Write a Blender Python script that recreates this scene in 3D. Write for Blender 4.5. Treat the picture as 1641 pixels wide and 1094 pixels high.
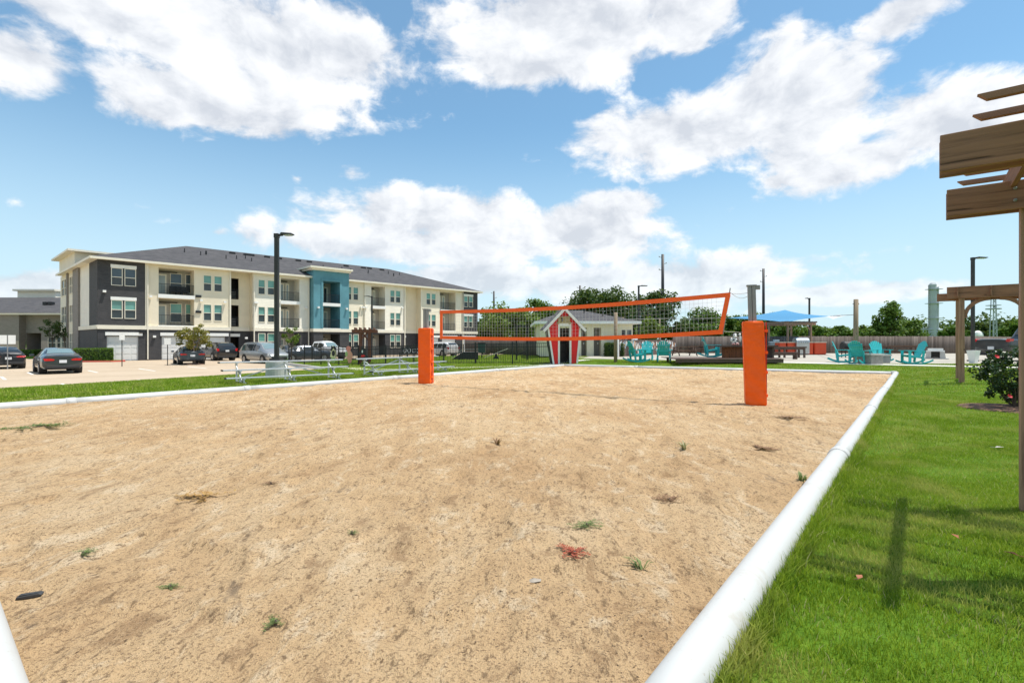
import bpy, math, random
import numpy as np
from mathutils import Vector, Matrix

# ------------------------------------------------------------------ reset
for o in list(bpy.data.objects):
    bpy.data.objects.remove(o)
scene = bpy.context.scene
COL = scene.collection
random.seed(7)
RNG = np.random.default_rng(11)
R = math.radians

# ------------------------------------------------------------------ camera
CAM_H = 1.42
FPX = 820.0                     # focal length in photograph pixels (1641 wide)
HOR = 546.5                     # horizon row
cam_d = bpy.data.cameras.new('camera')
cam = bpy.data.objects.new('camera', cam_d)
COL.objects.link(cam)
cam.location = (0, 0, CAM_H)
cam.rotation_euler = (R(90), 0, 0)
cam_d.sensor_width = 36.0
cam_d.lens = 36.0 * FPX / 1641.0
cam_d.clip_start = 0.05
cam_d.clip_end = 3000
scene.camera = cam

# ------------------------------------------------------------------ light, sky, exposure
SUN_H = Vector((1.0, 0.03, 0)).normalized()      # horizontal direction towards the sun
SUN_EL = R(71)
to_sun = SUN_H * math.cos(SUN_EL) + Vector((0, 0, math.sin(SUN_EL)))
sun_d = bpy.data.lights.new('sun', 'SUN')
sun_d.energy = 4.2
sun_d.angle = R(0.55)
sun_d.color = (1.0, 0.955, 0.88)
sun = bpy.data.objects.new('sun', sun_d)
COL.objects.link(sun)
sun.rotation_euler = to_sun.to_track_quat('Z', 'Y').to_euler()
sun.location = (20, 5, 40)
scene.view_settings.view_transform = 'Standard'
scene.view_settings.look = 'None'
scene.view_settings.exposure = 0.40
scene.view_settings.gamma = 1.0
scene.view_settings.use_curve_mapping = False

world = bpy.data.worlds.new('World')
scene.world = world
world.use_nodes = True


class NT:
    """tiny helper for building node trees"""
    def __init__(s, tree):
        s.t = tree

    def n(s, typ, **kw):
        nd = s.t.nodes.new(typ)
        for k, v in kw.items():
            setattr(nd, k, v)
        return nd

    def put(s, sock, v):
        if v is None:
            return
        if hasattr(v, 'is_output') or isinstance(v, bpy.types.NodeSocket):
            s.t.links.new(v, sock)
        else:
            sock.default_value = v

    def math(s, op, a, b=None, c=None, clamp=False):
        nd = s.n('ShaderNodeMath', operation=op)
        nd.use_clamp = clamp
        s.put(nd.inputs[0], a)
        if b is not None:
            s.put(nd.inputs[1], b)
        if c is not None:
            s.put(nd.inputs[2], c)
        return nd.outputs[0]

    def vmath(s, op, a, b=None):
        nd = s.n('ShaderNodeVectorMath', operation=op)
        s.put(nd.inputs[0], a)
        if b is not None:
            s.put(nd.inputs[1], b)
        return nd.outputs[0]

    def noise(s, vec, scale, detail=3, rough=0.55, dist=0.0):
        nd = s.n('ShaderNodeTexNoise')
        if vec is not None:
            s.t.links.new(vec, nd.inputs['Vector'])
        nd.inputs['Scale'].default_value = scale
        nd.inputs['Detail'].default_value = detail
        nd.inputs['Roughness'].default_value = rough
        nd.inputs['Distortion'].default_value = dist
        return nd.outputs[0]

    def ramp(s, fac, stops, interp='LINEAR'):
        nd = s.n('ShaderNodeValToRGB')
        cr = nd.color_ramp
        cr.interpolation = interp
        while len(cr.elements) < len(stops):
            cr.elements.new(0.5)
        for e, (p, c) in zip(cr.elements, stops):
            e.position = p
            e.color = (c[0], c[1], c[2], 1) if len(c) == 3 else c
        s.put(nd.inputs[0], fac)
        return nd.outputs[0]

    def mix(s, fac, a, b, blend='MIX'):
        nd = s.n('ShaderNodeMix', data_type='RGBA', blend_type=blend)
        s.put(nd.inputs[0], fac)
        s.put(nd.inputs[6], a if not isinstance(a, tuple) else (a[0], a[1], a[2], 1))
        s.put(nd.inputs[7], b if not isinstance(b, tuple) else (b[0], b[1], b[2], 1))
        return nd.outputs[2]

    def smooth(s, v, a, b, c=0.0, d=1.0):
        nd = s.n('ShaderNodeMapRange', interpolation_type='SMOOTHSTEP')
        s.put(nd.inputs[0], v)
        nd.inputs[1].default_value = a
        nd.inputs[2].default_value = b
        nd.inputs[3].default_value = c
        nd.inputs[4].default_value = d
        return nd.outputs[0]


def build_world():
    t = world.node_tree
    for n in list(t.nodes):
        t.nodes.remove(n)
    N = NT(t)
    out = N.n('ShaderNodeOutputWorld')
    bg = N.n('ShaderNodeBackground')
    bg.inputs[1].default_value = 0.115
    sky = N.n('ShaderNodeTexSky', sky_type='NISHITA')
    sky.sun_disc = False
    sky.sun_elevation = SUN_EL
    sky.sun_rotation = math.atan2(SUN_H.x, SUN_H.y)
    sky.altitude = 20
    sky.air_density = 1.0
    sky.dust_density = 0.35
    sky.ozone_density = 1.2
    tc = N.n('ShaderNodeTexCoord')
    d = N.vmath('NORMALIZE', tc.outputs['Generated'])
    sep = N.n('ShaderNodeSeparateXYZ')
    t.links.new(d, sep.inputs[0])
    x, y, z = sep.outputs
    az = N.math('ARCTAN2', x, y)
    el = N.math('ARCSINE', z)
    # fractal edge noise, stretched sideways as cumulus seen from below is
    sc = N.vmath('MULTIPLY', d, (1.0, 1.0, 1.55))
    warp = N.n('ShaderNodeTexNoise')
    t.links.new(sc, warp.inputs['Vector'])
    warp.inputs['Scale'].default_value = 5.0
    warp.inputs['Detail'].default_value = 3
    wv = N.vmath('SUBTRACT', warp.outputs[1], (0.5, 0.5, 0.5))
    wv = N.vmath('MULTIPLY', wv, (0.10, 0.10, 0.10))
    sc = N.vmath('ADD', sc, wv)
    n1 = N.noise(sc, 7.5, 10, 0.60)
    n_up = N.noise(N.vmath('ADD', sc, (0.025, 0.0, 0.042)), 7.5, 7, 0.56)
    n_big = N.noise(sc, 2.3, 3, 0.5)
    # clouds that stand in the sky: centre / half-size in photograph-sized angles
    blobs = [(250, 10, 380, 90), (430, 80, 230, 120), (320, 165, 160, 62), (560, 90, 110, 90), (30, 95, 105, 72),
             (930, 45, 260, 95), (870, 100, 140, 45), (1090, 30, 120, 70),
             (1090, 212, 220, 68), (1270, 150, 150, 125), (1500, 190, 170, 85), (1390, 255, 130, 52),
             (1260, 286, 75, 22), (1440, 28, 100, 40), (565, 276, 62, 36),
             (700, 345, 230, 48), (900, 375, 200, 62), (640, 392, 240, 40), (985, 335, 90, 30),
             (1110, 452, 230, 50), (820, 455, 330, 36), (40, 462, 140, 34), (24, 322, 46, 24),
             (350, 371, 60, 22), (478, 286, 28, 20), (1330, 470, 240, 22)]
    field = None
    for (cx, cy, rx, ry) in blobs:
        X, Z = (cx - 820.5) / FPX, (HOR - cy) / FPX
        a0 = math.atan(X)
        l = math.sqrt(X * X + 1)
        e0 = math.atan(Z / l)
        ra = 1.12 * rx / FPX * math.cos(a0) ** 2
        re = 1.12 * ry / FPX * math.cos(e0) ** 2 * math.cos(a0)
        u = N.math('MULTIPLY', N.math('SUBTRACT', az, a0), 1 / ra)
        v = N.math('MULTIPLY', N.math('SUBTRACT', el, e0), 1 / re)
        r2 = N.math('ADD', N.math('MULTIPLY', u, u), N.math('MULTIPLY', v, v))
        f = N.math('SUBTRACT', 1.0, N.math('SQRT', r2))
        if rx <= 75:                                  # small scraps of cloud are thin and torn
            f = N.math('SUBTRACT', N.math('MULTIPLY', f, 0.8), 0.42)
        field = f if field is None else N.math('SMOOTH_MAX', field, f, 0.08)
    # the same kind of broken cumulus goes on all round
    side = N.smooth(N.math('ABSOLUTE', az), 0.86, 1.05)
    high = N.smooth(el, 0.62, 0.75)
    away = N.math('MAXIMUM', side, high)
    gen = N.math('MULTIPLY', N.math('SUBTRACT', n_big, 0.5), 5.0)
    gen = N.math('SUBTRACT', gen, 0.15)
    gen = N.math('ADD', N.math('MULTIPLY', gen, away), N.math('MULTIPLY', N.math('SUBTRACT', 1.0, away), -2.0))
    field = N.math('MAXIMUM', field, gen)
    dens = N.math('ADD', N.math('ADD', field, 0.07), N.math('MULTIPLY', N.math('SUBTRACT', n1, 0.5), 2.5))
    cov = N.smooth(dens, 0.08, 0.50)
    low = N.smooth(el, 0.0, 0.22)
    cov = N.math('MULTIPLY', cov, N.math('ADD', N.math('MULTIPLY', low, 0.30), 0.66))
    # light and shade of the cloud: bright where it thins out upwards, grey in the thick undersides
    lit = N.math('ADD', N.math('MULTIPLY', N.math('SUBTRACT', n1, n_up), 3.2), 0.50)
    thick = N.smooth(dens, 0.5, 1.6)
    lit = N.math('SUBTRACT', lit, N.math('MULTIPLY', thick, 0.22), clamp=True)
    ccol = N.ramp(lit, [(0.0, (4.6, 4.85, 5.3)), (0.5, (6.2, 6.35, 6.6)), (1.0, (7.6, 7.6, 7.6))])
    skyc = N.mix(1.0, sky.outputs[0], (0.76, 1.10, 1.13), 'MULTIPLY')
    skyc = N.mix(N.smooth(el, -0.02, 0.42, 0.90, 0.10), skyc, (4.6, 5.8, 6.5))      # summer haze thickening to the horizon
    col = N.mix(cov, skyc, ccol)
    t.links.new(col, bg.inputs[0])
    t.links.new(bg.outputs[0], out.inputs[0])


build_world()

# ------------------------------------------------------------------ mesh helpers


class MB:
    def __init__(s):
        s.v, s.f, s.m = [], [], []

    def _add(s, vs, fs, mi=0, M=None):
        b = len(s.v)
        if M is not None:
            vs = [M @ Vector(p) for p in vs]
        s.v.extend([tuple(p) for p in vs])
        for f in fs:
            s.f.append(tuple(i + b for i in f))
            s.m.append(mi)
        return s

    def quad(s, a, b, c, d, mi=0):
        return s._add([a, b, c, d], [(0, 1, 2, 3)], mi)

    def poly(s, pts, mi=0):
        return s._add(pts, [tuple(range(len(pts)))], mi)

    def box(s, x0, x1, y0, y1, z0, z1, mi=0, M=None):
        v = [(x0, y0, z0), (x1, y0, z0), (x1, y1, z0), (x0, y1, z0), (x0, y0, z1), (x1, y0, z1), (x1, y1, z1), (x0, y1, z1)]
        f = [(0, 3, 2, 1), (4, 5, 6, 7), (0, 1, 5, 4), (1, 2, 6, 5), (2, 3, 7, 6), (3, 0, 4, 7)]
        return s._add(v, f, mi, M)

    def cbox(s, c, sx, sy, sz, mi=0, rz=0.0, M=None):
        T = Matrix.Translation(Vector(c)) @ Matrix.Rotation(rz, 4, 'Z')
        if M is not None:
            T = M @ T
        return s.box(-sx / 2, sx / 2, -sy / 2, sy / 2, -sz / 2, sz / 2, mi, T)

    def bar(s, p, q, w, h, mi=0, up=(0, 0, 1)):
        """box running from p to q, w across, h along `up`"""
        p, q = Vector(p), Vector(q)
        d = (q - p)
        L = d.length
        d.normalize()
        u = Vector(up)
        sx = d.cross(u)
        if sx.length < 1e-5:
            sx = d.cross(Vector((1, 0, 0)))
        sx.normalize()
        uu = sx.cross(d).normalized()
        M = Matrix((d, sx, uu)).transposed().to_4x4()
        M.translation = p
        return s.box(0, L, -w / 2, w / 2, -h / 2, h / 2, mi, M)

    def tube(s, pts, r, n=8, mi=0, cap=True):
        pts = [Vector(p) for p in pts]
        k = len(pts)
        rs = r if isinstance(r, (list, tuple)) else [r] * k
        vs, fs = [], []
        ref = None
        for i, p in enumerate(pts):
            d = (pts[min(i + 1, k - 1)] - pts[max(i - 1, 0)]).normalized()
            if ref is None:
                ref = Vector((0, 0, 1)) if abs(d.z) < 0.9 else Vector((1, 0, 0))
            a = d.cross(ref).normalized()
            b = a.cross(d).normalized()
            ref = b
            for j in range(n):
                t = 2 * math.pi * j / n
                vs.append(p + (a * math.cos(t) + b * math.sin(t)) * rs[i])
        for i in range(k - 1):
            for j in range(n):
                fs.append((i * n + j, i * n + (j + 1) % n, (i + 1) * n + (j + 1) % n, (i + 1) * n + j))
        if cap:
            fs.append(tuple(reversed(range(n))))
            fs.append(tuple((k - 1) * n + j for j in range(n)))
        return s._add(vs, fs, mi)

    def lathe(s, prof, n=14, mi=0, M=None):
        vs, fs = [], []
        for (r, z) in prof:
            for j in range(n):
                t = 2 * math.pi * j / n
                vs.append((r * math.cos(t), r * math.sin(t), z))
        for i in range(len(prof) - 1):
            for j in range(n):
                fs.append((i * n + j, i * n + (j + 1) % n, (i + 1) * n + (j + 1) % n, (i + 1) * n + j))
        fs.append(tuple(reversed(range(n))))
        fs.append(tuple((len(prof) - 1) * n + j for j in range(n)))
        return s._add(vs, fs, mi, M)

    def prism(s, poly, y0, y1, mi=0, M=None):
        """polygon in the xz plane, extruded along y"""
        n = len(poly)
        vs = [(p[0], y0, p[1]) for p in poly] + [(p[0], y1, p[1]) for p in poly]
        fs = [tuple(range(n)), tuple(reversed(range(n, 2 * n)))]
        for i in range(n):
            j = (i + 1) % n
            fs.append((i, i + n, j + n, j))
        return s._add(vs, fs, mi, M)

    def slab(s, poly, z0, z1, mi=0):
        n = len(poly)
        vs = [(p[0], p[1], z0) for p in poly] + [(p[0], p[1], z1) for p in poly]
        fs = [tuple(reversed(range(n))), tuple(range(n, 2 * n))]
        for i in range(n):
            j = (i + 1) % n
            fs.append((i, j, j + n, i + n))
        return s._add(vs, fs, mi)

    def mesh(s, name, mats, smooth=False):
        me = bpy.data.meshes.new(name)
        me.from_pydata(s.v, [], s.f)
        ml = mats if isinstance(mats, (list, tuple)) else [mats]
        for m in ml:
            me.materials.append(MAT[m] if isinstance(m, str) else m)
        if len(ml) > 1:
            me.polygons.foreach_set('material_index', s.m)
        if smooth:
            me.polygons.foreach_set('use_smooth', [True] * len(s.f))
        me.update()
        return me

    def build(s, name, mats, parent=None, loc=(0, 0, 0), rz=0.0, smooth=False, bevel=0.0):
        o = bpy.data.objects.new(name, s.mesh(name, mats, smooth))
        COL.objects.link(o)
        o.parent = parent
        o.location = loc
        o.rotation_euler = (0, 0, rz)
        if bevel:
            b = o.modifiers.new('bevel', 'BEVEL')
            b.width = bevel
            b.segments = 2
            b.limit_method = 'ANGLE'
        return o


def link_mesh(name, me, parent=None, loc=(0, 0, 0), rz=0.0):
    o = bpy.data.objects.new(name, me)
    COL.objects.link(o)
    o.parent = parent
    o.location = loc
    o.rotation_euler = (0, 0, rz)
    return o


def tag(o, label, cat, group=None):
    o['label'] = label
    o['category'] = cat
    if group:
        o['group'] = group
    return o


def thing(name, label, cat, loc=(0, 0, 0), rz=0.0, group=None):
    o = bpy.data.objects.new(name, None)
    o.empty_display_size = 0.2
    COL.objects.link(o)
    o.location = loc
    o.rotation_euler = (0, 0, rz)
    return tag(o, label, cat, group)


def structure(o):
    o['kind'] = 'structure'
    return o


def stuff(o):
    o['kind'] = 'stuff'
    return o


KIDS = {}


def copy_tree(o, parent=None):
    c = o.copy()
    COL.objects.link(c)
    c.parent = parent
    for ch in [k for k in ALL() if k.parent == o]:
        copy_tree(ch, c)
    return c


def ALL():
    return list(bpy.data.objects)


def place_copy(src, loc, rz, label=None, scale=None):
    c = copy_tree(src)
    c.location = loc
    c.rotation_euler = (0, 0, rz)
    if label:
        c['label'] = label
    if scale:
        c.scale = scale if isinstance(scale, (tuple, list)) else (scale,) * 3
    return c


def np_mesh(name, V, F, mat, smooth=False, attr=None):
    """V (n,3), F (m,3 or 4) -> mesh via foreach_set; attr = per-vertex float named 'shade'"""
    me = bpy.data.meshes.new(name)
    V = np.ascontiguousarray(V, dtype=np.float32)
    F = np.ascontiguousarray(F, dtype=np.int32)
    k = F.shape[1]
    me.vertices.add(len(V))
    me.vertices.foreach_set('co', V.ravel())
    me.loops.add(F.size)
    me.loops.foreach_set('vertex_index', F.ravel())
    me.polygons.add(len(F))
    me.polygons.foreach_set('loop_start', np.arange(0, F.size, k, dtype=np.int32))
    if smooth:
        me.polygons.foreach_set('use_smooth', np.ones(len(F), dtype=bool))
    if attr is not None:
        a = me.attributes.new('shade', 'FLOAT', 'POINT')
        a.data.foreach_set('value', np.ascontiguousarray(attr, dtype=np.float32))
    me.materials.append(MAT[mat])
    me.update(calc_edges=True)
    me.validate()
    return me


# ------------------------------------------------------------------ materials
MAT = {}


def new_mat(name):
    m = bpy.data.materials.new(name)
    m.use_nodes = True
    t = m.node_tree
    for n in list(t.nodes):
        t.nodes.remove(n)
    N = NT(t)
    out = N.n('ShaderNodeOutputMaterial')
    b = N.n('ShaderNodeBsdfPrincipled')
    t.links.new(b.outputs[0], out.inputs[0])
    MAT[name] = m
    return N, b, out


def coords(N, scale=(1, 1, 1), kind='Object'):
    tc = N.n('ShaderNodeTexCoord')
    if scale == (1, 1, 1):
        return tc.outputs[kind]
    mp = N.n('ShaderNodeMapping')
    mp.inputs['Scale'].default_value = scale
    N.t.links.new(tc.outputs[kind], mp.inputs[0])
    return mp.outputs[0]


def bump(N, b, h, strength=0.3, dist=0.01):
    bp = N.n('ShaderNodeBump')
    bp.inputs['Strength'].default_value = strength
    bp.inputs['Distance'].default_value = dist
    N.put(bp.inputs['Height'], h)
    N.t.links.new(bp.outputs[0], b.inputs['Normal'])


def simple(name, col, rough=0.6, var=0.12, scale=4.0, metal=0.0, bs=0.0, bscale=40.0, bdist=0.005, coat=0.0, stretch=(1, 1, 1), spec=0.5):
    N, b, out = new_mat(name)
    v = coords(N, stretch)
    n = N.noise(v, scale, 5, 0.6)
    lo = tuple(c * (1 - var) for c in col)
    hi = tuple(min(1, c * (1 + var)) for c in col)
    c = N.ramp(n, [(0.3, lo), (0.7, hi)])
    N.t.links.new(c, b.inputs['Base Color'])
    b.inputs['Roughness'].default_value = rough
    b.inputs['Metallic'].default_value = metal
    b.inputs['Specular IOR Level'].default_value = spec
    if coat:
        b.inputs['Coat Weight'].default_value = coat
        b.inputs['Coat Roughness'].default_value = 0.05
    if bs:
        bump(N, b, N.noise(v, bscale, 4, 0.6), bs, bdist)
    return MAT[name]


def wood(name, col, dark, rough=0.75, grain=(1.5, 30, 30), bs=0.25):
    """grain runs along local x"""
    N, b, out = new_mat(name)
    v = coords(N, grain)
    n = N.noise(v, 1.0, 6, 0.62, 0.6)
    n2 = N.noise(coords(N), 1.7, 3, 0.5)
    c = N.ramp(n, [(0.30, dark), (0.5, col), (0.72, tuple(min(1, k * 1.25) for k in col))])
    c = N.mix(N.smooth(n2, 0.35, 0.75, 0.0, 0.35), c, tuple(0.55 * k + 0.06 for k in col))
    ck = N.noise(coords(N, tuple(g * 1.6 for g in grain)), 1.0, 3, 0.5, 0.3)
    ckm = N.smooth(ck, 0.66, 0.72, 0.0, 0.8)
    c = N.mix(ckm, c, tuple(k * 0.35 for k in dark))
    vo = N.n('ShaderNodeTexVoronoi')
    N.t.links.new(coords(N, tuple(2.2 if g < 5 else 5.5 for g in grain)), vo.inputs['Vector'])
    vo.inputs['Scale'].default_value = 1.0
    c = N.mix(N.smooth(vo.outputs[0], 0.13, 0.05, 0.0, 0.8), c, tuple(k * 0.5 for k in dark))
    N.t.links.new(c, b.inputs['Base Color'])
    b.inputs['Roughness'].default_value = rough
    b.inputs['Specular IOR Level'].default_value = 0.25
    bump(N, b, N.math('SUBTRACT', n, ckm), bs, 0.006)
    return MAT[name]


def make_materials():
    N, b, out = new_mat('pvc')
    v = coords(N)
    st = N.noise(v, 3.0, 8, 0.72, 0.6)
    fs_ = N.noise(v, 26.0, 5, 0.7)
    c = N.mix(N.smooth(st, 0.54, 0.72, 0.0, 0.45), (0.50, 0.505, 0.49), (0.38, 0.33, 0.25))
    c = N.mix(N.smooth(fs_, 0.62, 0.72, 0.0, 0.55), c, (0.28, 0.23, 0.16))
    N.t.links.new(c, b.inputs['Base Color'])
    b.inputs['Roughness'].default_value = 0.5
    bump(N, b, st, 0.12, 0.01)
    simple('white_paint', (0.84, 0.83, 0.79), 0.55, 0.06, 2.0)
    simple('trim_cream', (0.80, 0.74, 0.61), 0.6, 0.06, 1.0)
    simple('stucco_cream', (0.80, 0.71, 0.54), 0.85, 0.06, 0.7, bs=0.3, bscale=30)
    simple('stucco_teal', (0.105, 0.27, 0.32), 0.8, 0.16, 0.8, bs=0.2, bscale=25)
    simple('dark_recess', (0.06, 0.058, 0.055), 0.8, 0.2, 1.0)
    simple('balcony_wall', (0.42, 0.39, 0.34), 0.85, 0.08, 1.0)
    simple('black_metal', (0.018, 0.018, 0.02), 0.45, 0.2, 3.0, metal=0.2)
    simple('pole_metal', (0.035, 0.032, 0.03), 0.5, 0.2, 3.0, metal=0.1)
    simple('aluminium', (0.62, 0.63, 0.64), 0.42, 0.08, 3.0, metal=0.75, stretch=(1, 10, 10))
    simple('steel', (0.55, 0.55, 0.54), 0.3, 0.1, 3.0, metal=0.9)
    simple('galvanised', (0.27, 0.27, 0.265), 0.6, 0.15, 4.0, metal=0.15, stretch=(1, 1, 0.3))
    simple('asphalt_shingle_base', (0.1, 0.1, 0.105), 0.95, 0.2, 3.0)
    simple('garage_white', (0.70, 0.70, 0.68), 0.6, 0.04, 1.0)
    simple('orange_vinyl', (0.95, 0.125, 0.006), 0.46, 0.05, 3.0, bs=0.55, bscale=4.5, bdist=0.03, stretch=(1, 1, 1.4), spec=0.3)
    simple('orange_tape', (0.95, 0.125, 0.008), 0.6, 0.08, 8.0, bs=0.3, bscale=25, bdist=0.004)
    simple('orange_dark', (0.45, 0.03, 0.01), 0.6, 0.08, 8.0)
    simple('net_cord', (0.55, 0.56, 0.55), 0.8, 0.05, 8.0)
    simple('cable_black', (0.02, 0.02, 0.02), 0.6, 0.05, 8.0)
    simple('teal_plastic', (0.02, 0.43, 0.44), 0.5, 0.08, 6.0)
    simple('red_board', (0.84, 0.016, 0.012), 0.55, 0.06, 3.0, bs=0.1, bscale=20)
    simple('sign_tan', (0.42, 0.33, 0.17), 0.7, 0.2, 9.0)
    simple('beige_board', (0.78, 0.71, 0.53), 0.75, 0.06, 1.5)
    simple('taupe_door', (0.24, 0.22, 0.19), 0.6, 0.06, 1.5)
    simple('concrete', (0.50, 0.49, 0.46), 0.85, 0.12, 2.5, bs=0.2, bscale=30)
    simple('concrete_dark', (0.30, 0.30, 0.29), 0.85, 0.15, 3.5, bs=0.2, bscale=30)
    simple('red_kerb', (0.55, 0.10, 0.07), 0.7, 0.2, 5.0)
    simple('orange_counter', (0.62, 0.065, 0.015), 0.55, 0.06, 3.0)
    simple('counter_top', (0.62, 0.55, 0.42), 0.5, 0.1, 5.0)
    simple('paint_line', (0.72, 0.71, 0.67), 0.8, 0.12, 4.0)
    simple('tyre', (0.016, 0.016, 0.017), 0.85, 0.1, 8.0)
    simple('rim', (0.45, 0.45, 0.46), 0.3, 0.1, 8.0, metal=0.8)
    simple('car_black_plastic', (0.02, 0.02, 0.021), 0.6, 0.1, 6.0)
    simple('car_charcoal', (0.038, 0.045, 0.05), 0.3, 0.05, 1.0, metal=0.4, coat=0.8)
    simple('car_dark', (0.018, 0.020, 0.024), 0.3, 0.05, 1.0, metal=0.3, coat=0.8)
    simple('car_silver', (0.36, 0.37, 0.37), 0.32, 0.05, 1.0, metal=0.6, coat=0.7)
    simple('car_white', (0.75, 0.75, 0.74), 0.35, 0.03, 1.0, coat=0.7)
    simple('car_blue_grey', (0.05, 0.065, 0.085), 0.3, 0.05, 1.0, metal=0.4, coat=0.8)
    simple('plate', (0.7, 0.71, 0.72), 0.5, 0.1, 20.0)
    simple('lamp_red', (0.55, 0.012, 0.015), 0.15, 0.2, 20.0, coat=0.6)
    simple('lamp_clear', (0.75, 0.77, 0.78), 0.12, 0.15, 20.0, coat=0.6)
    simple('car_glass', (0.022, 0.028, 0.030), 0.06, 0.05, 1.0, coat=0.4)
    simple('car_glass_light', (0.16, 0.23, 0.24), 0.08, 0.05, 1.0, coat=0.4)
    simple('bark', (0.13, 0.10, 0.075), 0.95, 0.35, 6.0, bs=0.6, bscale=12, bdist=0.03, stretch=(4, 4, 0.7))
    simple('bark_pale', (0.23, 0.18, 0.14), 0.9, 0.3, 6.0, bs=0.4, bscale=12, bdist=0.02, stretch=(4, 4, 0.7))
    simple('mulch', (0.17, 0.095, 0.06), 0.95, 0.5, 25.0, bs=0.8, bscale=50, bdist=0.03)
    simple('sail_blue', (0.06, 0.28, 0.55), 0.7, 0.05, 2.0)
    simple('stone_grey', (0.25, 0.24, 0.22), 0.85, 0.2, 5.0, bs=0.3, bscale=25)
    simple('statue_white', (0.72, 0.71, 0.68), 0.5, 0.06, 5.0)
    simple('statue_black', (0.02, 0.02, 0.022), 0.5, 0.1, 5.0)
    simple('statue_pink', (0.55, 0.28, 0.25), 0.5, 0.1, 5.0)
    simple('cutout_cream', (0.80, 0.72, 0.40), 0.6, 0.1, 5.0)
    simple('cutout_green', (0.42, 0.52, 0.20), 0.6, 0.1, 5.0)
    simple('cutout_pink', (0.78, 0.26, 0.20), 0.6, 0.1, 5.0)
    simple('cutout_coral', (0.78, 0.36, 0.24), 0.6, 0.1, 5.0)
    simple('cutout_red', (0.72, 0.02, 0.02), 0.6, 0.1, 5.0)
    simple('industrial', (0.42, 0.45, 0.46), 0.5, 0.12, 0.5, metal=0.2)
    simple('tile_white', (0.82, 0.80, 0.76), 0.6, 0.1, 5.0)
    simple('tile_tan', (0.55, 0.38, 0.22), 0.6, 0.1, 5.0)
    simple('tile_rust', (0.34, 0.12, 0.05), 0.6, 0.1, 5.0)
    simple('tile_blue', (0.35, 0.45, 0.55), 0.6, 0.1, 5.0)
    simple('mural_board', (0.13, 0.085, 0.07), 0.8, 0.3, 4.0, stretch=(6, 6, 0.6))
    simple('petal_red', (0.62, 0.02, 0.03), 0.5, 0.1, 20.0)
    simple('litter_black', (0.035, 0.035, 0.035), 0.6, 0.3, 20.0)
    simple('litter_grey', (0.42, 0.39, 0.35), 0.7, 0.2, 20.0)
    wood('pergola_wood', (0.30, 0.150, 0.088), (0.11, 0.052, 0.032), grain=(0.9, 26, 26), bs=0.6)
    wood('post_wood', (0.37, 0.22, 0.14), (0.16, 0.085, 0.052), grain=(28, 28, 1.2), bs=0.35)
    wood('pole_wood', (0.28, 0.21, 0.14), (0.16, 0.115, 0.075), grain=(20, 20, 0.8), bs=0.3)
    wood('red_wood', (0.17, 0.065, 0.04), (0.09, 0.035, 0.025), grain=(2, 20, 20))
    wood('deck_wood', (0.115, 0.075, 0.058), (0.06, 0.038, 0.03), grain=(2, 25, 25))
    wood('table_wood', (0.14, 0.075, 0.045), (0.06, 0.035, 0.025), grain=(2, 25, 25))
    wood('barrel_wood', (0.20, 0.075, 0.03), (0.09, 0.035, 0.015), grain=(20, 20, 1.5))

    # window panes: blinds behind the glass in the upper sash, dark room below
    for nm, col in (('pane_blind', (0.14, 0.34, 0.29)), ('pane_dark', (0.030, 0.042, 0.045)), ('pane_navy', (0.05, 0.085, 0.11)), ('pane_pale', (0.33, 0.38, 0.36))):
        N, b, out = new_mat(nm)
        n = N.noise(coords(N, (0.7, 0.7, 1.2)), 0.7, 2, 0.5)
        c = N.ramp(n, [(0.3, tuple(k * 0.75 for k in col)), (0.7, tuple(k * 1.2 for k in col))])
        N.t.links.new(c, b.inputs['Base Color'])
        b.inputs['Roughness'].default_value = 0.08
        b.inputs['Specular IOR Level'].default_value = 0.6

    # painted brick, local x along the wall and z up
    for nm, c1, c2, mo in (('brick_dark', (0.040, 0.040, 0.043), (0.062, 0.060, 0.062), (0.032, 0.032, 0.034)),
                           ('brick_taupe', (0.25, 0.225, 0.20), (0.20, 0.18, 0.16), (0.24, 0.22, 0.20)),
                           ('brick_tan', (0.42, 0.36, 0.30), (0.36, 0.30, 0.25), (0.38, 0.34, 0.29))):
        N, b, out = new_mat(nm)
        tc = N.n('ShaderNodeTexCoord')
        sp = N.n('ShaderNodeSeparateXYZ')
        N.t.links.new(tc.outputs['Object'], sp.inputs[0])
        cb = N.n('ShaderNodeCombineXYZ')
        N.t.links.new(N.math('ADD', sp.outputs[0], sp.outputs[1]), cb.inputs[0])
        N.t.links.new(sp.outputs[2], cb.inputs[1])
        br = N.n('ShaderNodeTexBrick')
        N.t.links.new(cb.outputs[0], br.inputs[0])
        br.inputs['Color1'].default_value = (*c1, 1)
        br.inputs['Color2'].default_value = (*c2, 1)
        br.inputs['Mortar'].default_value = (*mo, 1)
        br.inputs['Scale'].default_value = 1.0
        br.inputs['Mortar Size'].default_value = 0.008
        br.inputs['Brick Width'].default_value = 0.30
        br.inputs['Row Height'].default_value = 0.10
        n = N.noise(tc.outputs['Object'], 0.8, 4, 0.6)
        c = N.mix(N.smooth(n, 0.3, 0.7, 0.0, 0.3), br.outputs[0], tuple(k * 1.25 for k in c2))
        N.t.links.new(c, b.inputs['Base Color'])
        b.inputs['Roughness'].default_value = 0.8
        bump(N, b, br.outputs[1], -0.5, 0.01)

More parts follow.
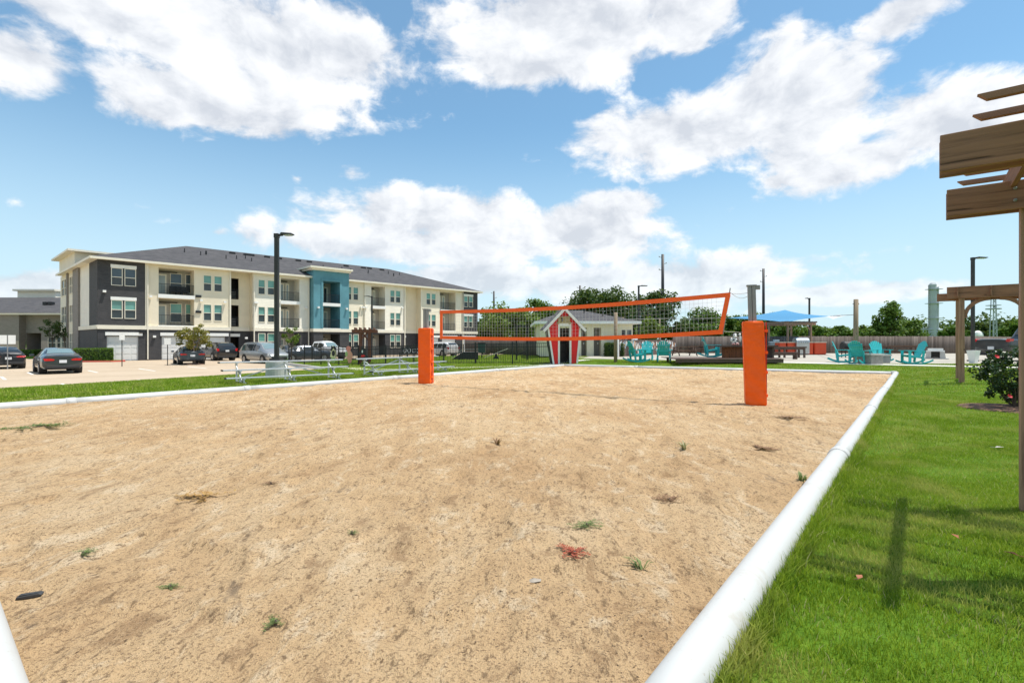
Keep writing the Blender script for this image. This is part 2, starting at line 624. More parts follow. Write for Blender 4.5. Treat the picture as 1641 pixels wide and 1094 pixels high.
    # lap siding
    for nm, col in (('siding_white', (0.82, 0.77, 0.65)), ('siding_cream', (0.80, 0.72, 0.56))):
        N, b, out = new_mat(nm)
        tc = N.n('ShaderNodeTexCoord')
        sp = N.n('ShaderNodeSeparateXYZ')
        N.t.links.new(tc.outputs['Object'], sp.inputs[0])
        h = N.math('FRACT', N.math('MULTIPLY', sp.outputs[2], 1 / 0.18))
        n = N.noise(tc.outputs['Object'], 0.9, 4, 0.6)
        c = N.ramp(n, [(0.3, tuple(k * 0.94 for k in col)), (0.7, tuple(min(1, k * 1.04) for k in col))])
        N.t.links.new(c, b.inputs['Base Color'])
        b.inputs['Roughness'].default_value = 0.7
        bump(N, b, N.math('SUBTRACT', 1.0, h), 0.9, 0.03)

    # asphalt shingles
    N, b, out = new_mat('shingle')
    tc = N.n('ShaderNodeTexCoord')
    br = N.n('ShaderNodeTexBrick')
    mp = N.n('ShaderNodeMapping')
    mp.inputs['Scale'].default_value = (1, 1, 1)
    N.t.links.new(tc.outputs['Object'], mp.inputs[0])
    N.t.links.new(mp.outputs[0], br.inputs[0])
    br.inputs['Color1'].default_value = (0.070, 0.067, 0.070, 1)
    br.inputs['Color2'].default_value = (0.048, 0.046, 0.050, 1)
    br.inputs['Mortar'].default_value = (0.03, 0.03, 0.033, 1)
    br.inputs['Scale'].default_value = 1.0
    br.inputs['Brick Width'].default_value = 0.45
    br.inputs['Row Height'].default_value = 0.22
    br.inputs['Mortar Size'].default_value = 0.012
    n = N.noise(tc.outputs['Object'], 1.2, 6, 0.65)
    c = N.mix(N.smooth(n, 0.35, 0.7, 0.0, 0.55), br.outputs[0], (0.098, 0.093, 0.095))
    N.t.links.new(c, b.inputs['Base Color'])
    b.inputs['Roughness'].default_value = 0.95
    bump(N, b, br.outputs[1], -0.4, 0.02)

    # weathered fence boards (shade varies per board through the mesh attribute)
    N, b, out = new_mat('fence_board')
    at = N.n('ShaderNodeAttribute', attribute_name='shade')
    n = N.noise(coords(N, (25, 25, 0.8)), 1.0, 4, 0.6)
    c = N.ramp(N.math('ADD', N.math('MULTIPLY', at.outputs[2], 0.55), N.math('MULTIPLY', n, 0.45)),
               [(0.15, (0.075, 0.058, 0.048)), (0.5, (0.135, 0.105, 0.088)), (0.85, (0.20, 0.165, 0.14))])
    N.t.links.new(c, b.inputs['Base Color'])
    b.inputs['Roughness'].default_value = 0.9

    # leaves, grass: colour varies leaf by leaf
    def leafmat(nm, stops, trans=0.35, rough=0.55, patch=None):
        N, b, out = new_mat(nm)
        at = N.n('ShaderNodeAttribute', attribute_name='shade')
        c = N.ramp(at.outputs[2], stops)
        if patch:
            g = N.n('ShaderNodeNewGeometry')
            n = N.noise(g.outputs['Position'], patch[0], 4, 0.6)
            c = N.mix(N.smooth(n, patch[1], patch[2], 0.0, patch[4]), c, patch[3])
        N.t.links.new(c, b.inputs['Base Color'])
        b.inputs['Roughness'].default_value = rough
        b.inputs['Specular IOR Level'].default_value = 0.25
        tr = N.n('ShaderNodeBsdfTranslucent')
        N.t.links.new(N.mix(0.5, c, (0.20, 0.26, 0.02)), tr.inputs[0])
        ms = N.n('ShaderNodeMixShader')
        ms.inputs[0].default_value = trans
        N.t.links.new(b.outputs[0], ms.inputs[1])
        N.t.links.new(tr.outputs[0], ms.inputs[2])
        N.t.links.new(ms.outputs[0], out.inputs[0])
    leafmat('leaf_dark', [(0, (0.024, 0.052, 0.014)), (0.5, (0.050, 0.095, 0.022)), (1, (0.10, 0.16, 0.04))], 0.28)
    leafmat('leaf_mid', [(0, (0.045, 0.10, 0.016)), (0.5, (0.095, 0.185, 0.026)), (1, (0.18, 0.27, 0.045))], 0.33)
    leafmat('leaf_light', [(0, (0.075, 0.14, 0.02)), (0.5, (0.15, 0.23, 0.035)), (1, (0.26, 0.32, 0.07))], 0.36)
    leafmat('leaf_myrtle', [(0, (0.09, 0.10, 0.02)), (0.45, (0.20, 0.19, 0.035)), (0.8, (0.33, 0.24, 0.05)), (1, (0.6, 0.55, 0.42))], 0.3)
    leafmat('leaf_bush', [(0, (0.012, 0.035, 0.012)), (0.6, (0.025, 0.06, 0.016)), (1, (0.06, 0.10, 0.03))], 0.15, 0.3)
    leafmat('weed_green', [(0, (0.09, 0.14, 0.04)), (1, (0.22, 0.28, 0.10))], 0.3)
    leafmat('weed_red', [(0, (0.26, 0.05, 0.03)), (1, (0.48, 0.13, 0.07))], 0.2)
    leafmat('weed_brown', [(0, (0.18, 0.09, 0.05)), (1, (0.36, 0.22, 0.12))], 0.2)
    leafmat('weed_straw', [(0, (0.30, 0.15, 0.04)), (1, (0.50, 0.32, 0.12))], 0.2)
    leafmat('weed_pale', [(0, (0.22, 0.23, 0.12)), (1, (0.40, 0.38, 0.22))], 0.2)
    leafmat('grass_blade', [(0, (0.09, 0.19, 0.010)), (0.4, (0.245, 0.37, 0.020)), (0.8, (0.39, 0.49, 0.045)), (0.93, (0.54, 0.55, 0.13)), (1, (0.68, 0.57, 0.30))],
            0.45, 0.5, (1.4, 0.46, 0.68, (0.56, 0.52, 0.15), 0.7))

    # lawn soil / thatch seen between blades and far away
    N, b, out = new_mat('lawn')
    g = N.n('ShaderNodeNewGeometry')
    P = g.outputs['Position']
    n1 = N.noise(P, 0.55, 5, 0.6)
    n2 = N.noise(P, 9.0, 5, 0.65)
    n3 = N.noise(P, 70.0, 3, 0.6)
    c = N.ramp(n2, [(0.25, (0.06, 0.13, 0.012)), (0.55, (0.11, 0.21, 0.016)), (0.8, (0.18, 0.26, 0.03))])
    c = N.mix(N.smooth(n1, 0.48, 0.75, 0.0, 0.6), c, (0.25, 0.25, 0.06))
    c = N.mix(N.smooth(n3, 0.5, 0.75, 0.0, 0.5), c, (0.05, 0.075, 0.015))
    N.t.links.new(c, b.inputs['Base Color'])
    b.inputs['Roughness'].default_value = 0.9
    b.inputs['Specular IOR Level'].default_value = 0.1
    bump(N, b, n3, 0.8, 0.03)

    # sand
    N, b, out = new_mat('sand')
    g = N.n('ShaderNodeNewGeometry')
    P = g.outputs['Position']
    mp = N.n('ShaderNodeMapping')
    mp.inputs['Rotation'].default_value = (0, 0, R(-38))
    mp.inputs['Scale'].default_value = (1.0, 0.45, 1.0)
    N.t.links.new(P, mp.inputs[0])
    Q = mp.outputs[0]
    a = N.noise(Q, 0.7, 6, 0.65, 0.4)
    m = N.noise(Q, 4.5, 7, 0.7, 0.5)
    f = N.noise(P, 60.0, 4, 0.7)
    gr = N.noise(P, 210.0, 2, 0.6)
    c = N.ramp(a, [(0.28, (0.46, 0.285, 0.140)), (0.5, (0.59, 0.405, 0.222)), (0.72, (0.67, 0.505, 0.315))])
    c = N.mix(N.smooth(m, 0.52, 0.66, 0.0, 0.7), c, (0.72, 0.58, 0.40))
    c = N.mix(N.smooth(m, 0.45, 0.34, 0.0, 0.6), c, (0.27, 0.16, 0.08))  # dark marks standing in for the shade of small bumps
    da = N.noise(Q, 9.0, 8, 0.78, 0.3)
    mk = N.smooth(N.noise(P, 0.33, 3, 0.5), 0.40, 0.66, -0.03, 0.045)
    c = N.mix(N.smooth(N.math('ADD', da, mk), 0.580, 0.645, 0.0, 0.68), c, (0.19, 0.118, 0.06))  # dark dashes: painted shadows of small bumps, with debris mixed in
    f0 = N.noise(Q, 26.0, 5, 0.7)
    c = N.mix(N.smooth(f0, 0.55, 0.65, 0.0, 0.8), c, (0.17, 0.11, 0.06))
    c = N.mix(N.smooth(f, 0.53, 0.62, 0.0, 0.75), c, (0.19, 0.12, 0.065))
    c = N.mix(N.smooth(gr, 0.56, 0.68, 0.0, 0.8), c, (0.15, 0.095, 0.055))
    c = N.mix(N.smooth(gr, 0.42, 0.26, 0.0, 0.5), c, (0.66, 0.55, 0.42))
    # dark smears: organic debris and bump shadows painted into the colour
    sm = N.noise(Q, 1.6, 8, 0.75, 1.2)
    c = N.mix(N.smooth(sm, 0.60, 0.72, 0.0, 0.7), c, (0.13, 0.10, 0.075))
    N.t.links.new(c, b.inputs['Base Color'])
    b.inputs['Roughness'].default_value = 0.95
    b.inputs['Specular IOR Level'].default_value = 0.15
    hh = N.math('ADD', N.math('MULTIPLY', f, 0.7), N.math('ADD', N.math('MULTIPLY', gr, 0.5), N.math('MULTIPLY', m, 1.5)))
    bump(N, b, hh, 1.0, 0.024)

    # parking concrete with stains
    for nm, c0, c1, stain in (('parking_concrete', (0.41, 0.315, 0.215), (0.49, 0.39, 0.28), (0.30, 0.23, 0.16)),
                              ('patio_concrete', (0.34, 0.31, 0.255), (0.43, 0.395, 0.33), (0.33, 0.30, 0.25)),
                              ('path_concrete', (0.58, 0.56, 0.49), (0.68, 0.66, 0.58), (0.45, 0.42, 0.36))):
        N, b, out = new_mat(nm)
        g = N.n('ShaderNodeNewGeometry')
        P = g.outputs['Position']
        n = N.noise(P, 0.35, 6, 0.65)
        n2 = N.noise(P, 12.0, 4, 0.65)
        st = N.noise(P, 0.16, 7, 0.7, 0.8)
        c = N.ramp(N.math('ADD', N.math('MULTIPLY', n, 0.7), N.math('MULTIPLY', n2, 0.3)), [(0.35, c0), (0.65, c1)])
        c = N.mix(N.smooth(st, 0.52, 0.72, 0.0, 0.4), c, stain)
        N.t.links.new(c, b.inputs['Base Color'])
        b.inputs['Roughness'].default_value = 0.85
        bump(N, b, n2, 0.15, 0.01)

    # shade cloth lets light through
    N, b, out = new_mat('sail_cloth')
    b.inputs['Base Color'].default_value = (0.06, 0.28, 0.58, 1)
    b.inputs['Roughness'].default_value = 0.8
    tr = N.n('ShaderNodeBsdfTranslucent')
    tr.inputs[0].default_value = (0.16, 0.42, 0.70, 1)
    ms = N.n('ShaderNodeMixShader')
    ms.inputs[0].default_value = 0.5
    N.t.links.new(b.outputs[0], ms.inputs[1])
    N.t.links.new(tr.outputs[0], ms.inputs[2])
    N.t.links.new(ms.outputs[0], out.inputs[0])
    N, b, out = new_mat('sail_white')
    b.inputs['Base Color'].default_value = (0.75, 0.78, 0.80, 1)
    tr = N.n('ShaderNodeBsdfTranslucent')
    tr.inputs[0].default_value = (0.75, 0.8, 0.85, 1)
    ms = N.n('ShaderNodeMixShader')
    ms.inputs[0].default_value = 0.5
    N.t.links.new(b.outputs[0], ms.inputs[1])
    N.t.links.new(tr.outputs[0], ms.inputs[2])
    N.t.links.new(ms.outputs[0], out.inputs[0])


make_materials()
# ------------------------------------------------------------------ the lie of the land
CA, CB = (16.2, 21.6), (2.9, 28.75)            # far corners of the sand court (right, left)
CNR, CNL = (-0.42, 0.637), (-11.17, 9.79)       # near corners
COURT = [CNR, CA, CB, CNL]
PARK = [(-70, -25), (-31, -1), (-19.3, 18.6), (-11.9, 32.4), (-19.9, 42.8), (-19.0, 43.9), (8, 71), (30, 96), (10, 140), (-150, 140), (-150, -25)]
PARK_Z = -0.40
PATIO_Z = 0.22


def sdist(P, poly):
    """signed distance of points P (n,2) to polygon, negative inside"""
    P = np.asarray(P, float)
    n = len(poly)
    best = np.full(len(P), 1e9)
    inside = np.zeros(len(P), bool)
    for i in range(n):
        a = np.array(poly[i], float)
        b = np.array(poly[(i + 1) % n], float)
        ab = b - a
        t = np.clip(((P - a) @ ab) / (ab @ ab), 0, 1)
        d = np.linalg.norm(P - (a + t[:, None] * ab), axis=1)
        best = np.minimum(best, d)
        c = ((a[1] > P[:, 1]) != (b[1] > P[:, 1]))
        xi = a[0] + (P[:, 1] - a[1]) * (ab[0]) / (ab[1] if abs(ab[1]) > 1e-9 else 1e-9)
        inside ^= c & (P[:, 0] < xi)
    return np.where(inside, -best, best)


def ss(a, b, x):
    t = np.clip((x - a) / (b - a), 0, 1)
    return t * t * (3 - 2 * t)


def terrain(P):
    P = np.atleast_2d(np.asarray(P, float))
    dp = sdist(P, PARK)
    dc = sdist(P, COURT)
    z = np.where(dp < 0, -0.46, -0.425 * (1 - ss(0.0, 6.0, dp)))
    z = z + 0.2 * ss(0.3, 2.6, dc) * ss(10, 19, P[:, 1]) * ss(0.5, 5, P[:, 0])
    return z


def T(x, y):
    return float(terrain([(x, y)])[0])


def gpt(px, py, dz=0.0, flat=None):
    """point of the ground seen at photograph pixel (px, py)"""
    z = 0.0 if flat is None else flat
    for _ in range(30):
        d = (CAM_H - z) * FPX / (py - HOR)
        x = (px - 820.5) / FPX * d
        if flat is None:
            z = 0.5 * z + 0.5 * T(x, d)
    return Vector((x, d, z + dz))


def at_depth(px, py, d):
    return Vector(((px - 820.5) / FPX * d, d, CAM_H + (HOR - py) / FPX * d))


# ---- ground sheet
def axis(lo, hi, step, far_lo, far_hi, k=14):
    core = np.arange(lo, hi + 1e-6, step)
    a = far_lo + (lo - far_lo) * (1 - np.linspace(1, 0, k, endpoint=False) ** 2.0)
    b = hi + (far_hi - hi) * np.linspace(0, 1, k + 1)[1:] ** 2.0
    return np.concatenate([a, core, b])


xs = axis(-30, 40, 0.5, -900, 900)
ys = axis(-4, 70, 0.5, -300, 1500)
GX, GY = np.meshgrid(xs, ys)
PP = np.stack([GX.ravel(), GY.ravel()], 1)
GZ = terrain(PP)
und = 0.02 * np.sin(PP[:, 0] * 0.9 + 1.3 * np.sin(PP[:, 1] * 0.5)) * np.sin(PP[:, 1] * 0.8)
GZ = GZ + np.where(sdist(PP, COURT) > 0.8, und * 0.6, 0)
V = np.column_stack([PP, GZ])
nx, ny = len(xs), len(ys)
ii = (np.arange(ny - 1)[:, None] * nx + np.arange(nx - 1)[None]).ravel()
F = np.stack([ii, ii + 1, ii + nx + 1, ii + nx], 1)
structure(link_mesh('ground', np_mesh('ground', V, F, 'lawn', True)))


# ---- sand of the court: a fine sheet with trodden relief
def vnoise(x, y, seed):
    """smooth value noise"""
    r = np.random.default_rng(seed)
    tab = r.random((256, 256))
    xi, yi = np.floor(x).astype(int), np.floor(y).astype(int)
    fx, fy = x - xi, y - yi
    fx = fx * fx * (3 - 2 * fx)
    fy = fy * fy * (3 - 2 * fy)
    g = lambda a, b: tab[a % 256, b % 256]
    return (g(xi, yi) * (1 - fx) + g(xi + 1, yi) * fx) * (1 - fy) + (g(xi, yi + 1) * (1 - fx) + g(xi + 1, yi + 1) * fx) * fy


def sand_h(x, y):
    h = 0.034 * (vnoise(x * 0.8, y * 0.8, 1) - 0.5) + 0.022 * (vnoise(x * 2.7, y * 2.7, 2) - 0.5)
    h += 0.016 * (vnoise(x * 7.0, y * 7.0, 3) - 0.5) + 0.010 * (vnoise(x * 19.0, y * 19.0, 4) - 0.5)
    # scuffs and footprints: shallow hollows with a pushed-up rim
    q = vnoise(x * 3.6 + 0.7 * vnoise(x * 2, y * 2, 6), y * 3.6, 5)
    h += -0.030 * np.clip((q - 0.66) / 0.2, 0, 1) + 0.012 * np.clip(1 - np.abs(q - 0.60) / 0.07, 0, 1)
    return 0.042 + h


na, nb = 520, 460
sa = np.linspace(0, 1, na) ** 1.9
sb = np.linspace(0, 1, nb) ** 1.6
A, B = np.meshgrid(sa, sb, indexing='ij')
c0, c1, c2, c3 = [np.array(c) for c in (CNR, CA, CB, CNL)]
PX = ((1 - A) * (1 - B))[..., None] * c0 + (A * (1 - B))[..., None] * c1 + (A * B)[..., None] * c2 + ((1 - A) * B)[..., None] * c3
PX = PX.reshape(-1, 2)
V = np.column_stack([PX, np.maximum(sand_h(PX[:, 0], PX[:, 1]), 0.008)])
ii = (np.arange(na - 1)[:, None] * nb + np.arange(nb - 1)[None]).ravel()
F = np.stack([ii, ii + nb, ii + nb + 1, ii + 1], 1)
structure(link_mesh('sand', np_mesh('sand', V, F, 'sand', True)))

# crumbs of bark, clods and dark grit lying on the sand
ng = 80000
a = RNG.random(ng) ** 1.5
b = RNG.random(ng) ** 1.3
px_ = ((1 - a) * (1 - b))[:, None] * c0 + (a * (1 - b))[:, None] * c1 + (a * b)[:, None] * c2 + ((1 - a) * b)[:, None] * c3
clump = vnoise(px_[:, 0] * 1.3, px_[:, 1] * 1.3, 9) + 0.6 * vnoise(px_[:, 0] * 5, px_[:, 1] * 5, 10)
keep = RNG.random(ng) < np.clip((clump - 0.72) * 2.2, 0.03, 1)
px_ = px_[keep]
ng = len(px_)
sz = RNG.uniform(0.0012, 0.0042, ng) * (1 + 0.10 * px_[:, 1])
zz = sand_h(px_[:, 0], px_[:, 1])
oct_ = np.array([(1, 0, 0), (0, 1, 0), (-1, 0, 0), (0, -1, 0), (0, 0, 0.5), (0, 0, -0.5)])
ang = RNG.random(ng) * 6.28
asp = RNG.uniform(0.6, 2.6, ng)
V = oct_[None] * sz[:, None, None]
V[:, :, 0] *= asp[:, None]
ca, sa_ = np.cos(ang)[:, None], np.sin(ang)[:, None]
V = np.stack([V[:, :, 0] * ca - V[:, :, 1] * sa_, V[:, :, 0] * sa_ + V[:, :, 1] * ca, V[:, :, 2]], 2)
V += np.column_stack([px_, zz])[:, None, :]
f0 = np.array([(0, 1, 4), (1, 2, 4), (2, 3, 4), (3, 0, 4), (1, 0, 5), (2, 1, 5), (3, 2, 5), (0, 3, 5)])
F = (f0[None] + (np.arange(ng) * 6)[:, None, None]).reshape(-1, 3)
simple('crumb', (0.12, 0.078, 0.045), 0.95, 0.6, 3.0)
o = stuff(link_mesh('sand_crumbs', np_mesh('sand_crumbs', V.reshape(-1, 3), F, 'crumb')))
tag(o, 'dark crumbs of bark and grit scattered over the sand', 'grit')

# ---- parking lot with bay lines and joints
pk = MB()
pk.poly([(x, y, PARK_Z) for x, y in PARK])
park = structure(pk.build('parking_lot', 'parking_concrete'))
BD = Vector((-0.737, 0.675, 0))                # direction the bays point (towards the buildings)
ROW = Vector((0.675, 0.737, 0))
lines = [((44, 596), 3.0), ((141, 593), 3.2), ((99, 614), 2.2), ((222, 590), 4.2), ((300, 586.5), 4.2), ((222, 607.5), 2.6), ((2, 603), 3)]
for (q, L) in lines:
    p = gpt(q[0], q[1], flat=PARK_Z)
    e = p - BD * L
    mb = MB()
    n = Vector((-BD.y, BD.x, 0)) * 0.06
    mb.quad(p - n, p + n, e + n, e - n)
    m = mb.build('bay_line', 'paint_line', park)
    m.location.z = 0.004
simple('joint_dark', (0.20, 0.15, 0.10), 0.95, 0.2, 3.0)
for k in range(9):
    p = Vector((-22.5, 22, PARK_Z)) + BD * (k * 5.2 - 3)
    mb = MB()
    e0, e1 = p - ROW * 30, p + ROW * 26
    e0, e1 = [(q + Vector((0, 0, 0.003))) for q in (e0, e1)]
    n = BD * 0.02
    pts = [e0 + (e1 - e0) * t for t in np.linspace(0, 1, 40)]
    ins = sdist([(q.x, q.y) for q in pts], PARK) < -0.5
    for i in range(39):
        if ins[i] and ins[i + 1]:
            mb.quad(pts[i] - n, pts[i + 1] - n, pts[i + 1] + n, pts[i] + n)
    mb.build('joint', 'joint_dark', park)

# concrete kerb round the dog park corner of the lot
kerb_pts = [(-12.15, 31.9), (-11.9, 32.45), (-12.6, 33.4), (-19.9, 42.9), (-19.0, 44.0), (-5, 58)]
mb = MB()
for (p, q) in zip(kerb_pts[:-1], kerb_pts[1:]):
    mb.bar((p[0], p[1], -0.34), (q[0], q[1], -0.34), 0.16, 0.24)
structure(mb.build('kerb', 'concrete'))

# ---- patio and footpaths
patio_poly = [(4.6, 36.6), (13.2, 30.4), (19.0, 26.9), (19.6, 27.8), (36, 27.6), (50, 27.5), (56, 64), (6.5, 64), (5.2, 44)]
mb = MB()
mb.slab(patio_poly, PATIO_Z - 0.25, PATIO_Z)
patio = structure(mb.build('patio', 'patio_concrete'))
for k in range(1, 12):
    mb = MB()
    y = 27.5 + k * 3.0
    x0 = 20.2 if y < 30.6 else (13.5 if y < 36 else 6.8)
    mb.quad((x0, y - .012, PATIO_Z + .004), (49, y - .012, PATIO_Z + .004), (49, y + .012, PATIO_Z + .004), (x0, y + .012, PATIO_Z + .004))
    mb.build('joint', 'joint_dark', patio)


def strip(name, pts, w, lift, mat):
    """a band laid over the terrain along a centre line"""
    P = []
    for (p, q) in zip(pts[:-1], pts[1:]):
        n = max(2, int((Vector(q) - Vector(p)).length / 0.5))
        P += [Vector(p).lerp(Vector(q), i / n) for i in range(n)]
    P.append(Vector(pts[-1]))
    mb = MB()
    L, Rr = [], []
    for i, p in enumerate(P):
        d = (P[min(i + 1, len(P) - 1)] - P[max(i - 1, 0)]).normalized()
        n = Vector((-d.y, d.x)) * w / 2
        z = max(T(*(p + n)), T(*(p - n)), T(*p)) + lift
        L.append((p.x + n.x, p.y + n.y, z))
        Rr.append((p.x - n.x, p.y - n.y, z))
    for i in range(len(P) - 1):
        mb.quad(L[i], Rr[i], Rr[i + 1], L[i + 1])
        mb.quad((L[i][0], L[i][1], L[i][2] - .2), L[i], L[i + 1], (L[i + 1][0], L[i + 1][1], L[i + 1][2] - .2))
        mb.quad(Rr[i], (Rr[i][0], Rr[i][1], Rr[i][2] - .2), (Rr[i + 1][0], Rr[i + 1][1], Rr[i + 1][2] - .2), Rr[i + 1])
    return structure(mb.build(name, mat))


strip('footpath', [(15.0, 29.4), (19.4, 26.6), (27, 20.6), (40, 10.3)], 1.3, 0.03, 'path_concrete')
strip('footpath', [(-7.0, 25.3), (-1.6, 27.9), (2.0, 30.1), (4.9, 33.2)], 0.75, 0.03, 'path_concrete')
strip('footpath', [(-12.4, 31.6), (-9.6, 28.6), (-7.2, 25.2)], 0.9, 0.03, 'path_concrete')

# ---- white drain pipe edging round the court
PIPE_R = 0.102


def edging(p, q, label, coup, seed):
    rr = random.Random(seed)
    p, q = Vector((*p, 0.050)), Vector((*q, 0.050))
    d = (q - p)
    L = d.length
    t = thing('border_pipe', label, 'pipe', (p.x, p.y, 0), 0.0)
    cuts = [0] + coup + [L]
    dd = d.normalized()
    for i in range(len(cuts) - 1):
        a, b = p + dd * cuts[i], p + dd * cuts[i + 1]
        off = Vector((rr.uniform(-.012, .012), rr.uniform(-.012, .012), rr.uniform(-.006, .008)))
        m = 9
        pts = [a.lerp(b, k / (m - 1)) + off * math.sin(math.pi * k / (m - 1)) - Vector((p.x, p.y, 0)) for k in range(m)]
        mb = MB()
        mb.tube(pts, PIPE_R, 28)
        mb.build('pipe_section', 'pvc', t, smooth=True)
        if i > 0:
            mb = MB()
            c = a - Vector((p.x, p.y, 0))
            mb.tube([c - dd * .09, c - dd * .085, c + dd * .085, c + dd * .09], [PIPE_R + .002, PIPE_R + .011, PIPE_R + .011, PIPE_R + .002], 28)
            mb.build('coupling', 'pvc', t, smooth=True)
    return t


edging((CNR[0] - .1, CNR[1] - .1), CA, 'white plastic edging pipe between the sand and the green lawn beside the pergola', [1.4, 7.1, 12.4, 17.6, 22.5], 1)
edging(CA, CB, 'white plastic edging pipe along the patio end of the sand court', [5.6, 11], 2)
edging(CB, CNL, 'white plastic edging pipe between the sand and the bleachers', [6.1, 12.2, 17.6, 21.5], 3)
edging(CNL, CNR, 'white plastic edging pipe at the end of the sand opposite the patio', [5.5], 4)
mb = MB()
mb.tube([(CA[0] - .14, CA[1] + .08, .06), (CA[0], CA[1], .06), (CA[0] - .09, CA[1] - .13, .06)], PIPE_R + .012, 20)
o = mb.build('corner_elbow', 'pvc', None, smooth=True)
o.parent = [k for k in ALL() if k.name == 'border_pipe.001'][0]
o.location = (-CA[0], -CA[1], 0)


# ------------------------------------------------------------------ grass blades
def blades(P, hmin, hmax, w, tall=0.0, segs=2):
    n = len(P)
    z = terrain(P)
    h = RNG.uniform(hmin, hmax, n)
    ang = RNG.random(n) * 2 * np.pi
    lean = RNG.uniform(0.1, 0.9, n) * h
    la = RNG.random(n) * 2 * np.pi
    wx, wy = np.cos(ang) * w / 2, np.sin(ang) * w / 2
    lx, ly = np.cos(la) * lean, np.sin(la) * lean
    base = np.column_stack([P, z - 0.005])
    o = lambda ax, ay, az: base + np.column_stack([ax, ay, az])
    zero = np.zeros(n)
    v0 = o(-wx, -wy, zero)
    v1 = o(wx, wy, zero)
    tip = o(lx, ly, h)
    if segs == 2:
        v2 = o(wx * .75 + lx * .35, wy * .75 + ly * .35, h * .6)
        v3 = o(-wx * .75 + lx * .35, -wy * .75 + ly * .35, h * .6)
        V = np.stack([v0, v1, v2, v3, tip], 1).reshape(-1, 3)
        k = np.arange(n)[:, None] * 5
        F = np.concatenate([k + np.array([0, 1, 2]), k + np.array([0, 2, 3]), k + np.array([3, 2, 4])], 0)
        m = 5
    else:
        V = np.stack([v0, v1, tip], 1).reshape(-1, 3)
        k = np.arange(n)[:, None] * 3
        F = k + np.array([0, 1, 2])
        m = 3
    pat = vnoise(P[:, 0] * 3.1, P[:, 1] * 3.1, 21)
    sh = np.clip(RNG.normal(0.42, 0.2, n) + 0.35 * (pat - 0.5) + (RNG.random(n) < 0.05) * 0.5, 0, 1)
    return V, F, np.repeat(sh, m)


def scatter_poly(poly, dens):
    poly = np.array(poly)
    lo, hi = poly.min(0), poly.max(0)
    n = int((hi - lo).prod() * dens)
    P = lo + RNG.random((n, 2)) * (hi - lo)
    return P[sdist(P, poly) < 0]


avoid = []


def right_side(P):
    """right of the court's right-hand pipe and not on the path or patio"""
    dc = sdist(P, COURT)
    dpa = sdist(P, patio_poly)
    a, b = np.array((15.0, 29.4)), np.array((40, 10.3))
    ab = b - a
    t = np.clip(((P - a) @ ab) / (ab @ ab), 0, 1)
    dl = np.linalg.norm(P - (a + t[:, None] * ab), axis=1)
    thin = vnoise(P[:, 0] * 2.0, P[:, 1] * 2.0, 33)
    return P[(dc > 0.07) & (dpa > 0.05) & (dl > 0.75) & (RNG.random(len(P)) < 0.35 + 1.3 * thin)]


sets = []
nearp = [(-0.6, 0.2), (1.2, 0.0), (4.6, 3.2), (7.4, 6.2), (6.6, 7.2), (3.6, 6.0)]
sets.append(blades(right_side(scatter_poly(nearp, 11000)), 0.02, 0.055, 0.0042))
midp = [(3.4, 5.7), (6.6, 7.2), (7.4, 6.2), (13.5, 11.5), (11.5, 14), (9.0, 13.2)]
sets.append(blades(right_side(scatter_poly(midp, 3000)), 0.025, 0.06, 0.008, segs=1))
sidep = [(1.2, -0.2), (7.5, -1.0), (15, 7), (13.5, 11.5), (7.4, 6.2), (4.6, 3.2)]
sets.append(blades(right_side(scatter_poly(sidep, 2600)), 0.025, 0.055, 0.009, segs=1))
sidep = [(15, 7), (30, 12), (28, 20), (13.5, 11.5)]
sets.append(blades(right_side(scatter_poly(sidep, 600)), 0.03, 0.06, 0.018, segs=1))
farp = [(9.0, 13.0), (11.5, 14), (13.5, 11.5), (28, 20), (26, 28), (13, 33), (3, 33), (3, 29), (15.9, 21.9)]
sets.append(blades(right_side(scatter_poly(farp, 500)), 0.03, 0.07, 0.02, segs=1))
# longer uncut blades against the pipe
d = np.array(CA) - np.array(CNR)
L = np.linalg.norm(d)
d /= L
nrm = np.array((d[1], -d[0]))
t = RNG.random(26000) ** 1.5 * L
P = np.array(CNR) + t[:, None] * d + (0.085 + np.abs(RNG.normal(0, 0.045, len(t))))[:, None] * nrm
sets.append(blades(P, 0.04, 0.13, 0.0065))
# strip on the parking side of the court and the dog park lawn
leftp = [(-19.3, 18.6), (-11.9, 32.4), (-19.0, 43.9), (8, 71), (6, 40), (2.9, 28.75), (-12.4, 9.2), (-22, 9)]
P = scatter_poly(leftp, 160)
P = P[(sdist(P, COURT) > 0.12) & (sdist(P, PARK) > 0.03)]
nearL = P[P[:, 1] < 31]
sets.append(blades(P, 0.04, 0.09, 0.035, segs=1))
P = scatter_poly([(-21, 9), (-18.5, 19.5), (-12.2, 31.5), (2.5, 29.5), (-12.4, 9.2)], 450)
P = P[(sdist(P, COURT) > 0.1) & (sdist(P, PARK) > 0.03)]
sets.append(blades(P, 0.04, 0.085, 0.022, segs=1))
vo, VV, FF, AA = 0, [], [], []
for (v, f, s) in sets:
    VV.append(v)
    FF.append(f + vo)
    AA.append(s)
    vo += len(v)
gr = stuff(link_mesh('lawn_grass', np_mesh('lawn_grass', np.concatenate(VV), np.concatenate(FF), 'grass_blade', attr=np.concatenate(AA))))
tag(gr, 'short mown bright green lawn grass round the sand court', 'grass')
# ------------------------------------------------------------------ buildings
FC = Vector((-38.05, 47.0, PARK_Z))        # front left corner of the apartment block
FD = math.sqrt(0.5)


def FU(px):
    """distance along the apartment front of the point seen at column px"""
    k = (px - 820.5) / FPX
    a = (FC.x - k * FC.y) / (k - 1.0)
    return a / FD


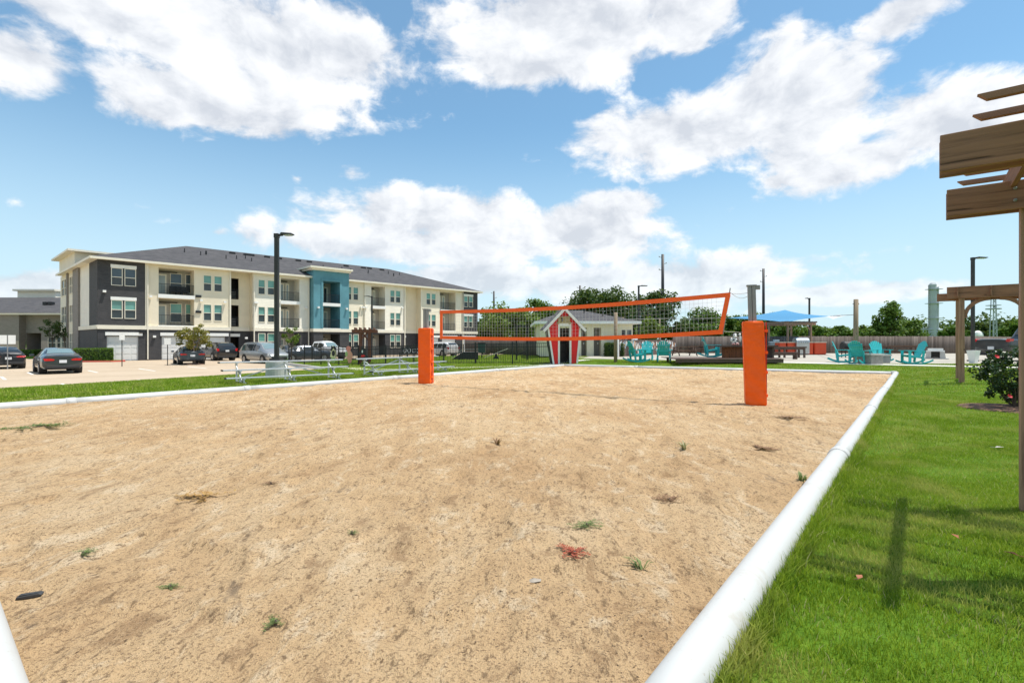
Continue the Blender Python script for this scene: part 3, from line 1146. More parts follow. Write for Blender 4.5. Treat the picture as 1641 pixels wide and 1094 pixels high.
def wall_panel(name, mat, parent, u0, u1, z0, z1, holes, y=0.0, depth=0.14, loc=(0, 0, 0), rz=0.0, back=None, hole_depth=None):
    """front skin in local x/z facing -y with rectangular openings and their reveals"""
    us = sorted(set([u0, u1] + [h[i] for h in holes for i in (0, 1) if u0 < h[i] < u1]))
    zs = sorted(set([z0, z1] + [h[i] for h in holes for i in (2, 3) if z0 < h[i] < z1]))
    mb = MB()

    def hole(u, z):
        for h in holes:
            if h[0] < u < h[1] and h[2] < z < h[3]:
                return h
        return None
    for i in range(len(us) - 1):
        for j in range(len(zs) - 1):
            a, b, c, d = us[i], us[i + 1], zs[j], zs[j + 1]
            if hole((a + b) / 2, (c + d) / 2) is None:
                mb.quad((a, y, c), (b, y, c), (b, y, d), (a, y, d))
    for h in holes:
        a, b, c, d = h[:4]
        e = h[4] if len(h) > 4 else depth
        mb.quad((a, y, c), (a, y, d), (a, y + e, d), (a, y + e, c))
        mb.quad((b, y, d), (b, y, c), (b, y + e, c), (b, y + e, d))
        mb.quad((a, y, d), (b, y, d), (b, y + e, d), (a, y + e, d))
        mb.quad((b, y, c), (a, y, c), (a, y + e, c), (b, y + e, c))
    return mb.build(name, mat, parent, loc, rz)


def window(parent, u0, u1, z0, z1, y=0.0, top='pane_blind', low='pane_dark', loc=(0, 0, 0), rz=0.0, trim=0.055):
    """double hung sash: frame with an upper and a lower pane"""
    f = MB()
    t = trim
    zm = (z0 + z1) / 2 - 0.03
    yf, yb = y - 0.025, y + 0.10
    f.box(u0, u0 + t, yf, yb, z0, z1)
    f.box(u1 - t, u1, yf, yb, z0, z1)
    f.box(u0 + t, u1 - t, yf, yb, z1 - t, z1)
    f.box(u0 + t, u1 - t, yf - 0.02, yb, z0, z0 + t)
    f.box(u0 + t, u1 - t, yf + 0.03, yb, zm - 0.03, zm + 0.03)
    w = f.build('window', 'trim_cream', parent, loc, rz)
    p = MB()
    p.box(u0 + t, u1 - t, y + 0.06, y + 0.08, zm + 0.03, z1 - t)
    p.build('pane', top, w)
    p = MB()
    p.box(u0 + t, u1 - t, y + 0.075, y + 0.095, z0 + t, zm - 0.03)
    p.build('pane', low, w)
    return w


def railing(parent, u0, u1, z0, y=0.0, h=1.05, step=0.12):
    mb = MB()
    mb.box(u0, u1, y - .02, y + .02, z0 + h - .04, z0 + h)
    mb.box(u0, u1, y - .015, y + .015, z0 + .08, z0 + .11)
    n = int((u1 - u0) / step)
    for i in range(n + 1):
        x = u0 + (u1 - u0) * i / n
        w = .02 if i % 8 else .035
        mb.box(x - w / 2, x + w / 2, y - .011, y + .011, z0 + .1, z0 + h - .02)
    return mb.build('railing', 'black_metal', parent)


def garage_door(parent, u0, u1, z1, y=0.13):
    """sectional door: four rows of raised panels"""
    d = MB()
    d.box(u0, u1, y + .03, y + .06, 0.0, z1)
    g = d.build('garage_door', 'garage_white', parent)
    rows, cols = 4, 4
    hh, ww = z1 / rows, (u1 - u0) / cols
    for r in range(rows):
        p = MB()
        p.box(u0 + .01, u1 - .01, y + .005, y + .03, r * hh + .012, (r + 1) * hh - .012)
        for c in range(cols):
            p.box(u0 + c * ww + .07, u0 + (c + 1) * ww - .07, y - .008, y + .005, r * hh + .09, (r + 1) * hh - .09)
        p.build('panel', 'garage_white', g)
    return g


def apartment():
    B = thing('apartment_building', 'long three storey apartment block with cream walls, dark brick ends and a teal tower', 'building', FC, R(45))
    ZB, ZT, ZE = 2.97, 3.34, 9.38
    L = FU(765)
    W3, W2, W1 = (7.06, 8.72), (3.97, 5.70), (0.95, 2.74)
    B3, B2 = (6.5, 9.1), (3.42, 6.1)
    DP = 1.6

    def u(px):
        return FU(px)
    # ---------------- upper wall sections: (px0, px1, material, window columns, balcony columns, y)
    secs = [(156, 234, 'brick_dark', [(178, 196.5), (199.5, 218)], [], 0.0),
            (234, 369, 'stucco_cream', [(326, 339.5), (343, 356.5)], [(254.5, 311.5)], 0.06),
            (406, 495, 'siding_white', [(413.5, 425), (428.5, 440)], [(450, 480)], 0.0),
            (555, 584, 'siding_cream', [(555.6, 563.5), (566, 574.5)], [], 0.02),
            (584, 649, 'siding_white', [(625, 632.5), (634, 642)], [(595, 617)], 0.0),
            (675, 740, 'siding_cream', [(683, 690), (691.5, 698.5)], [(705, 730)], 0.0),
            (740, 765, 'brick_dark', [(743, 749.5), (751, 757.5)], [], -0.06)]
    for (a, b, m, wins, bals, y) in secs:
        holes = []
        for (p, q) in wins:
            for (c, d) in (W3, W2):
                holes.append((u(p), u(q), c, d))
        for (p, q) in bals:
            for (c, d) in (B3, B2):
                holes.append((u(p), u(q), c, d, DP))
        wall_panel('wall', m, B, u(a), u(b), ZT, ZE, holes, y)
        for (p, q) in wins:
            navy = m == 'brick_dark' and a < 200
            window(B, u(p), u(q), *W3, y=y, top='pane_navy' if navy else 'pane_blind')
            window(B, u(p), u(q), *W2, y=y)
        if m == 'brick_dark':
            for (c, d) in (W3, W2):
                h = MB()
                h.box(u(wins[0][0]) - .04, u(wins[1][1]) + .04, y - .05, y + .05, d, d + .30)
                h.build('window_header', 'white_paint', B)
        for (p, q) in bals:
            for (c, d) in (B3, B2):
                balcony(B, u(p), u(q), c, d, y, DP, wide=(a == 234))
    # cream corner boards between sections
    for px in (234, 369, 406, 495, 555, 649, 675, 740):
        c = MB()
        c.box(u(px) - .07, u(px) + .07, -.045, .045, ZT, ZE)
        c.build('corner_board', 'trim_cream', B)
    # ---------------- ground floor
    gsecs = [(156, 369, [(171, 222, 0, 2.31, .3), (259, 311, 0, 2.31, .3), (320, 361, 0, 2.31, .3)], []),
             (406, 495, [(450, 480, 0, 2.74, DP)], [(413.5, 425), (428.5, 440)]),
             (555, 649, [(595, 617, 0, 2.74, DP)], [(555.6, 563.5), (566, 574.5), (625, 632.5), (634, 642)]),
             (675, 765, [(679, 703, 0, 2.31, .3), (708, 730, 0, 2.31, .3), (741, 759, 0, 2.31, .3)], [])]
    for (a, b, gs, wins) in gsecs:
        holes = [(u(g[0]), u(g[1]), g[2], g[3], g[4]) for g in gs] + [(u(p), u(q), *W1) for (p, q) in wins]
        wall_panel('base_wall', 'brick_dark', B, u(a), u(b), 0, ZB, holes, -.04)
        band = MB()
        band.box(u(a) - .02, u(b) + .02, -.12, .12, ZB, ZT)
        band.build('band_course', 'trim_cream', B)
        for (p, q) in wins:
            window(B, u(p), u(q), *W1, y=-.04)
        for g in gs:
            if g[4] < 1:
                garage_door(B, u(g[0]), u(g[1]), g[3], y=.1)
                h = MB()
                h.box(u(g[0]) - .12, u(g[1]) + .3, -.12, .1, g[3] + .07, g[3] + .38)
                h.build('door_header', 'white_paint', B)
            else:
                balcony(B, u(g[0]), u(g[1]), 0.02, g[3], -.04, DP, rail=False)
    # ---------------- stair recesses
    for (a, b, oa, ob, dpt) in ((369, 406, 370.5, 388.5, 2.4), (649, 675, 650, 657, 2.4)):
        holes = [(u(oa), u(ob), 6.45, 8.75, .2), (u(oa), u(ob), 3.45, 5.8, .2)]
        wall_panel('stair_wall', 'stucco_cream', B, u(a), u(b), ZT, ZE, holes, 1.2)
        wall_panel('base_wall', 'brick_dark', B, u(a), u(b), 0, ZB, [(u(oa) + .2, u(ob), 0, 2.3, .2)], 1.2)
        r = MB()
        r.quad((u(b), 1.2, 0), (u(b), -.04, 0), (u(b), -.04, ZB), (u(b), 1.2, ZB))
        r.quad((u(a), -.04, 0), (u(a), 1.2, 0), (u(a), 1.2, ZB), (u(a), -.04, ZB))
        r.build('base_return_wall', 'brick_dark', B)
        r = MB()
        r.quad((u(b), 1.2, ZB), (u(b), 0, ZB), (u(b), 0, ZE), (u(b), 1.2, ZE))
        r.quad((u(a), 0, ZB), (u(a), 1.2, ZB), (u(a), 1.2, ZE), (u(a), 0, ZE))
        r.build('return_wall', 'stucco_cream', B)
        band = MB()
        band.box(u(a) + .03, u(b) - .03, 1.08, 1.3, ZB, ZT)
        band.build('band_course', 'trim_cream', B)
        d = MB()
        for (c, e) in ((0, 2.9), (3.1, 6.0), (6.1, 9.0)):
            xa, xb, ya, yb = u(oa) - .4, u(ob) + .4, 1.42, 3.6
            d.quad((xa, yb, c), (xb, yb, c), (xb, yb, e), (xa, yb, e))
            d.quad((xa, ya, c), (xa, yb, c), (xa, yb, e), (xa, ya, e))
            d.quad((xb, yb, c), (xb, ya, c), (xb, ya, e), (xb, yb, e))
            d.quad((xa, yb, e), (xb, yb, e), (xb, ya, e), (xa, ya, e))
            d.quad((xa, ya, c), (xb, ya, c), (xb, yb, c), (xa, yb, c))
        d.build('stairwell', 'dark_recess', B)  # near-black box; the stairwell's shade is put into its colour
        h = MB()
        h.box(u(oa) + .1, u(ob) + .1, 1.1, 1.3, 2.36, 2.66)
        h.build('door_header', 'white_paint', B)
        for z in (6.45, 3.45):
            railing(B, u(oa), u(ob), z, 1.28)
            s = MB()
            for k in range(7):
                s.box(u(oa) + .05, u(ob) - .05, 2.0, 2.25, z - .2 + .17 * k, z - .12 + .17 * k)
            s.build('stair_treads', 'concrete_dark', B)
    # ---------------- teal tower
    ta, tb, ty, tz = u(497), u(553.5), -0.95, 10.35
    ha, hb = u(513.5) - .1, u(540) - .1
    wall_panel('tower_wall', 'stucco_teal', B, ta, tb, ZT, tz, [(ha, hb, 6.45, 9.05, DP + .9), (ha, hb, 3.42, 6.05, DP + .9)], ty)
    r = MB()
    r.quad((ta, 1.5, ZT), (ta, ty, ZT), (ta, ty, tz), (ta, 1.5, tz))
    r.quad((tb, ty, ZT), (tb, 1.5, ZT), (tb, 1.5, tz), (tb, ty, tz))
    r.quad((tb, 5, ZE), (ta, 5, ZE), (ta, 5, tz), (tb, 5, tz))
    r.quad((ta, 5, ZE), (ta, 1.5, ZE), (ta, 1.5, tz), (ta, 5, tz))
    r.quad((tb, 1.5, ZE), (tb, 5, ZE), (tb, 5, tz), (tb, 1.5, tz))
    r.build('tower_side_wall', 'stucco_teal', B)
    r = MB()
    r.box(ta - .55, tb + .3, ty - .45, 5.3, tz + .12, tz + .34)
    r.box(ta - .3, tb + .15, ty - .22, 5.1, tz - .1, tz + .12)
    r.build('cornice', 'trim_cream', B)
    wall_panel('tower_base_wall', 'brick_dark', B, ta, tb, 0, ZB, [(ha, hb, 0, 2.74, DP + .9)], ty - .03)
    for xx, s0, s1 in ((ta, 1.5, ty - .03), (tb, ty - .03, 1.5)):
        r = MB()
        r.quad((xx, s0, 0), (xx, s1, 0), (xx, s1, ZB), (xx, s0, ZB))
        r.build('tower_base_side_wall', 'brick_dark', B)
    r = MB()
    r.box(ta - .08, tb + .08, ty - .12, 1.0, ZB, ZT)
    r.build('band_course', 'trim_cream', B)
    h = MB()
    h.box(ha - .25, hb + .25, ty - .1, ty + .1, 9.05, 9.3)
    h.box(ha - .25, ha, ty - .06, ty + .05, 3.42, 9.05)
    h.box(hb, hb + .25, ty - .06, ty + .05, 3.42, 9.05)
    h.build('tower_trim', 'stucco_teal', B)
    for (c, d) in ((6.45, 9.05), (3.42, 6.05)):
        balcony(B, ha, hb, c, d, ty, DP + .9, french=True)
    balcony(B, ha, hb, .02, 2.74, ty, DP + .9, rail=False, french=True)
    # ---------------- left side wall, square-cut bays going back
    rs = R(-86.2)
    SL = 20.0                                    # local x runs from the back (-SL) to the corner (0)
    side = dict(loc=(0, 0, 0), rz=rs)
    wall_panel('side_wall', 'brick_dark', B, -3.8, 0, ZT, ZE, [], 0, **side)
    wall_panel('side_wall', 'siding_white', B, -8.4, -3.8, ZT, ZE, [], 0.03, **side)
    wall_panel('side_wall', 'siding_cream', B, -SL, -8.4, 0, ZE, [(-14.2, -11.8, 7.0, 8.9), (-14.2, -11.8, 3.9, 5.8), (-14.2, -11.8, .9, 2.7), (-19.2, -15.6, 7.0, 8.9), (-19.2, -15.6, 3.9, 5.8), (-19.2, -15.6, .9, 2.7)], 0, **side)
    wall_panel('side_base_wall', 'brick_dark', B, -8.4, 0, 0, ZB, [], -.04, **side)
    for x0, x1 in ((-14.2, -11.8), (-19.2, -15.6)):
        for (c, d) in ((7.0, 8.9), (3.9, 5.8), (.9, 2.7)):
            xm = (x0 + x1) / 2
            window(B, x0, xm - .04, c, d, y=0, top='pane_dark', loc=(0, 0, 0), rz=rs)
            window(B, xm + .04, x1, c, d, y=0, top='pane_dark', loc=(0, 0, 0), rz=rs)
    m = MB()
    m.box(-8.4, 0, -.12, .1, ZB, ZT)
    m.build('band_course', 'trim_cream', B, rz=rs)
    m = MB()
    m.box(-11.3, -8.4, -.16, .2, 0, ZE)
    m.build('pilaster', 'brick_taupe', B, rz=rs)
    m = MB()
    m.box(-15.2, -14.6, -.16, .2, 0, ZE)
    m.build('pilaster', 'brick_taupe', B, rz=rs)
    m = MB()
    m.box(-SL, -10.5, -.1, 5, ZE + .3, 11.25)
    m.build('parapet_tower', 'siding_cream', B, rz=rs)
    m = MB()
    m.box(-SL - .6, -9.8, -.75, 5.5, 11.25, 11.45)
    m.build('parapet_cap', 'trim_cream', B, rz=rs)
    # ---------------- right end and back
    wall_panel('end_wall', 'siding_white', B, 0, 18, 0, ZE, [], 0, loc=(L, 0, 0), rz=R(90))
    wall_panel('back_wall', 'siding_white', B, 0, L + 1, 0, ZE, [], 0, loc=(L, 18, 0), rz=R(180))
    # ---------------- roof
    ov = .62
    x0, x1, y0, y1 = -ov, L + ov, -ov, 18 + ov
    r0, r1, ym, zr, ze = 9.0, L - 10.2, 9.0, 12.95, ZE + .16
    rf = MB()
    rf.poly([(x0, y0, ze), (x1, y0, ze), (r1, ym, zr), (r0, ym, zr)])
    rf.poly([(x1, y0, ze), (x1, y1, ze), (r1, ym, zr)])
    rf.poly([(x1, y1, ze), (x0 - 1.2, y1, ze), (r0, ym, zr), (r1, ym, zr)])
    rf.poly([(x0 - 1.2, y1, ze), (x0, y0, ze), (r0, ym, zr)])
    roof = rf.build('roof', 'shingle', B)
    f = MB()
    f.box(x0, x1, y0 - .03, y0 + .02, ZE - .03, ze + .015)
    f.bar((x0 - .01, y0, ZE + .065), (x0 - 1.2, y1, ZE + .065), .05, .21)
    f.box(x1 - .02, x1 + .03, y0, y1, ZE - .03, ze + .015)
    f.build('gutter', 'trim_cream', roof)
    f = MB()
    f.poly([(x0, y0, ZE), (x0 - 1.2, y1, ZE), (x1, y1, ZE), (x1, y0, ZE)])
    f.build('soffit', 'trim_cream', roof)
    rv = random.Random(4)
    for k in range(30):
        t = rv.uniform(.06, .95)
        s = rv.choice((.85, .84, .5, .55, .62))
        xx = (x0 + (r0 - x0) * s) * (1 - t) + (x1 + (r1 - x1) * s) * t
        yy = y0 + (ym - y0) * s
        zz = ze + (zr - ze) * s
        v = MB()
        if s > .8:
            v.box(xx - .3, xx + .3, yy - .22, yy + .22, zz - .1, zz + .16)
        else:
            v.tube([(xx, yy, zz - .1), (xx, yy, zz + .42)], .05, 8)
        v.build('roof_vent', 'black_metal', roof)
    # downpipes, wall lamps, number plates
    for px in (236.5, 406.8, 494, 584, 648, 741):
        d = MB()
        d.box(u(px) - .05, u(px) + .05, -.16, -.06, .1, ZE)
        d.build('downpipe', 'trim_cream', B)
    for (px, z) in ((167, 6.35), (241, 6.1), (322, 5.95), (360, 5.9), (408.5, 6.0), (411, 6.0), (490, 5.7), (578, 6.1), (582, 6.1), (586, 6.1), (644, 6.3), (247, 2.2), (394, 2.1), (504, 5.75), (549, 5.75)):
        d = MB()
        yy = -.98 if 497 < px < 554 else -.02
        d.box(u(px) - .12, u(px) + .12, yy - .22, yy, z, z + .2)
        d.build('wall_lamp', 'white_paint', B)
    for (px, z, y) in ((318, 4.75, .0), (318, 6.35, .0), (376, 2.75, 1.14), (228, 2.62, -.1)):
        d = MB()
        d.box(u(px) - .26, u(px) + .26, y - .06, y + .02, z, z + .24)
        d.build('number_plate', 'black_metal', B)
    return B


def balcony(B, u0, u1, z0, z1, y, dp, rail=True, wide=False, french=False):
    """recess behind an opening: back wall, door with glass, windows, floor edge and railing"""
    b = MB()
    b.quad((u0, y + dp, z0), (u1, y + dp, z0), (u1, y + dp, z1), (u0, y + dp, z1))
    bk = b.build('balcony_wall', 'balcony_wall', B)
    yb = y + dp
    w = u1 - u0
    top = min(z0 + 2.15, z1 - .3)

    def leaf(a, c, glass):
        d = MB()
        d.box(a, c, yb - .07, yb - .01, z0 + .02, top)
        dd = d.build('balcony_door', 'trim_cream', B)
        g = MB()
        g.box(a + .14, c - .14, yb - .085, yb - .07, z0 + .25, top - .16)
        g.build('pane', glass, dd)
    if wide:
        leaf(u0 + .06, u0 + .95, 'pane_pale')
        for k in range(2):
            a = u0 + 1.25 + k * 1.35
            window(B, a, a + 1.05, z0 + .35, top + .15, y=yb - .1, top='pane_navy' if z0 > 5 else 'pane_blind')
    elif french:
        leaf(u0 + w * .2, u0 + w * .48, 'pane_dark' if z0 > 5 else 'pane_pale')
        leaf(u0 + w * .52, u0 + w * .8, 'pane_dark' if z0 > 5 else 'pane_pale')
    else:
        leaf(u0 + w * .12, u0 + w * .45, 'pane_pale')
        leaf(u0 + w * .52, u0 + w * .72, 'pane_pale')
    t = MB()
    t.box(u0 + w * .06, u0 + w * .62, yb - .1, yb - .01, top + .16, top + .30)
    t.build('transom', 'dark_recess', B)
    if rail:
        railing(B, u0, u1, z0, y + .06)
        s = MB()
        s.box(u0 - .06, u1 + .06, y - .09, y + .05, z0 - .38 if z0 > 5 else z0 - .1, z0 - .01)
        s.build('balcony_edge', 'white_paint', B)


APT = apartment()


# furniture on the first balcony
def deck_chair(u0, lab):
    p = FC + Vector((FD, FD, 0)) * u0 + Vector((-FD, FD, 0)) * .85
    t = thing('balcony_chair', lab, 'chair', (p.x, p.y, FC.z + 6.5), R(45), 'chairs on the upper balcony')
    m = MB()
    m.box(-.3, .3, -.3, .3, .32, .44)
    m.build('seat', 'black_metal', t)
    m = MB()
    m.box(-.3, .3, .24, .32, .44, .95)
    m.build('backrest', 'black_metal', t)
    for sx in (-1, 1):
        for sy in (-1, 1):
            m = MB()
            m.box(sx * .27 - .025, sx * .27 + .025, sy * .26 - .025, sy * .26 + .025, 0, .32)
            m.build('leg', 'black_metal', t)


for q, lab in ((281, 'dark wicker balcony chair beside the glazed door above the garages'), (290, 'dark wicker balcony chair between the other two above the garages'), (299, 'dark wicker balcony chair farthest from the glazed door above the garages')):
    deck_chair(FU(q), lab)


# ---- taupe clubhouse further left
def clubhouse():
    D = 64.0
    sc = D / FPX
    B = thing('clubhouse', 'single storey taupe brick clubhouse with grey hip roof and white roof tower', 'building', (-72, D, PARK_Z), 0.0)

    def X(px):
        return (px - 820.5) * sc + 72

    def Z(py):
        return CAM_H + (HOR - py) * sc - PARK_Z
    ze = Z(502)
    wall_panel('wall', 'brick_taupe', B, -12, X(41.5), 1.9, ze, [], -.9)
    wall_panel('base_wall', 'brick_tan', B, -12, X(41.5), 0, 1.9, [], -.92)
    m = MB()
    m.quad((X(41.5), -.9, 0), (X(41.5), 0, 0), (X(41.5), 0, ze), (X(41.5), -.9, ze))
    m.build('return_wall', 'brick_taupe', B)
    wall_panel('wall', 'brick_taupe', B, X(41.5), 22, 1.9, ze, [(X(42), X(66), 0, Z(533), 2.6), (X(77), X(105), 1.0, Z(539), .14)], 0)
    wall_panel('base_wall', 'brick_tan', B, X(66), 22, 0, 1.9, [(X(77), X(105), 1.0, Z(539), .14)], -.02)
    m = MB()
    m.quad((X(40), 2.6, 0), (X(68), 2.6, 0), (X(68), 2.6, Z(530)), (X(40), 2.6, Z(530)))
    m.build('entry_wall', 'dark_recess', B)
    m = MB()
    m.box(X(43), X(51.5), 2.45, 2.58, 0, Z(541))
    d = m.build('door', 'trim_cream', B)
    m = MB()
    m.box(X(43) + .1, X(51.5) - .1, 2.42, 2.45, .9, Z(541) - .15)
    m.build('pane', 'pane_dark', d)
    window(B, X(77), X(90), 1.0, Z(539), y=0, top='pane_dark')
    window(B, X(91), X(105), 1.0, Z(539), y=0, top='pane_dark')
    r = MB()
    r.poly([(-12, -1.6, ze), (X(60), -1.3, ze), (X(24), 9, ze + 2.8), (-12, 9, ze + 2.8)])
    r.poly([(X(60), -1.3, ze), (24, -1.0, ze), (24, 9, ze + .8), (X(24), 9, ze + 2.8)])
    r.poly([(-12, 9, ze + 2.8), (X(24), 9, ze + 2.8), (X(24), 20, ze), (-12, 20, ze)])
    r.poly([(X(24), 9, ze + 2.8), (24, 9, ze + .8), (24, 20, ze - .3), (X(24), 20, ze - .3)])
    rf = r.build('roof', 'shingle', B)
    m = MB()
    m.bar((-12, -1.6, ze - .09), (26, -1.0, ze - .09), .06, .2)
    m.build('gutter', 'trim_cream', rf)
    m = MB()
    m.poly([(-12, -1.6, ze - .1), (-12, 3, ze - .1), (26, 3, ze - .1), (26, -1, ze - .1)])
    m.build('soffit', 'trim_cream', rf)
    for px in (28, 37):
        v = MB()
        v.box(X(px), X(px) + .5, 3.4, 3.9, ze + 1.35, ze + 1.75)
        v.build('roof_vent', 'black_metal', rf)
    s2 = 1 + 9.5 / D
    m = MB()
    m.box((28 - 820.5) * sc * s2 + 72, (89 - 820.5) * sc * s2 + 72, 9.5, 14, ze + 1.5, (CAM_H + (HOR - 466) * sc * s2 - PARK_Z))
    tw = m.build('roof_tower', 'siding_white', B)
    m = MB()
    zt = (CAM_H + (HOR - 466) * sc * s2 - PARK_Z)
    m.box((25 - 820.5) * sc * s2 + 72, (92 - 820.5) * sc * s2 + 72, 9.0, 14.5, zt, zt + .25)
    m.build('tower_cap', 'trim_cream', tw)


clubhouse()


# ---- red kennel shaped gate house of the dog park
def gate_house():
    p = gpt(903, 583)
    sc = p.y / FPX
    G = thing('gate_house', 'bright red dog kennel shaped gateway with white trim and a bone shaped sign', 'gate', p, R(3))

    def X(px):
        return (px - 904.0) * sc

    def Z(py):
        return (583 - py) * sc
    xl0, xr0, xl1, xr1 = X(888), X(925.5), X(879), X(931)
    zsh, zap = Z(524), Z(496.5)
    dl, dr, dt = X(896.5), X(915), Z(522)
    D = 1.7
    # red weatherboards, one by one, left and right of the doorway and across the gable
    nb = 17
    hb = (zap) / nb

    def half(z):
        if z < zsh:
            t = z / zsh
            return xl0 + (xl1 - xl0) * t, xr0 + (xr1 - xr0) * t
        t = (z - zsh) / (zap - zsh)
        xm = (xl1 + xr1) / 2
        return xl1 + (xm - xl1) * t, xr1 + (xm - xr1) * t

    def board(a0, a1, b0, b1, z0, z1):
        m = MB()
        v = [(a0, -.035, z0), (b0, -.035, z0), (b1, -.012, z1), (a1, -.012, z1), (a0, .03, z0), (b0, .03, z0), (b1, .03, z1), (a1, .03, z1)]
        m._add(v, [(0, 1, 2, 3), (5, 4, 7, 6), (4, 0, 3, 7), (1, 5, 6, 2), (4, 5, 1, 0), (3, 2, 6, 7)])
        m.build('board', 'red_board', G)
    for k in range(nb):
        z0, z1 = k * hb, (k + 1) * hb
        a0, b0 = half(z0)
        a1, b1 = half(z1)
        if z1 <= dt + .02:
            board(a0, a1, dl, dl, z0, z1)
            board(dr, dr, b0, b1, z0, z1)
        else:
            board(a0, a1, b0, b1, z0, z1)
    # sloping side walls and roof
    for (b0, b1, s) in ((xl0, xl1, -1), (xr0, xr1, 1)):
        m = MB()
        m._add([(b0, 0, 0), (b1, 0, zsh), (b1, D, zsh), (b0, D, 0)], [(0, 1, 2, 3)])
        m.build('side_wall', 'car_black_plastic', G)
        m = MB()
        m.bar((b0, -.06, 0), (b1, -.06, zsh), .07, .10, 0, up=(1, 0, 0))
        m.build('corner_trim', 'white_paint', G)
    xm = (xl1 + xr1) / 2
    e = .28
    for s, xe in ((-1, xl1), (1, xr1)):
        sl = (zap - zsh) / abs(xm - xe)
        xo, zo = xe + s * e, zsh - sl * e
        m = MB()
        m._add([(xm, -.32, zap + .13), (xo, -.32, zo + .13), (xo, D + .2, zo + .13), (xm, D + .2, zap + .13),
                (xm, -.32, zap + .2), (xo, -.32, zo + .2), (xo, D + .2, zo + .2), (xm, D + .2, zap + .2)],
               [(0, 1, 2, 3), (4, 7, 6, 5), (0, 4, 5, 1), (1, 5, 6, 2), (2, 6, 7, 3)])
        m.build('roof_slope', 'shingle', G)
        m = MB()
        m.bar((xm, -.33, zap + .07), (xo, -.33, zo + .07), .05, .15)
        m.build('barge_board', 'white_paint', G)
    # white door surround
    w = .11
    m = MB()
    m.box(dl - w / 2, dl + w / 2, -.07, .05, 0, dt)
    m.build('door_jamb', 'white_paint', G)
    m = MB()
    m.box(dr - w / 2, dr + w / 2, -.07, .05, 0, dt)
    m.build('door_jamb', 'white_paint', G)
    m = MB()
    m.box(dl - w / 2, dr + w / 2, -.075, .05, dt, dt + .2)
    m.build('door_header', 'white_paint', G)
    # barred gate in the doorway
    g = thing_part('gate_leaf', G)
    m = MB()
    zt = Z(548)
    m.box(dl + .09, dr - .09, .9, .93, .08, .13)
    m.box(dl + .09, dr - .09, .9, .93, zt - .05, zt)
    m.box(dl + .09, dr - .09, .9, .93, zt * .52, zt * .52 + .05)
    m.box(dl + .09, dl + .13, .89, .94, .05, dt - .02)
    m.box(dr - .13, dr - .09, .89, .94, .05, dt - .02)
    n = 7
    for k in range(n):
        x = dl + .15 + (dr - dl - .3) * k / (n - 1)
        m.box(x - .03, x + .03, .9, .93, .1, zt)
    m.build('gate_bars', 'black_metal', G)
    bpy.data.objects.remove(g)
    m = MB()
    m.box(xl0 + .1, xr0 - .1, D - .04, D, 0, zsh)
    m.build('back_wall', 'taupe_door', G)  # added taupe sheet that darkens the doorway, shade put into its colour
    # bone shaped sign
    m = MB()
    cx, cz = X(904.5), Z(512)
    hw, hh = .33, .17
    pts = []
    for (qx, qz, a0, a1) in ((-hw, -hh, 90, 330), (hw, -hh, 210, 450), (hw, hh, -90, 150), (-hw, hh, 30, 270)):
        for k in range(9):
            a = R(a0 + (a1 - a0) * k / 8)
            pts.append((cx + qx + .085 * math.cos(a), cz + qz + .085 * math.sin(a)))
    m.box(cx - .35, cx + .35, -.10, -.06, cz - .2, cz + .2)
    for (qx, qz) in ((-hw, -hh), (hw, -hh), (hw, hh), (-hw, hh)):
        m.lathe([(.09, 0), (.09, .04)], 12, 0, Matrix.Translation((cx + qx, -.058, cz + qz)) @ Matrix.Rotation(R(90), 4, 'X'))
    s = m.build('bone_sign', 'sign_tan', G)
    m = MB()
    m.box(cx - .16, cx - .06, -.108, -.1, cz - .1, cz + .09)
    m.lathe([(.05, 0), (.05, .008)], 10, 0, Matrix.Translation((cx - .13, -.1, cz + .1)) @ Matrix.Rotation(R(90), 4, 'X'))
    m.build('dog_mark', 'statue_black', s)


def thing_part(name, parent):
    o = bpy.data.objects.new(name, None)
    COL.objects.link(o)
    o.parent = parent
    return o


gate_house()


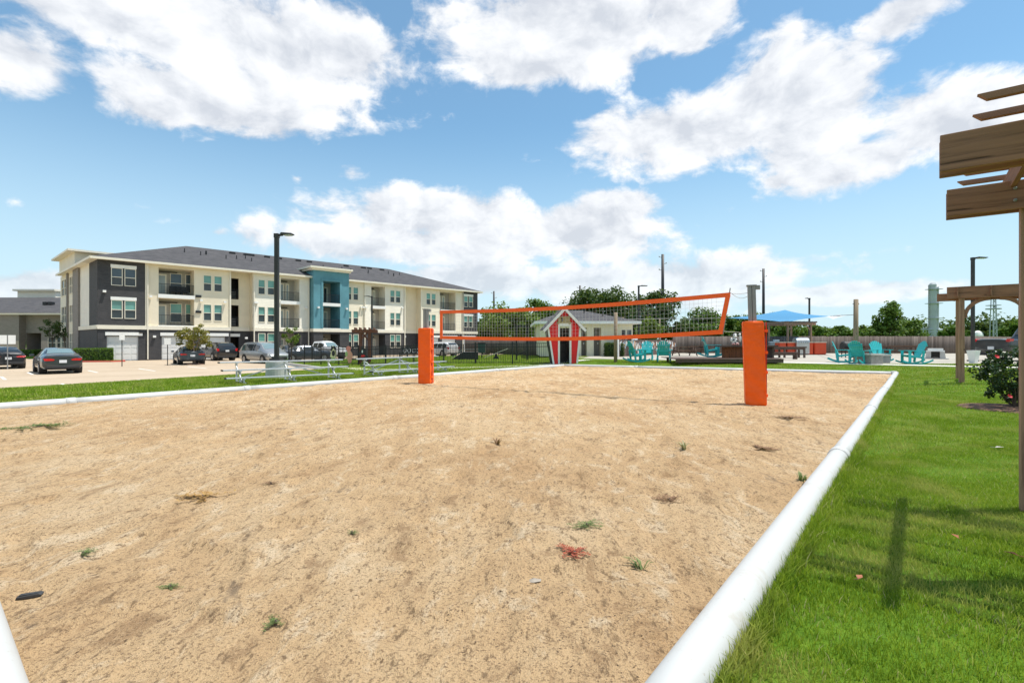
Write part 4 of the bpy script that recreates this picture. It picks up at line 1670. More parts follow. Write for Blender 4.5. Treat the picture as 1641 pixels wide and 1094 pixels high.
# ---- beige pool house with grey hip roof
def pool_house():
    D = 42.0
    sc = D / FPX
    z0 = T(5, 42)
    B = thing('pool_house', 'low beige board clad building with grey hip roof behind the red gateway', 'building', ((838 - 820.5) * sc, D, z0), 0.0)

    def X(px):
        return (px - 838.0) * sc

    def Z(py):
        return CAM_H + (HOR - py) * sc - z0
    ze = Z(517)
    x1 = X(1014)
    wall_panel('wall', 'beige_board', B, X(866), x1, 0, ze, [(X(931.5), X(940.5), 0, Z(524.5), .9), (X(951.5), X(963.5), 0, Z(524.5), .9), (X(995), X(1013), 1.2, Z(527), .12)], 0)
    for px in np.arange(868, 1014, 3.1):
        if not (930 < px < 942 or 950 < px < 965 or px > 993):
            m = MB()
            m.box(X(px) - .022, X(px) + .022, -.022, 0, .05, ze)
            m.build('batten', 'beige_board', B)
    for (a, b) in ((931.5, 940.5), (951.5, 963.5)):
        m = MB()
        m.box(X(a), X(b), .85, .9, 0, Z(524.5))
        d = m.build('door', 'taupe_door', B)
        m = MB()
        m.box(X(b) - .2, X(b) - .1, .8, .85, 1.0, 1.12)
        m.build('handle', 'steel', d)
    window(B, X(995), X(1003.5), 1.2, Z(527), y=0, top='pane_dark')
    window(B, X(1004), X(1013), 1.2, Z(527), y=0, top='pane_navy')
    m = MB()
    m.quad((X(866), 9, 0), (X(866), 0, 0), (X(866), 0, ze), (X(866), 9, ze))
    m.quad((x1, 0, 0), (x1, 9, 0), (x1, 9, ze), (x1, 0, ze))
    m.quad((x1, 9, 0), (X(866), 9, 0), (X(866), 9, ze), (x1, 9, ze))
    m.build('side_wall', 'beige_board', B)
    o = .55
    xa, xb, ya, yb = X(857), x1 + o, -o, 9 + o
    za, zr, ym = ze + .12, Z(491.5), 4.5
    r0, r1 = X(918), X(944)
    r = MB()
    r.poly([(xa, ya, za), (xb, ya, za), (r1, ym, zr), (r0, ym, zr)])
    r.poly([(xb, ya, za), (xb, yb, za), (r1, ym, zr)])
    r.poly([(xb, yb, za), (xa, yb, za), (r0, ym, zr), (r1, ym, zr)])
    r.poly([(xa, yb, za), (xa, ya, za), (r0, ym, zr)])
    rf = r.build('roof', 'shingle', B)
    m = MB()
    m.box(xa, xb, ya - .03, ya + .02, za - .2, za + .02)
    m.box(xb - .02, xb + .03, ya, yb, za - .2, za + .02)
    m.box(xa - .03, xa + .02, ya, yb, za - .2, za + .02)
    m.build('fascia', 'white_paint', rf)
    m = MB()
    m.poly([(xa, ya, za - .15), (xa, yb, za - .15), (xb, yb, za - .15), (xb, ya, za - .15)])
    m.build('soffit', 'white_paint', rf)
    for (px, t) in ((945, .75), (972, .45)):
        m = MB()
        yy = ya + (ym - ya) * t
        zz = za + (zr - za) * t
        m.tube([(X(px), yy, zz - .1), (X(px), yy, zz + .45)], .06, 8)
        m.build('vent_pipe', 'black_metal', rf)
    m = MB()
    m.lathe([(.02, 0), (.5, .1), (.62, .5), (.6, 1.0), (.42, 1.28), (.05, 1.34)], 12)
    # clipped shrub by its wall is planted later


pool_house()
# ------------------------------------------------------------------ volleyball net and posts
PR, PL = Vector((5.33, 11.2, 0.03)), Vector((-2.84, 16.9, 0.03))
NDIR = (PL - PR)
NDIR.z = 0
NDIR.normalize()
NROT = math.atan2(NDIR.y, NDIR.x)


def volley_post(p, label, pad_lean, rz, top):
    t = thing('volleyball_post', label, 'post', p, rz)
    # square galvanised post with two rounded channels
    m = MB()
    lx = math.tan(pad_lean) * top
    for dx in (-.042, .042):
        m.bar((dx, 0, -.3), (dx - lx, 0, top), .13, .076, 0, up=(1, 0, 0))
    m.bar((0, .01, -.3), (-lx, .01, top - .02), .09, .02, 0, up=(1, 0, 0))
    m.build('post_tube', 'galvanised', t, bevel=.012)
    m = MB()
    m.cbox((-lx, 0, top + .012), .2, .15, .03)
    m.cbox((-lx + .12, 0, top - .03), .1, .09, .09)
    m.build('post_cap', 'galvanised', t)
    # wrapped foam pad: soft rectangular sleeve, open on one edge and laced shut
    h0, h1 = .0, 1.83
    sh = math.tan(pad_lean)

    def sleeve(w, d, z0, z1, n=44):
        vs, fs = [], []
        ring = [(-w, -d), (-w * .5, -d - .014), (0, -d - .02), (w * .5, -d - .014), (w, -d), (w + .008, 0), (w, d), (0, d + .02), (-w, d), (-w - .008, 0)]
        rr = random.Random(3)
        for i in range(n):
            z = z0 + (z1 - z0) * i / (n - 1)
            k = .94 if i in (0, n - 1) else 1.0
            wob = .006 * math.sin(i * .7)
            for (x, y) in ring:
                wr = .010 * math.sin(z * 17 + x * 14) * (1.4 - z * .5)
                vs.append((x * k - sh * z + wob, y * k + wr + rr.uniform(-.004, .004), z))
        q = len(ring)
        for i in range(n - 1):
            for j in range(q):
                fs.append((i * q + j, i * q + (j + 1) % q, (i + 1) * q + (j + 1) % q, (i + 1) * q + j))
        fs.append(tuple(reversed(range(q))))
        fs.append(tuple((n - 1) * q + j for j in range(q)))
        return vs, fs
    m = MB()
    v, f = sleeve(.205, .15, h0, h1)
    m._add(v, f)
    pad = m.build('pad', 'orange_vinyl', t, bevel=.012)
    for (sx, sy) in ((-.2, -.148), (.2, -.148), (.2, .148), (-.2, .148)):
        m = MB()
        m.tube([(sx - sh * .03, sy, .03), (sx - sh * 1.8, sy, 1.8)], .011, 6)
        m.build('pad_piping', 'orange_vinyl', pad)
    m = MB()
    m.box(.2, .222, -.035, .035, h0 + .02, h1 - .02, 0, Matrix.Shear('XY', 4, (0, 0)) if False else None)
    g = m.build('pad_gap', 'orange_dark', pad)
    for z in (.22, .72, 1.15, 1.62):
        m = MB()
        m.box(.19, .236, -.09, .09, z - .028, z + .028)
        m.build('pad_strap', 'orange_vinyl', pad)
    return t


volley_post(PR, 'volleyball post in a leaning orange pad with a slack net rope tied to its top', R(1.8), R(-20), 2.6)
volley_post(PL, 'volleyball post in an upright orange pad in front of the bleachers', 0.0, R(-14), 2.44)


def make_net():
    a, b = Vector((4.905, 11.50, 0)), Vector((-2.32, 16.54, 0))
    D = (b - a)
    L = D.length
    t = thing('volleyball_net', 'orange bordered volleyball net strung between the two padded posts', 'net', (a.x, a.y, 0), math.atan2(D.y, D.x))

    def ztop(s):
        k = s / L
        return 2.52 + (2.42 - 2.52) * k - .085 * math.sin(math.pi * k)

    def zbot(s):
        k = s / L
        return 1.60 + (1.50 - 1.60) * k - .11 * math.sin(math.pi * (k ** .9))

    def s0(z):
        return .17 * (2.52 - z)          # the near end leans inward towards its foot
    n = 40
    W = .1

    def tape(name, zf, up, s_a, s_b):
        m = MB()
        vs, fs = [], []
        rr = random.Random(5)
        for i in range(n + 1):
            s = s_a + (s_b - s_a) * i / n
            z = zf(s)
            j = rr.uniform(-.006, .006)
            vs += [(s, -.012 + j, z), (s, -.016 + j, z + up * W), (s, .016 + j, z + up * W), (s, .012 + j, z)]
        for i in range(n):
            k = i * 4
            for q in range(4):
                fs.append((k + q, k + (q + 1) % 4, k + 4 + (q + 1) % 4, k + 4 + q))
        fs += [(3, 2, 1, 0), (n * 4, n * 4 + 1, n * 4 + 2, n * 4 + 3)]
        m._add(vs, fs)
        return m.build(name, 'orange_tape', t)
    tape('top_tape', ztop, -1, 0, L)
    tape('bottom_tape', zbot, 1, s0(1.6), L)
    m = MB()
    m.bar((.045, 0, ztop(0) - .05), (s0(1.6) + .05, 0, zbot(0) + .03), .036, .095, 0, up=(1, 0, 0))
    m.build('side_tape', 'orange_tape', t)
    m = MB()
    m.bar((L - .05, 0, ztop(L) - W), (L - .05, 0, zbot(L) + W), .034, .1, 0, up=(1, 0, 0))
    m.build('side_tape', 'orange_tape', t)
    m = MB()
    m.tube([(.0, 0, ztop(0) + .1), (s0(1.6), 0, zbot(0) - .02)], .012, 8)
    m.build('spreader_rod', 'galvanised', t)
    m = MB()
    m.tube([(L, 0, ztop(L) + .1), (L, 0, zbot(L) - .02)], .012, 8)
    m.build('spreader_rod', 'galvanised', t)
    # netting: crossed cords
    m = MB()
    cw = .0017
    k = 0
    s = .1
    while s < L - .08:
        zt, zb = ztop(s) - W, zbot(s) + W
        if s > s0(zb) + .06:
            m.box(s - cw, s + cw, -cw, cw, zb, zt)
        s += .1
    rows = 8
    for r in range(1, rows):
        f = r / rows
        pv = None
        for i in range(n + 1):
            s = s0(1.9) + .03 + (L - .12 - s0(1.9)) * i / n
            z = zbot(s) + W + (ztop(s) - zbot(s) - 2 * W) * f
            if pv:
                m.bar((pv[0], 0, pv[1]), (s, 0, z), 2 * cw, 2 * cw)
            pv = (s, z)
    nt = stuff(m.build('netting', 'net_cord', t))
    # ropes from the net to the posts
    inv = Matrix.Rotation(-math.atan2(D.y, D.x), 4, 'Z') @ Matrix.Translation(-a)
    pr, pl = inv @ PR, inv @ PL

    def rope(p, q, sag, r=.006):
        p, q = Vector(p), Vector(q)
        m = MB()
        m.tube([p.lerp(q, i / 10) - Vector((0, 0, sag * math.sin(math.pi * i / 10))) for i in range(11)], r, 6)
        m.build('rope', 'net_cord', t)
    rope((0, 0, ztop(0) - .02), (pr.x + .0, pr.y, 2.52), .03)
    rope((0, 0, ztop(0) - .0), (pr.x + .0, pr.y, 2.56), .16)
    rope((L, 0, ztop(L) - .03), (pl.x, pl.y, 2.36), .01)
    rope((L, 0, zbot(L) + .05), (pl.x, pl.y, 1.5), .01)
    rope((s0(1.6), 0, zbot(0) + .05), (pr.x, pr.y, 1.62), .01)


make_net()


# ------------------------------------------------------------------ bleachers
def bleacher(p0, p1, label):
    """three rows of aluminium planks on angle frames; p0-p1 is the line of the front legs"""
    p0, p1 = Vector(p0), Vector(p1)
    d = p1 - p0
    d.z = 0
    L = d.length
    t = thing('bleacher', label, 'bleacher', p0, math.atan2(d.y, d.x), 'aluminium bleachers beside the court')
    dz = (p1.z - p0.z)
    rows = [(.02, .19, .22), (.52, .43, .24), (1.02, .68, .24)]
    ext = .55
    for (y, z, w) in rows:
        m = MB()
        m.bar((-ext, y, z + .02 - dz * ext / L), (L + ext, y, z + .02 + dz * (L + ext) / L), w, .042)
        pl = m.build('plank', 'aluminium', t, bevel=.006)
        for x in (-ext, L + ext):
            m = MB()
            m.cbox((x, y, z + .02 + dz * x / L), .03, w + .006, .05)
            m.build('end_cap', 'car_black_plastic', pl)
    for i in range(3):
        x = L * i / 2
        zg = dz * i / 2
        for (y, z, w) in rows:
            m = MB()
            m.box(x - .025, x + .025, y - .025, y + .025, zg - .06, zg + z)
            m.cbox((x, y, zg + z - .015), .07, w, .03)
            m.build('leg', 'aluminium', t)
        m = MB()
        m.bar((x + .03, -.1, zg + .03), (x + .03, 1.12, zg + .03), .04, .05)
        m.build('base_rail', 'aluminium', t)
        m = MB()
        m.bar((x - .035, .04, zg + .06), (x - .035, 1.0, zg + .62), .03, .04)
        m.build('brace', 'aluminium', t)
    for (x0, x1) in ((0, L / 2), (L, L / 2)):
        m = MB()
        m.bar((x0, 1.05, .1 + dz * x0 / L), (x1, 1.05, .6 + dz * x1 / L), .03, .04)
        m.build('cross_brace', 'aluminium', t)
    return t


bleacher(gpt(391, 615), gpt(543, 607.5), 'low aluminium bleacher in front of the tall lamp post plinth')
bleacher(gpt(612, 602.5), gpt(715, 594.5), 'low aluminium bleacher behind the padded volleyball post')


# ------------------------------------------------------------------ lamp posts
def lamp_post(p, h, label, rz, plinth=None, arm=.55, r=.075, double=False):
    t = thing('lamp_post', label, 'lamp post', p, rz)
    z0 = 0
    if plinth:
        m = MB()
        m.lathe([(plinth[0], -.3), (plinth[0], plinth[1] - .03), (plinth[0] - .03, plinth[1])], 24)
        m.build('plinth', 'concrete', t, smooth=False)
        z0 = plinth[1]
    m = MB()
    m.box(-.2, .2, -.2, .2, z0 - .01, z0 + .1)
    m.box(-.14, .14, -.14, .14, z0 + .1, z0 + .16)
    m.build('base_cover', 'pole_metal', t)
    m = MB()
    m.box(-r, r, -r, r, z0 + .02, h - .05)
    m.build('pole', 'pole_metal', t, bevel=.012)
    m = MB()
    m.box(-r - .01, r + .01, -r - .01, r + .01, h - .16, h)
    m.bar((r, 0, h - .06), (r + .16, 0, h - .04), .07, .08)
    m.build('bracket', 'pole_metal', t)
    m = MB()
    m.prism([(r + .1, h - .02), (r + .16, h + .03), (r + arm, h + .0), (r + arm, h - .04), (r + .2, h - .06)], -.15, .15)
    hd = m.build('lamp_head', 'pole_metal', t)
    m = MB()
    m.box(r + .26, r + arm - .05, -.11, .11, h - .075, h - .05)
    m.build('lens', 'lamp_clear', hd)
    return t


pb = gpt(443.5, 605)
lamp_post(pb, CAM_H + (HOR - 374) / FPX * pb.y - pb.z, 'tall dark lamp post on a concrete plinth behind the bleacher', 0, (.40, .66))
p = at_depth(596, 540, 52)
p.z = T(p.x, p.y)
lamp_post(p, CAM_H + (HOR - 474) / FPX * 52 - p.z, 'dark lamp post with its head over the dog park beside the apartments', R(180), arm=.7)
p = at_depth(1559, 540, 31)
p.z = T(p.x, p.y)
lamp_post(p, CAM_H + (HOR - 412) / FPX * 31 - p.z, 'dark lamp post rising behind the wooden pergola beam and planter', 0, arm=.72)
p = at_depth(1023.5, 540, 49)
p.z = T(p.x, p.y)
lamp_post(p, CAM_H + (HOR - 457) / FPX * 49 - p.z, 'dark lamp post in front of the big oak beside the pool house', 0, arm=.75)
p = at_depth(1297, 540, 56)
p.z = T(p.x, p.y)
lamp_post(p, CAM_H + (HOR - 477) / FPX * 56 - p.z, 'dark lamp post behind the outdoor kitchen pergola', R(180), arm=.35)


# ------------------------------------------------------------------ parking signs
def parking_sign(px, py, ptop, w, h, label, rz, double=False):
    p = gpt(px, py, flat=PARK_Z)
    H = (py - ptop) / FPX * p.y
    t = thing('parking_sign', label, 'sign', p, rz)
    m = MB()
    m.tube([(0, 0, -.05), (0, 0, H)], .03, 8)
    m.build('post', 'pole_metal' if not double else 'galvanised', t)
    for s in ((-1, 1) if double else (0,)):
        m = MB()
        m.box(s * .21 - w / 2, s * .21 + w / 2, -.045, -.035, H - h, H - .02)
        m.build('plate', 'white_paint', t, bevel=.004)


parking_sign(12, 591, 536, .36, .60, 'twin white sign plates on a pale post behind the parked hatchback', R(40), True)
parking_sign(195.5, 586.5, 535, .32, .42, 'small white sign on a dark post before the first garage door', R(40))
parking_sign(268.5, 585, 541, .42, .50, 'white sign on a dark post beside the small yellowing tree', R(30))


# ------------------------------------------------------------------ iron fence of the dog park
def iron_fence(p, q, label, h=1.28, gap=.115, post=2.4):
    p, q = Vector(p), Vector(q)
    d = q - p
    L = d.xy.length
    t = thing('iron_fence', label, 'fence', p, math.atan2(d.y, d.x), 'black picket fencing of the dog park')
    dz = q.z - p.z
    n = max(1, round(L / post))
    for i in range(n + 1):
        x = L * i / n
        m = MB()
        m.box(x - .033, x + .033, -.033, .033, dz * i / n - .1, dz * i / n + h + .06)
        m.box(x - .04, x + .04, -.04, .04, dz * i / n + h + .06, dz * i / n + h + .09)
        m.build('post', 'black_metal', t)
    for z in (.1, h - .22, h - .02):
        m = MB()
        m.bar((0, 0, z), (L, 0, z + dz), .03, .035)
        m.build('rail', 'black_metal', t)
    m = MB()
    k = int(L / gap)
    for i in range(k):
        x = (i + .5) * L / k
        zz = dz * x / L
        m.box(x - .0095, x + .0095, -.0095, .0095, zz + .05, zz + h - .02)
    stuff(m.build('pickets', 'black_metal', t))
    return t


F1 = Vector((-18.1, 41.5, T(-18.1, 41.5)))
F2 = gpt(574, 584)
F3 = gpt(762, 582.5)
F4 = gpt(884, 583)
F1.z += .1
iron_fence(F2, F1, 'black picket fence run with the painted dog cutouts on it', 1.3)
iron_fence(F2, F3, 'black picket fence run directly behind the two bleachers')
iron_fence(F3, F4, 'black picket fence run ending at the red kennel gateway')
FB1, FB2 = Vector((-16.8, 43.0, 0)), Vector((1.5, 61.0, 0))
for v in (FB1, FB2):
    v.z = T(v.x, v.y)
iron_fence(FB1, FB2, 'black picket fence on the far side of the dog park before the parked cars')


# painted plywood dogs fixed to the fence
def cutout(px, s_label, shapes, name='dog_cutout'):
    # where column px meets the fence line F2-F1
    k = (px - 820.5) / FPX
    d = F1 - F2
    tt = (k * F2.y - F2.x) / (d.x - k * d.y)
    p = F2 + d * tt
    p += Vector((-.06, -.08, 0))
    sc = p.y / FPX
    t = thing(name, s_label, 'dog cutout', p, 0.0, 'painted dog cutouts on the fence')
    for i, (nm, mat, pts) in enumerate(shapes):
        m = MB()
        m.prism([((x - px) * sc, (HOR - y) * sc + CAM_H - p.z) for (x, y) in pts], -.016 - .009 * i, 0.0 - .009 * i)
        m.build(nm, mat, t)


def ell(cx, cy, rx, ry, n=14):
    return [(cx + rx * math.cos(2 * math.pi * i / n), cy - ry * math.sin(2 * math.pi * i / n)) for i in range(n)]


def cl(pts):
    return list(reversed(pts))


cutout(535.5, 'flat painted dog board with a cream arched head and green paws', [
    ('head', 'cutout_cream', cl([(531, 571), (533.5, 559), (535.5, 553), (537.5, 554), (540.5, 561), (541, 571), (538, 573), (534, 573)])),
    ('ears', 'statue_black', cl([(533, 553), (535.5, 555), (538.5, 553.5), (541, 558), (539.5, 562), (536.3, 557), (533.5, 562), (531.5, 560)])),
    ('muzzle', 'statue_black', ell(536.3, 565.5, 2.6, 4.6)),
    ('paws', 'cutout_green', ell(536.2, 576, 4.3, 4.0))])
cutout(562, 'flat painted dog board in coral pink with a round pink topknot', [
    ('body', 'cutout_coral', cl([(558.5, 561), (563, 560), (566.5, 566), (566.8, 574), (564.5, 581), (560.5, 581), (558, 573)])),
    ('topknot', 'cutout_pink', ell(560.5, 558, 3.6, 4.4)),
    ('bow', 'cutout_green', ell(557.2, 566.5, 2.1, 4.0))])
cutout(584.5, 'flat painted black dog board with a white eye and red collar', [
    ('body', 'statue_black', cl([(576.5, 564), (580, 562), (581.5, 553), (584, 558), (588, 557), (589.5, 568), (592.5, 570), (592.5, 578.5), (583, 578.5), (581.5, 571), (577, 569)])),
    ('eye', 'tile_white', ell(582.6, 562.6, 1.0, 2.4)),
    ('collar', 'cutout_red', cl([(580.6, 568.5), (584.5, 567.8), (587.5, 569.5), (584, 571.6), (581, 571)]))])


# ------------------------------------------------------------------ pergolas
UL = Vector((0.624, 0.782, 0)).normalized()       # along the court
UA = Vector((0.782, -0.624, 0)).normalized()      # across it


def near_pergola():
    """arbour beside the lawn; double beams across, rafters along, thin slats on top"""
    e0 = Vector((2.80, 3.39, 0))
    t = thing('timber_pergola', 'weathered brown timber pergola with overhanging double beams and top slats', 'pergola', (4.285, 4.25, 0), math.atan2(UA.y, UA.x))
    # local x = UA, local y = UL
    org = Vector((4.262, 4.262, 0))

    def loc(p):
        q = Vector(p) - org
        return Vector((q.dot(UA), q.dot(UL), p[2] if len(p) > 2 else 0))
    e1 = loc((3.855, 4.58, 0))
    ea = loc(e0)
    zt, zb = 2.75, 2.515
    span = 4.2
    for (e, nm) in ((ea, 0), (e1, 1)):
        for s in (-.075, .075):
            m = MB()
            m.box(e.x, e.x + span, -.019, .019, zb, zt)
            m.build('beam', 'pergola_wood', t, (0, e.y + s, 0), bevel=.004)
    for (e, dx) in ((ea, .5), (e1, .5)):
        for dz in (.07, .17):
            m = MB()
            m.lathe([(.013, 0), (.013, .012), (.007, .018)], 8, 0, Matrix.Translation((e.x + .43, e.y - .094, zb + dz)) @ Matrix.Rotation(R(90), 4, 'X'))
            m.build('bolt', 'galvanised', t)
    # rafters notched over the beams
    for k in range(4):
        x = e1.x + .42 + k * .86
        m = MB()
        m.box(ea.y - .42, e1.y + .42, -.019, .019, 2.70, 2.87)
        m.build('rafter', 'pergola_wood', t, (x, 0, 0), R(90), bevel=.003)
    # slats
    y = ea.y - .2
    k = 0
    while y < e1.y + .5:
        m = MB()
        m.prism([(ea.x + .17, 2.916), (ea.x + .215, 2.874), (ea.x + span - .1, 2.874), (ea.x + span - .1, 2.916)], -.022, .022)
        m.build('slat', 'pergola_wood', t, (0, y, 0), bevel=.002)
        y += .36
    for x in (0, 2.9):
        for yy in (ea.y, e1.y):
            m = MB()
            m.box(x - .05, x + .05, yy - .05, yy + .05, -.05, 2.72)
            m.build('post', 'post_wood', t, bevel=.006)
    for x, s in ((0.0, 1), (2.9, -1)):
        for yy in (e1.y, ea.y):
            m = MB()
            m.bar((x + s * .04, yy, 2.05), (x + s * .46, yy, 2.50), .04, .13, 0, up=(0, 0, 1))
            m.build('knee_brace', 'pergola_wood', t)


near_pergola()


def far_pergola():
    p = gpt(1541, 612.5)
    sc = p.y / FPX
    ang = math.atan2(UA.y, UA.x)
    t = thing('timber_pergola', 'brown timber pergola with curved braces on the lawn behind the flowering bush', 'pergola', p, ang)
    zt = (612.5 - 459) * sc
    zl = (612.5 - 468.5) * sc
    zb = (612.5 - 481) * sc
    span = 1.55
    m = MB()
    m.box(-.36, span + .5, -.019, .019, zb + .06, zt)
    m.build('beam', 'pergola_wood', t, (0, -.09, 0), bevel=.004)
    m = MB()
    m.box(-.60, span + .6, -.019, .019, zb, zl)
    m.build('beam', 'pergola_wood', t, (0, .09, 0), bevel=.004)
    for x in (0, span):
        m = MB()
        m.box(x - .07, x + .07, -.07, .07, -.05, zt - .03)
        m.build('post', 'post_wood', t, bevel=.008)
        m = MB()
        m.box(x - .07, x + .07, 1.7, 1.84, -.05, zt - .03)
        m.build('post', 'post_wood', t, bevel=.008)
    for x in (-.1, .68, 1.46):
        m = MB()
        m.box(-.2, 1.95, -.019, .019, zb + .1, zt - .02)
        m.build('rafter', 'pergola_wood', t, (x, 0, 0), R(90), bevel=.003)
    for x0, s in ((.07, 1), (span - .07, -1)):
        m = MB()
        pts = []
        for k in range(8):
            a = R(90 * k / 7)
            pts.append((x0 + s * (.60 - .60 * math.cos(a)), 0, zb - .56 + .6 * math.sin(a)))
        for (q0, q1) in zip(pts[:-1], pts[1:]):
            m.bar(q0, q1, .07, .11, 0, up=(s, 0, -1))
        m.build('curved_brace', 'pergola_wood', t)
    


far_pergola()


def small_pergola(name, px, py_top, D, wpx, label, mat, depth=1.6, over=.3):
    p = at_depth(px, py_top, D)
    zt = p.z
    p.z = T(p.x, p.y)
    if sdist([(p.x, p.y)], patio_poly)[0] < 0:
        p.z = PATIO_Z
    H = zt - p.z
    w = wpx * D / FPX
    t = thing('pergola', label, 'pergola', p, R(12))
    for x in (-w / 2, w / 2):
        for y in (0, depth):
            m = MB()
            m.box(x - .07, x + .07, y - .07, y + .07, 0, H - .15)
            m.build('post', mat, t)
    for y in (0, depth):
        for s in (-.09, .09):
            m = MB()
            m.box(-w / 2 - over, w / 2 + over, y + s - .02, y + s + .02, H - .32, H - .1)
            m.build('beam', mat, t)
    n = max(4, int(w / .35))
    for k in range(n + 1):
        x = -w / 2 - over * .6 + (w + over * 1.2) * k / n
        m = MB()
        m.box(x - .022, x + .022, -.45, depth + .45, H - .1, H + .04)
        m.build('rafter', mat, t)
    for x, s in ((-w / 2, 1), (w / 2, -1)):
        m = MB()
        m.bar((x + s * .05, 0, H - .85), (x + s * .5, 0, H - .32), .05, .1)
        m.build('knee_brace', mat, t)


small_pergola('pergola', 584, 525, 36, 14, 'reddish brown pergola inside the dog park fence', 'red_wood', 1.2, .55)
small_pergola('pergola', 1281, 515, 50, 43, 'brown pergola standing over the outdoor kitchen', 'post_wood', 2.6, .5)


# ------------------------------------------------------------------ shade sails on round timber poles
def timber_pole(px, py, ptop, r, label, D=None):
    if D is None:
        p = gpt(px, py)
    else:
        p = at_depth(px, py, D)
        p.z = T(p.x, p.y)
    H = CAM_H + (HOR - ptop) / FPX * p.y - p.z
    t = thing('timber_pole', label, 'pole', p, 0.0, 'round timber poles of the shade sails')
    m = MB()
    m.tube([(0, 0, -.2), (0, 0, H * .5), (.01, 0, H)], [r * 1.03, r, r * .94], 16)
    m.build('pole', 'pole_wood', t, smooth=True)
    m = MB()
    m.tube([(-r * 1.3, 0, H - .25), (r * 1.3, 0, H - .25)], .025, 8)
    m.lathe([(.05, 0), (.05, .03)], 10, 0, Matrix.Translation((r, 0, H - .25)) @ Matrix.Rotation(R(90), 4, 'Y'))
    m.build('eye_bolt', 'galvanised', t)
    return p + Vector((0, 0, H - .25))


PA = timber_pole(986.5, 580, 500, .105, 'weathered round timber pole in front of the pool house door')
PB = timber_pole(998, 570, 508, .105, 'weathered round timber pole beside the tile mural fence', 43)
PC = timber_pole(1371.5, 582, 479, .125, 'weathered round timber pole between the turquoise rocking chairs')
PD = timber_pole(1057, 560, 510, .09, 'thin pale timber pole behind the tile mural fence', 60)


def sail(name, corners, label, mat, sag=.5, n=14):
    c = [Vector(k) for k in corners]
    t = thing(name, label, 'shade sail', c[0], 0.0)
    m = MB()
    vs, fs = [], []
    for i in range(n + 1):
        for j in range(n + 1):
            u, v = i / n, j / n
            # edges bow inwards
            uu = u + .16 * (0.5 - u) * math.sin(math.pi * v)
            vv = v + .16 * (0.5 - v) * math.sin(math.pi * u)
            p = c[0] * (1 - uu) * (1 - vv) + c[1] * uu * (1 - vv) + c[2] * uu * vv + c[3] * (1 - uu) * vv
            vs.append(p - c[0])
    for i in range(n):
        for j in range(n):
            k = i * (n + 1) + j
            fs.append((k, k + n + 1, k + n + 2, k + 1))
    m._add(vs, fs)
    m.build('cloth', mat, t, smooth=True)
    return t


PCT = Vector((PC.x, PC.y, CAM_H + (HOR - 503.5) / FPX * PC.y))
S1 = at_depth(1165, 509, 50)
S2 = at_depth(1258, 496, 43)
S3 = at_depth(1330, 506, 47)
S4 = at_depth(1262, 516, 60)
sl = sail('shade_sail', [S1, S2, S3, S4], 'blue shade sail stretched above the outdoor kitchen pergola', 'sail_cloth')
m = MB()
m.tube([S3 - S1, PCT - S1], .02, 6)
m.build('cable', 'galvanised', sl)
m = MB()
m.tube([(0, 0, 0), PB + Vector((0, 0, .1)) - S1], .02, 6)
m.build('cable', 'galvanised', sl)
sl2 = sail('shade_sail', [at_depth(1318, 506, 50), at_depth(1345, 503.5, 46), at_depth(1362, 504, 40), at_depth(1335, 511, 52)], 'white shade sail tied to the pole among the rocking chairs', 'sail_white')
m = MB()
m.tube([at_depth(1362, 504, 40) - at_depth(1318, 506, 50), PCT - at_depth(1318, 506, 50)], .02, 6)
m.build('cable', 'galvanised', sl2)


# ------------------------------------------------------------------ wooden privacy fence
def board_fence(px0, d0, px1, d1, label, h=1.75):
    a, b = at_depth(px0, 540, d0), at_depth(px1, 540, d1)
    a.z = b.z = T(b.x, b.y)
    d = b - a
    L = d.xy.length
    t = thing('board_fence', label, 'fence', a, math.atan2(d.y, d.x))
    n = int(L / .145)
    V, F, S = [], [], []
    rr = random.Random(n)
    for i in range(n):
        x = i * L / n
        w = L / n - .008
        hh = h + rr.uniform(-.02, .02)
        y = rr.uniform(-.008, .008)
        k = len(V)
        V += [(x, y - .012, -.05), (x + w, y - .012, -.05), (x + w, y + .012, -.05), (x, y + .012, -.05),
              (x, y - .012, hh), (x + w, y - .012, hh), (x + w, y + .012, hh), (x, y + .012, hh)]
        for f in [(0, 3, 2, 1), (4, 5, 6, 7), (0, 1, 5, 4), (1, 2, 6, 5), (2, 3, 7, 6), (3, 0, 4, 7)]:
            F.append(tuple(q + k for q in f))
        S += [min(1, max(0, rr.gauss(.5, .25)))] * 8
    o = stuff(link_mesh('boards', np_mesh('boards', np.array(V), np.array(F), 'fence_board', attr=np.array(S)), t))
    for z in (.3, h - .3):
        m = MB()
        m.box(0, L, .02, .07, z, z + .09)
        m.build('rail', 'pole_wood', t)
    return t


board_fence(1078, 53, 1560, 51.5, 'long grey brown board fence behind the patio tables and grill')
board_fence(1560, 51.5, 1700, 75, 'grey brown board fence running back beside the dark pickup')
board_fence(745, 66, 870, 47.5, 'grey board fence behind the dog park next to the pool house', 1.6)


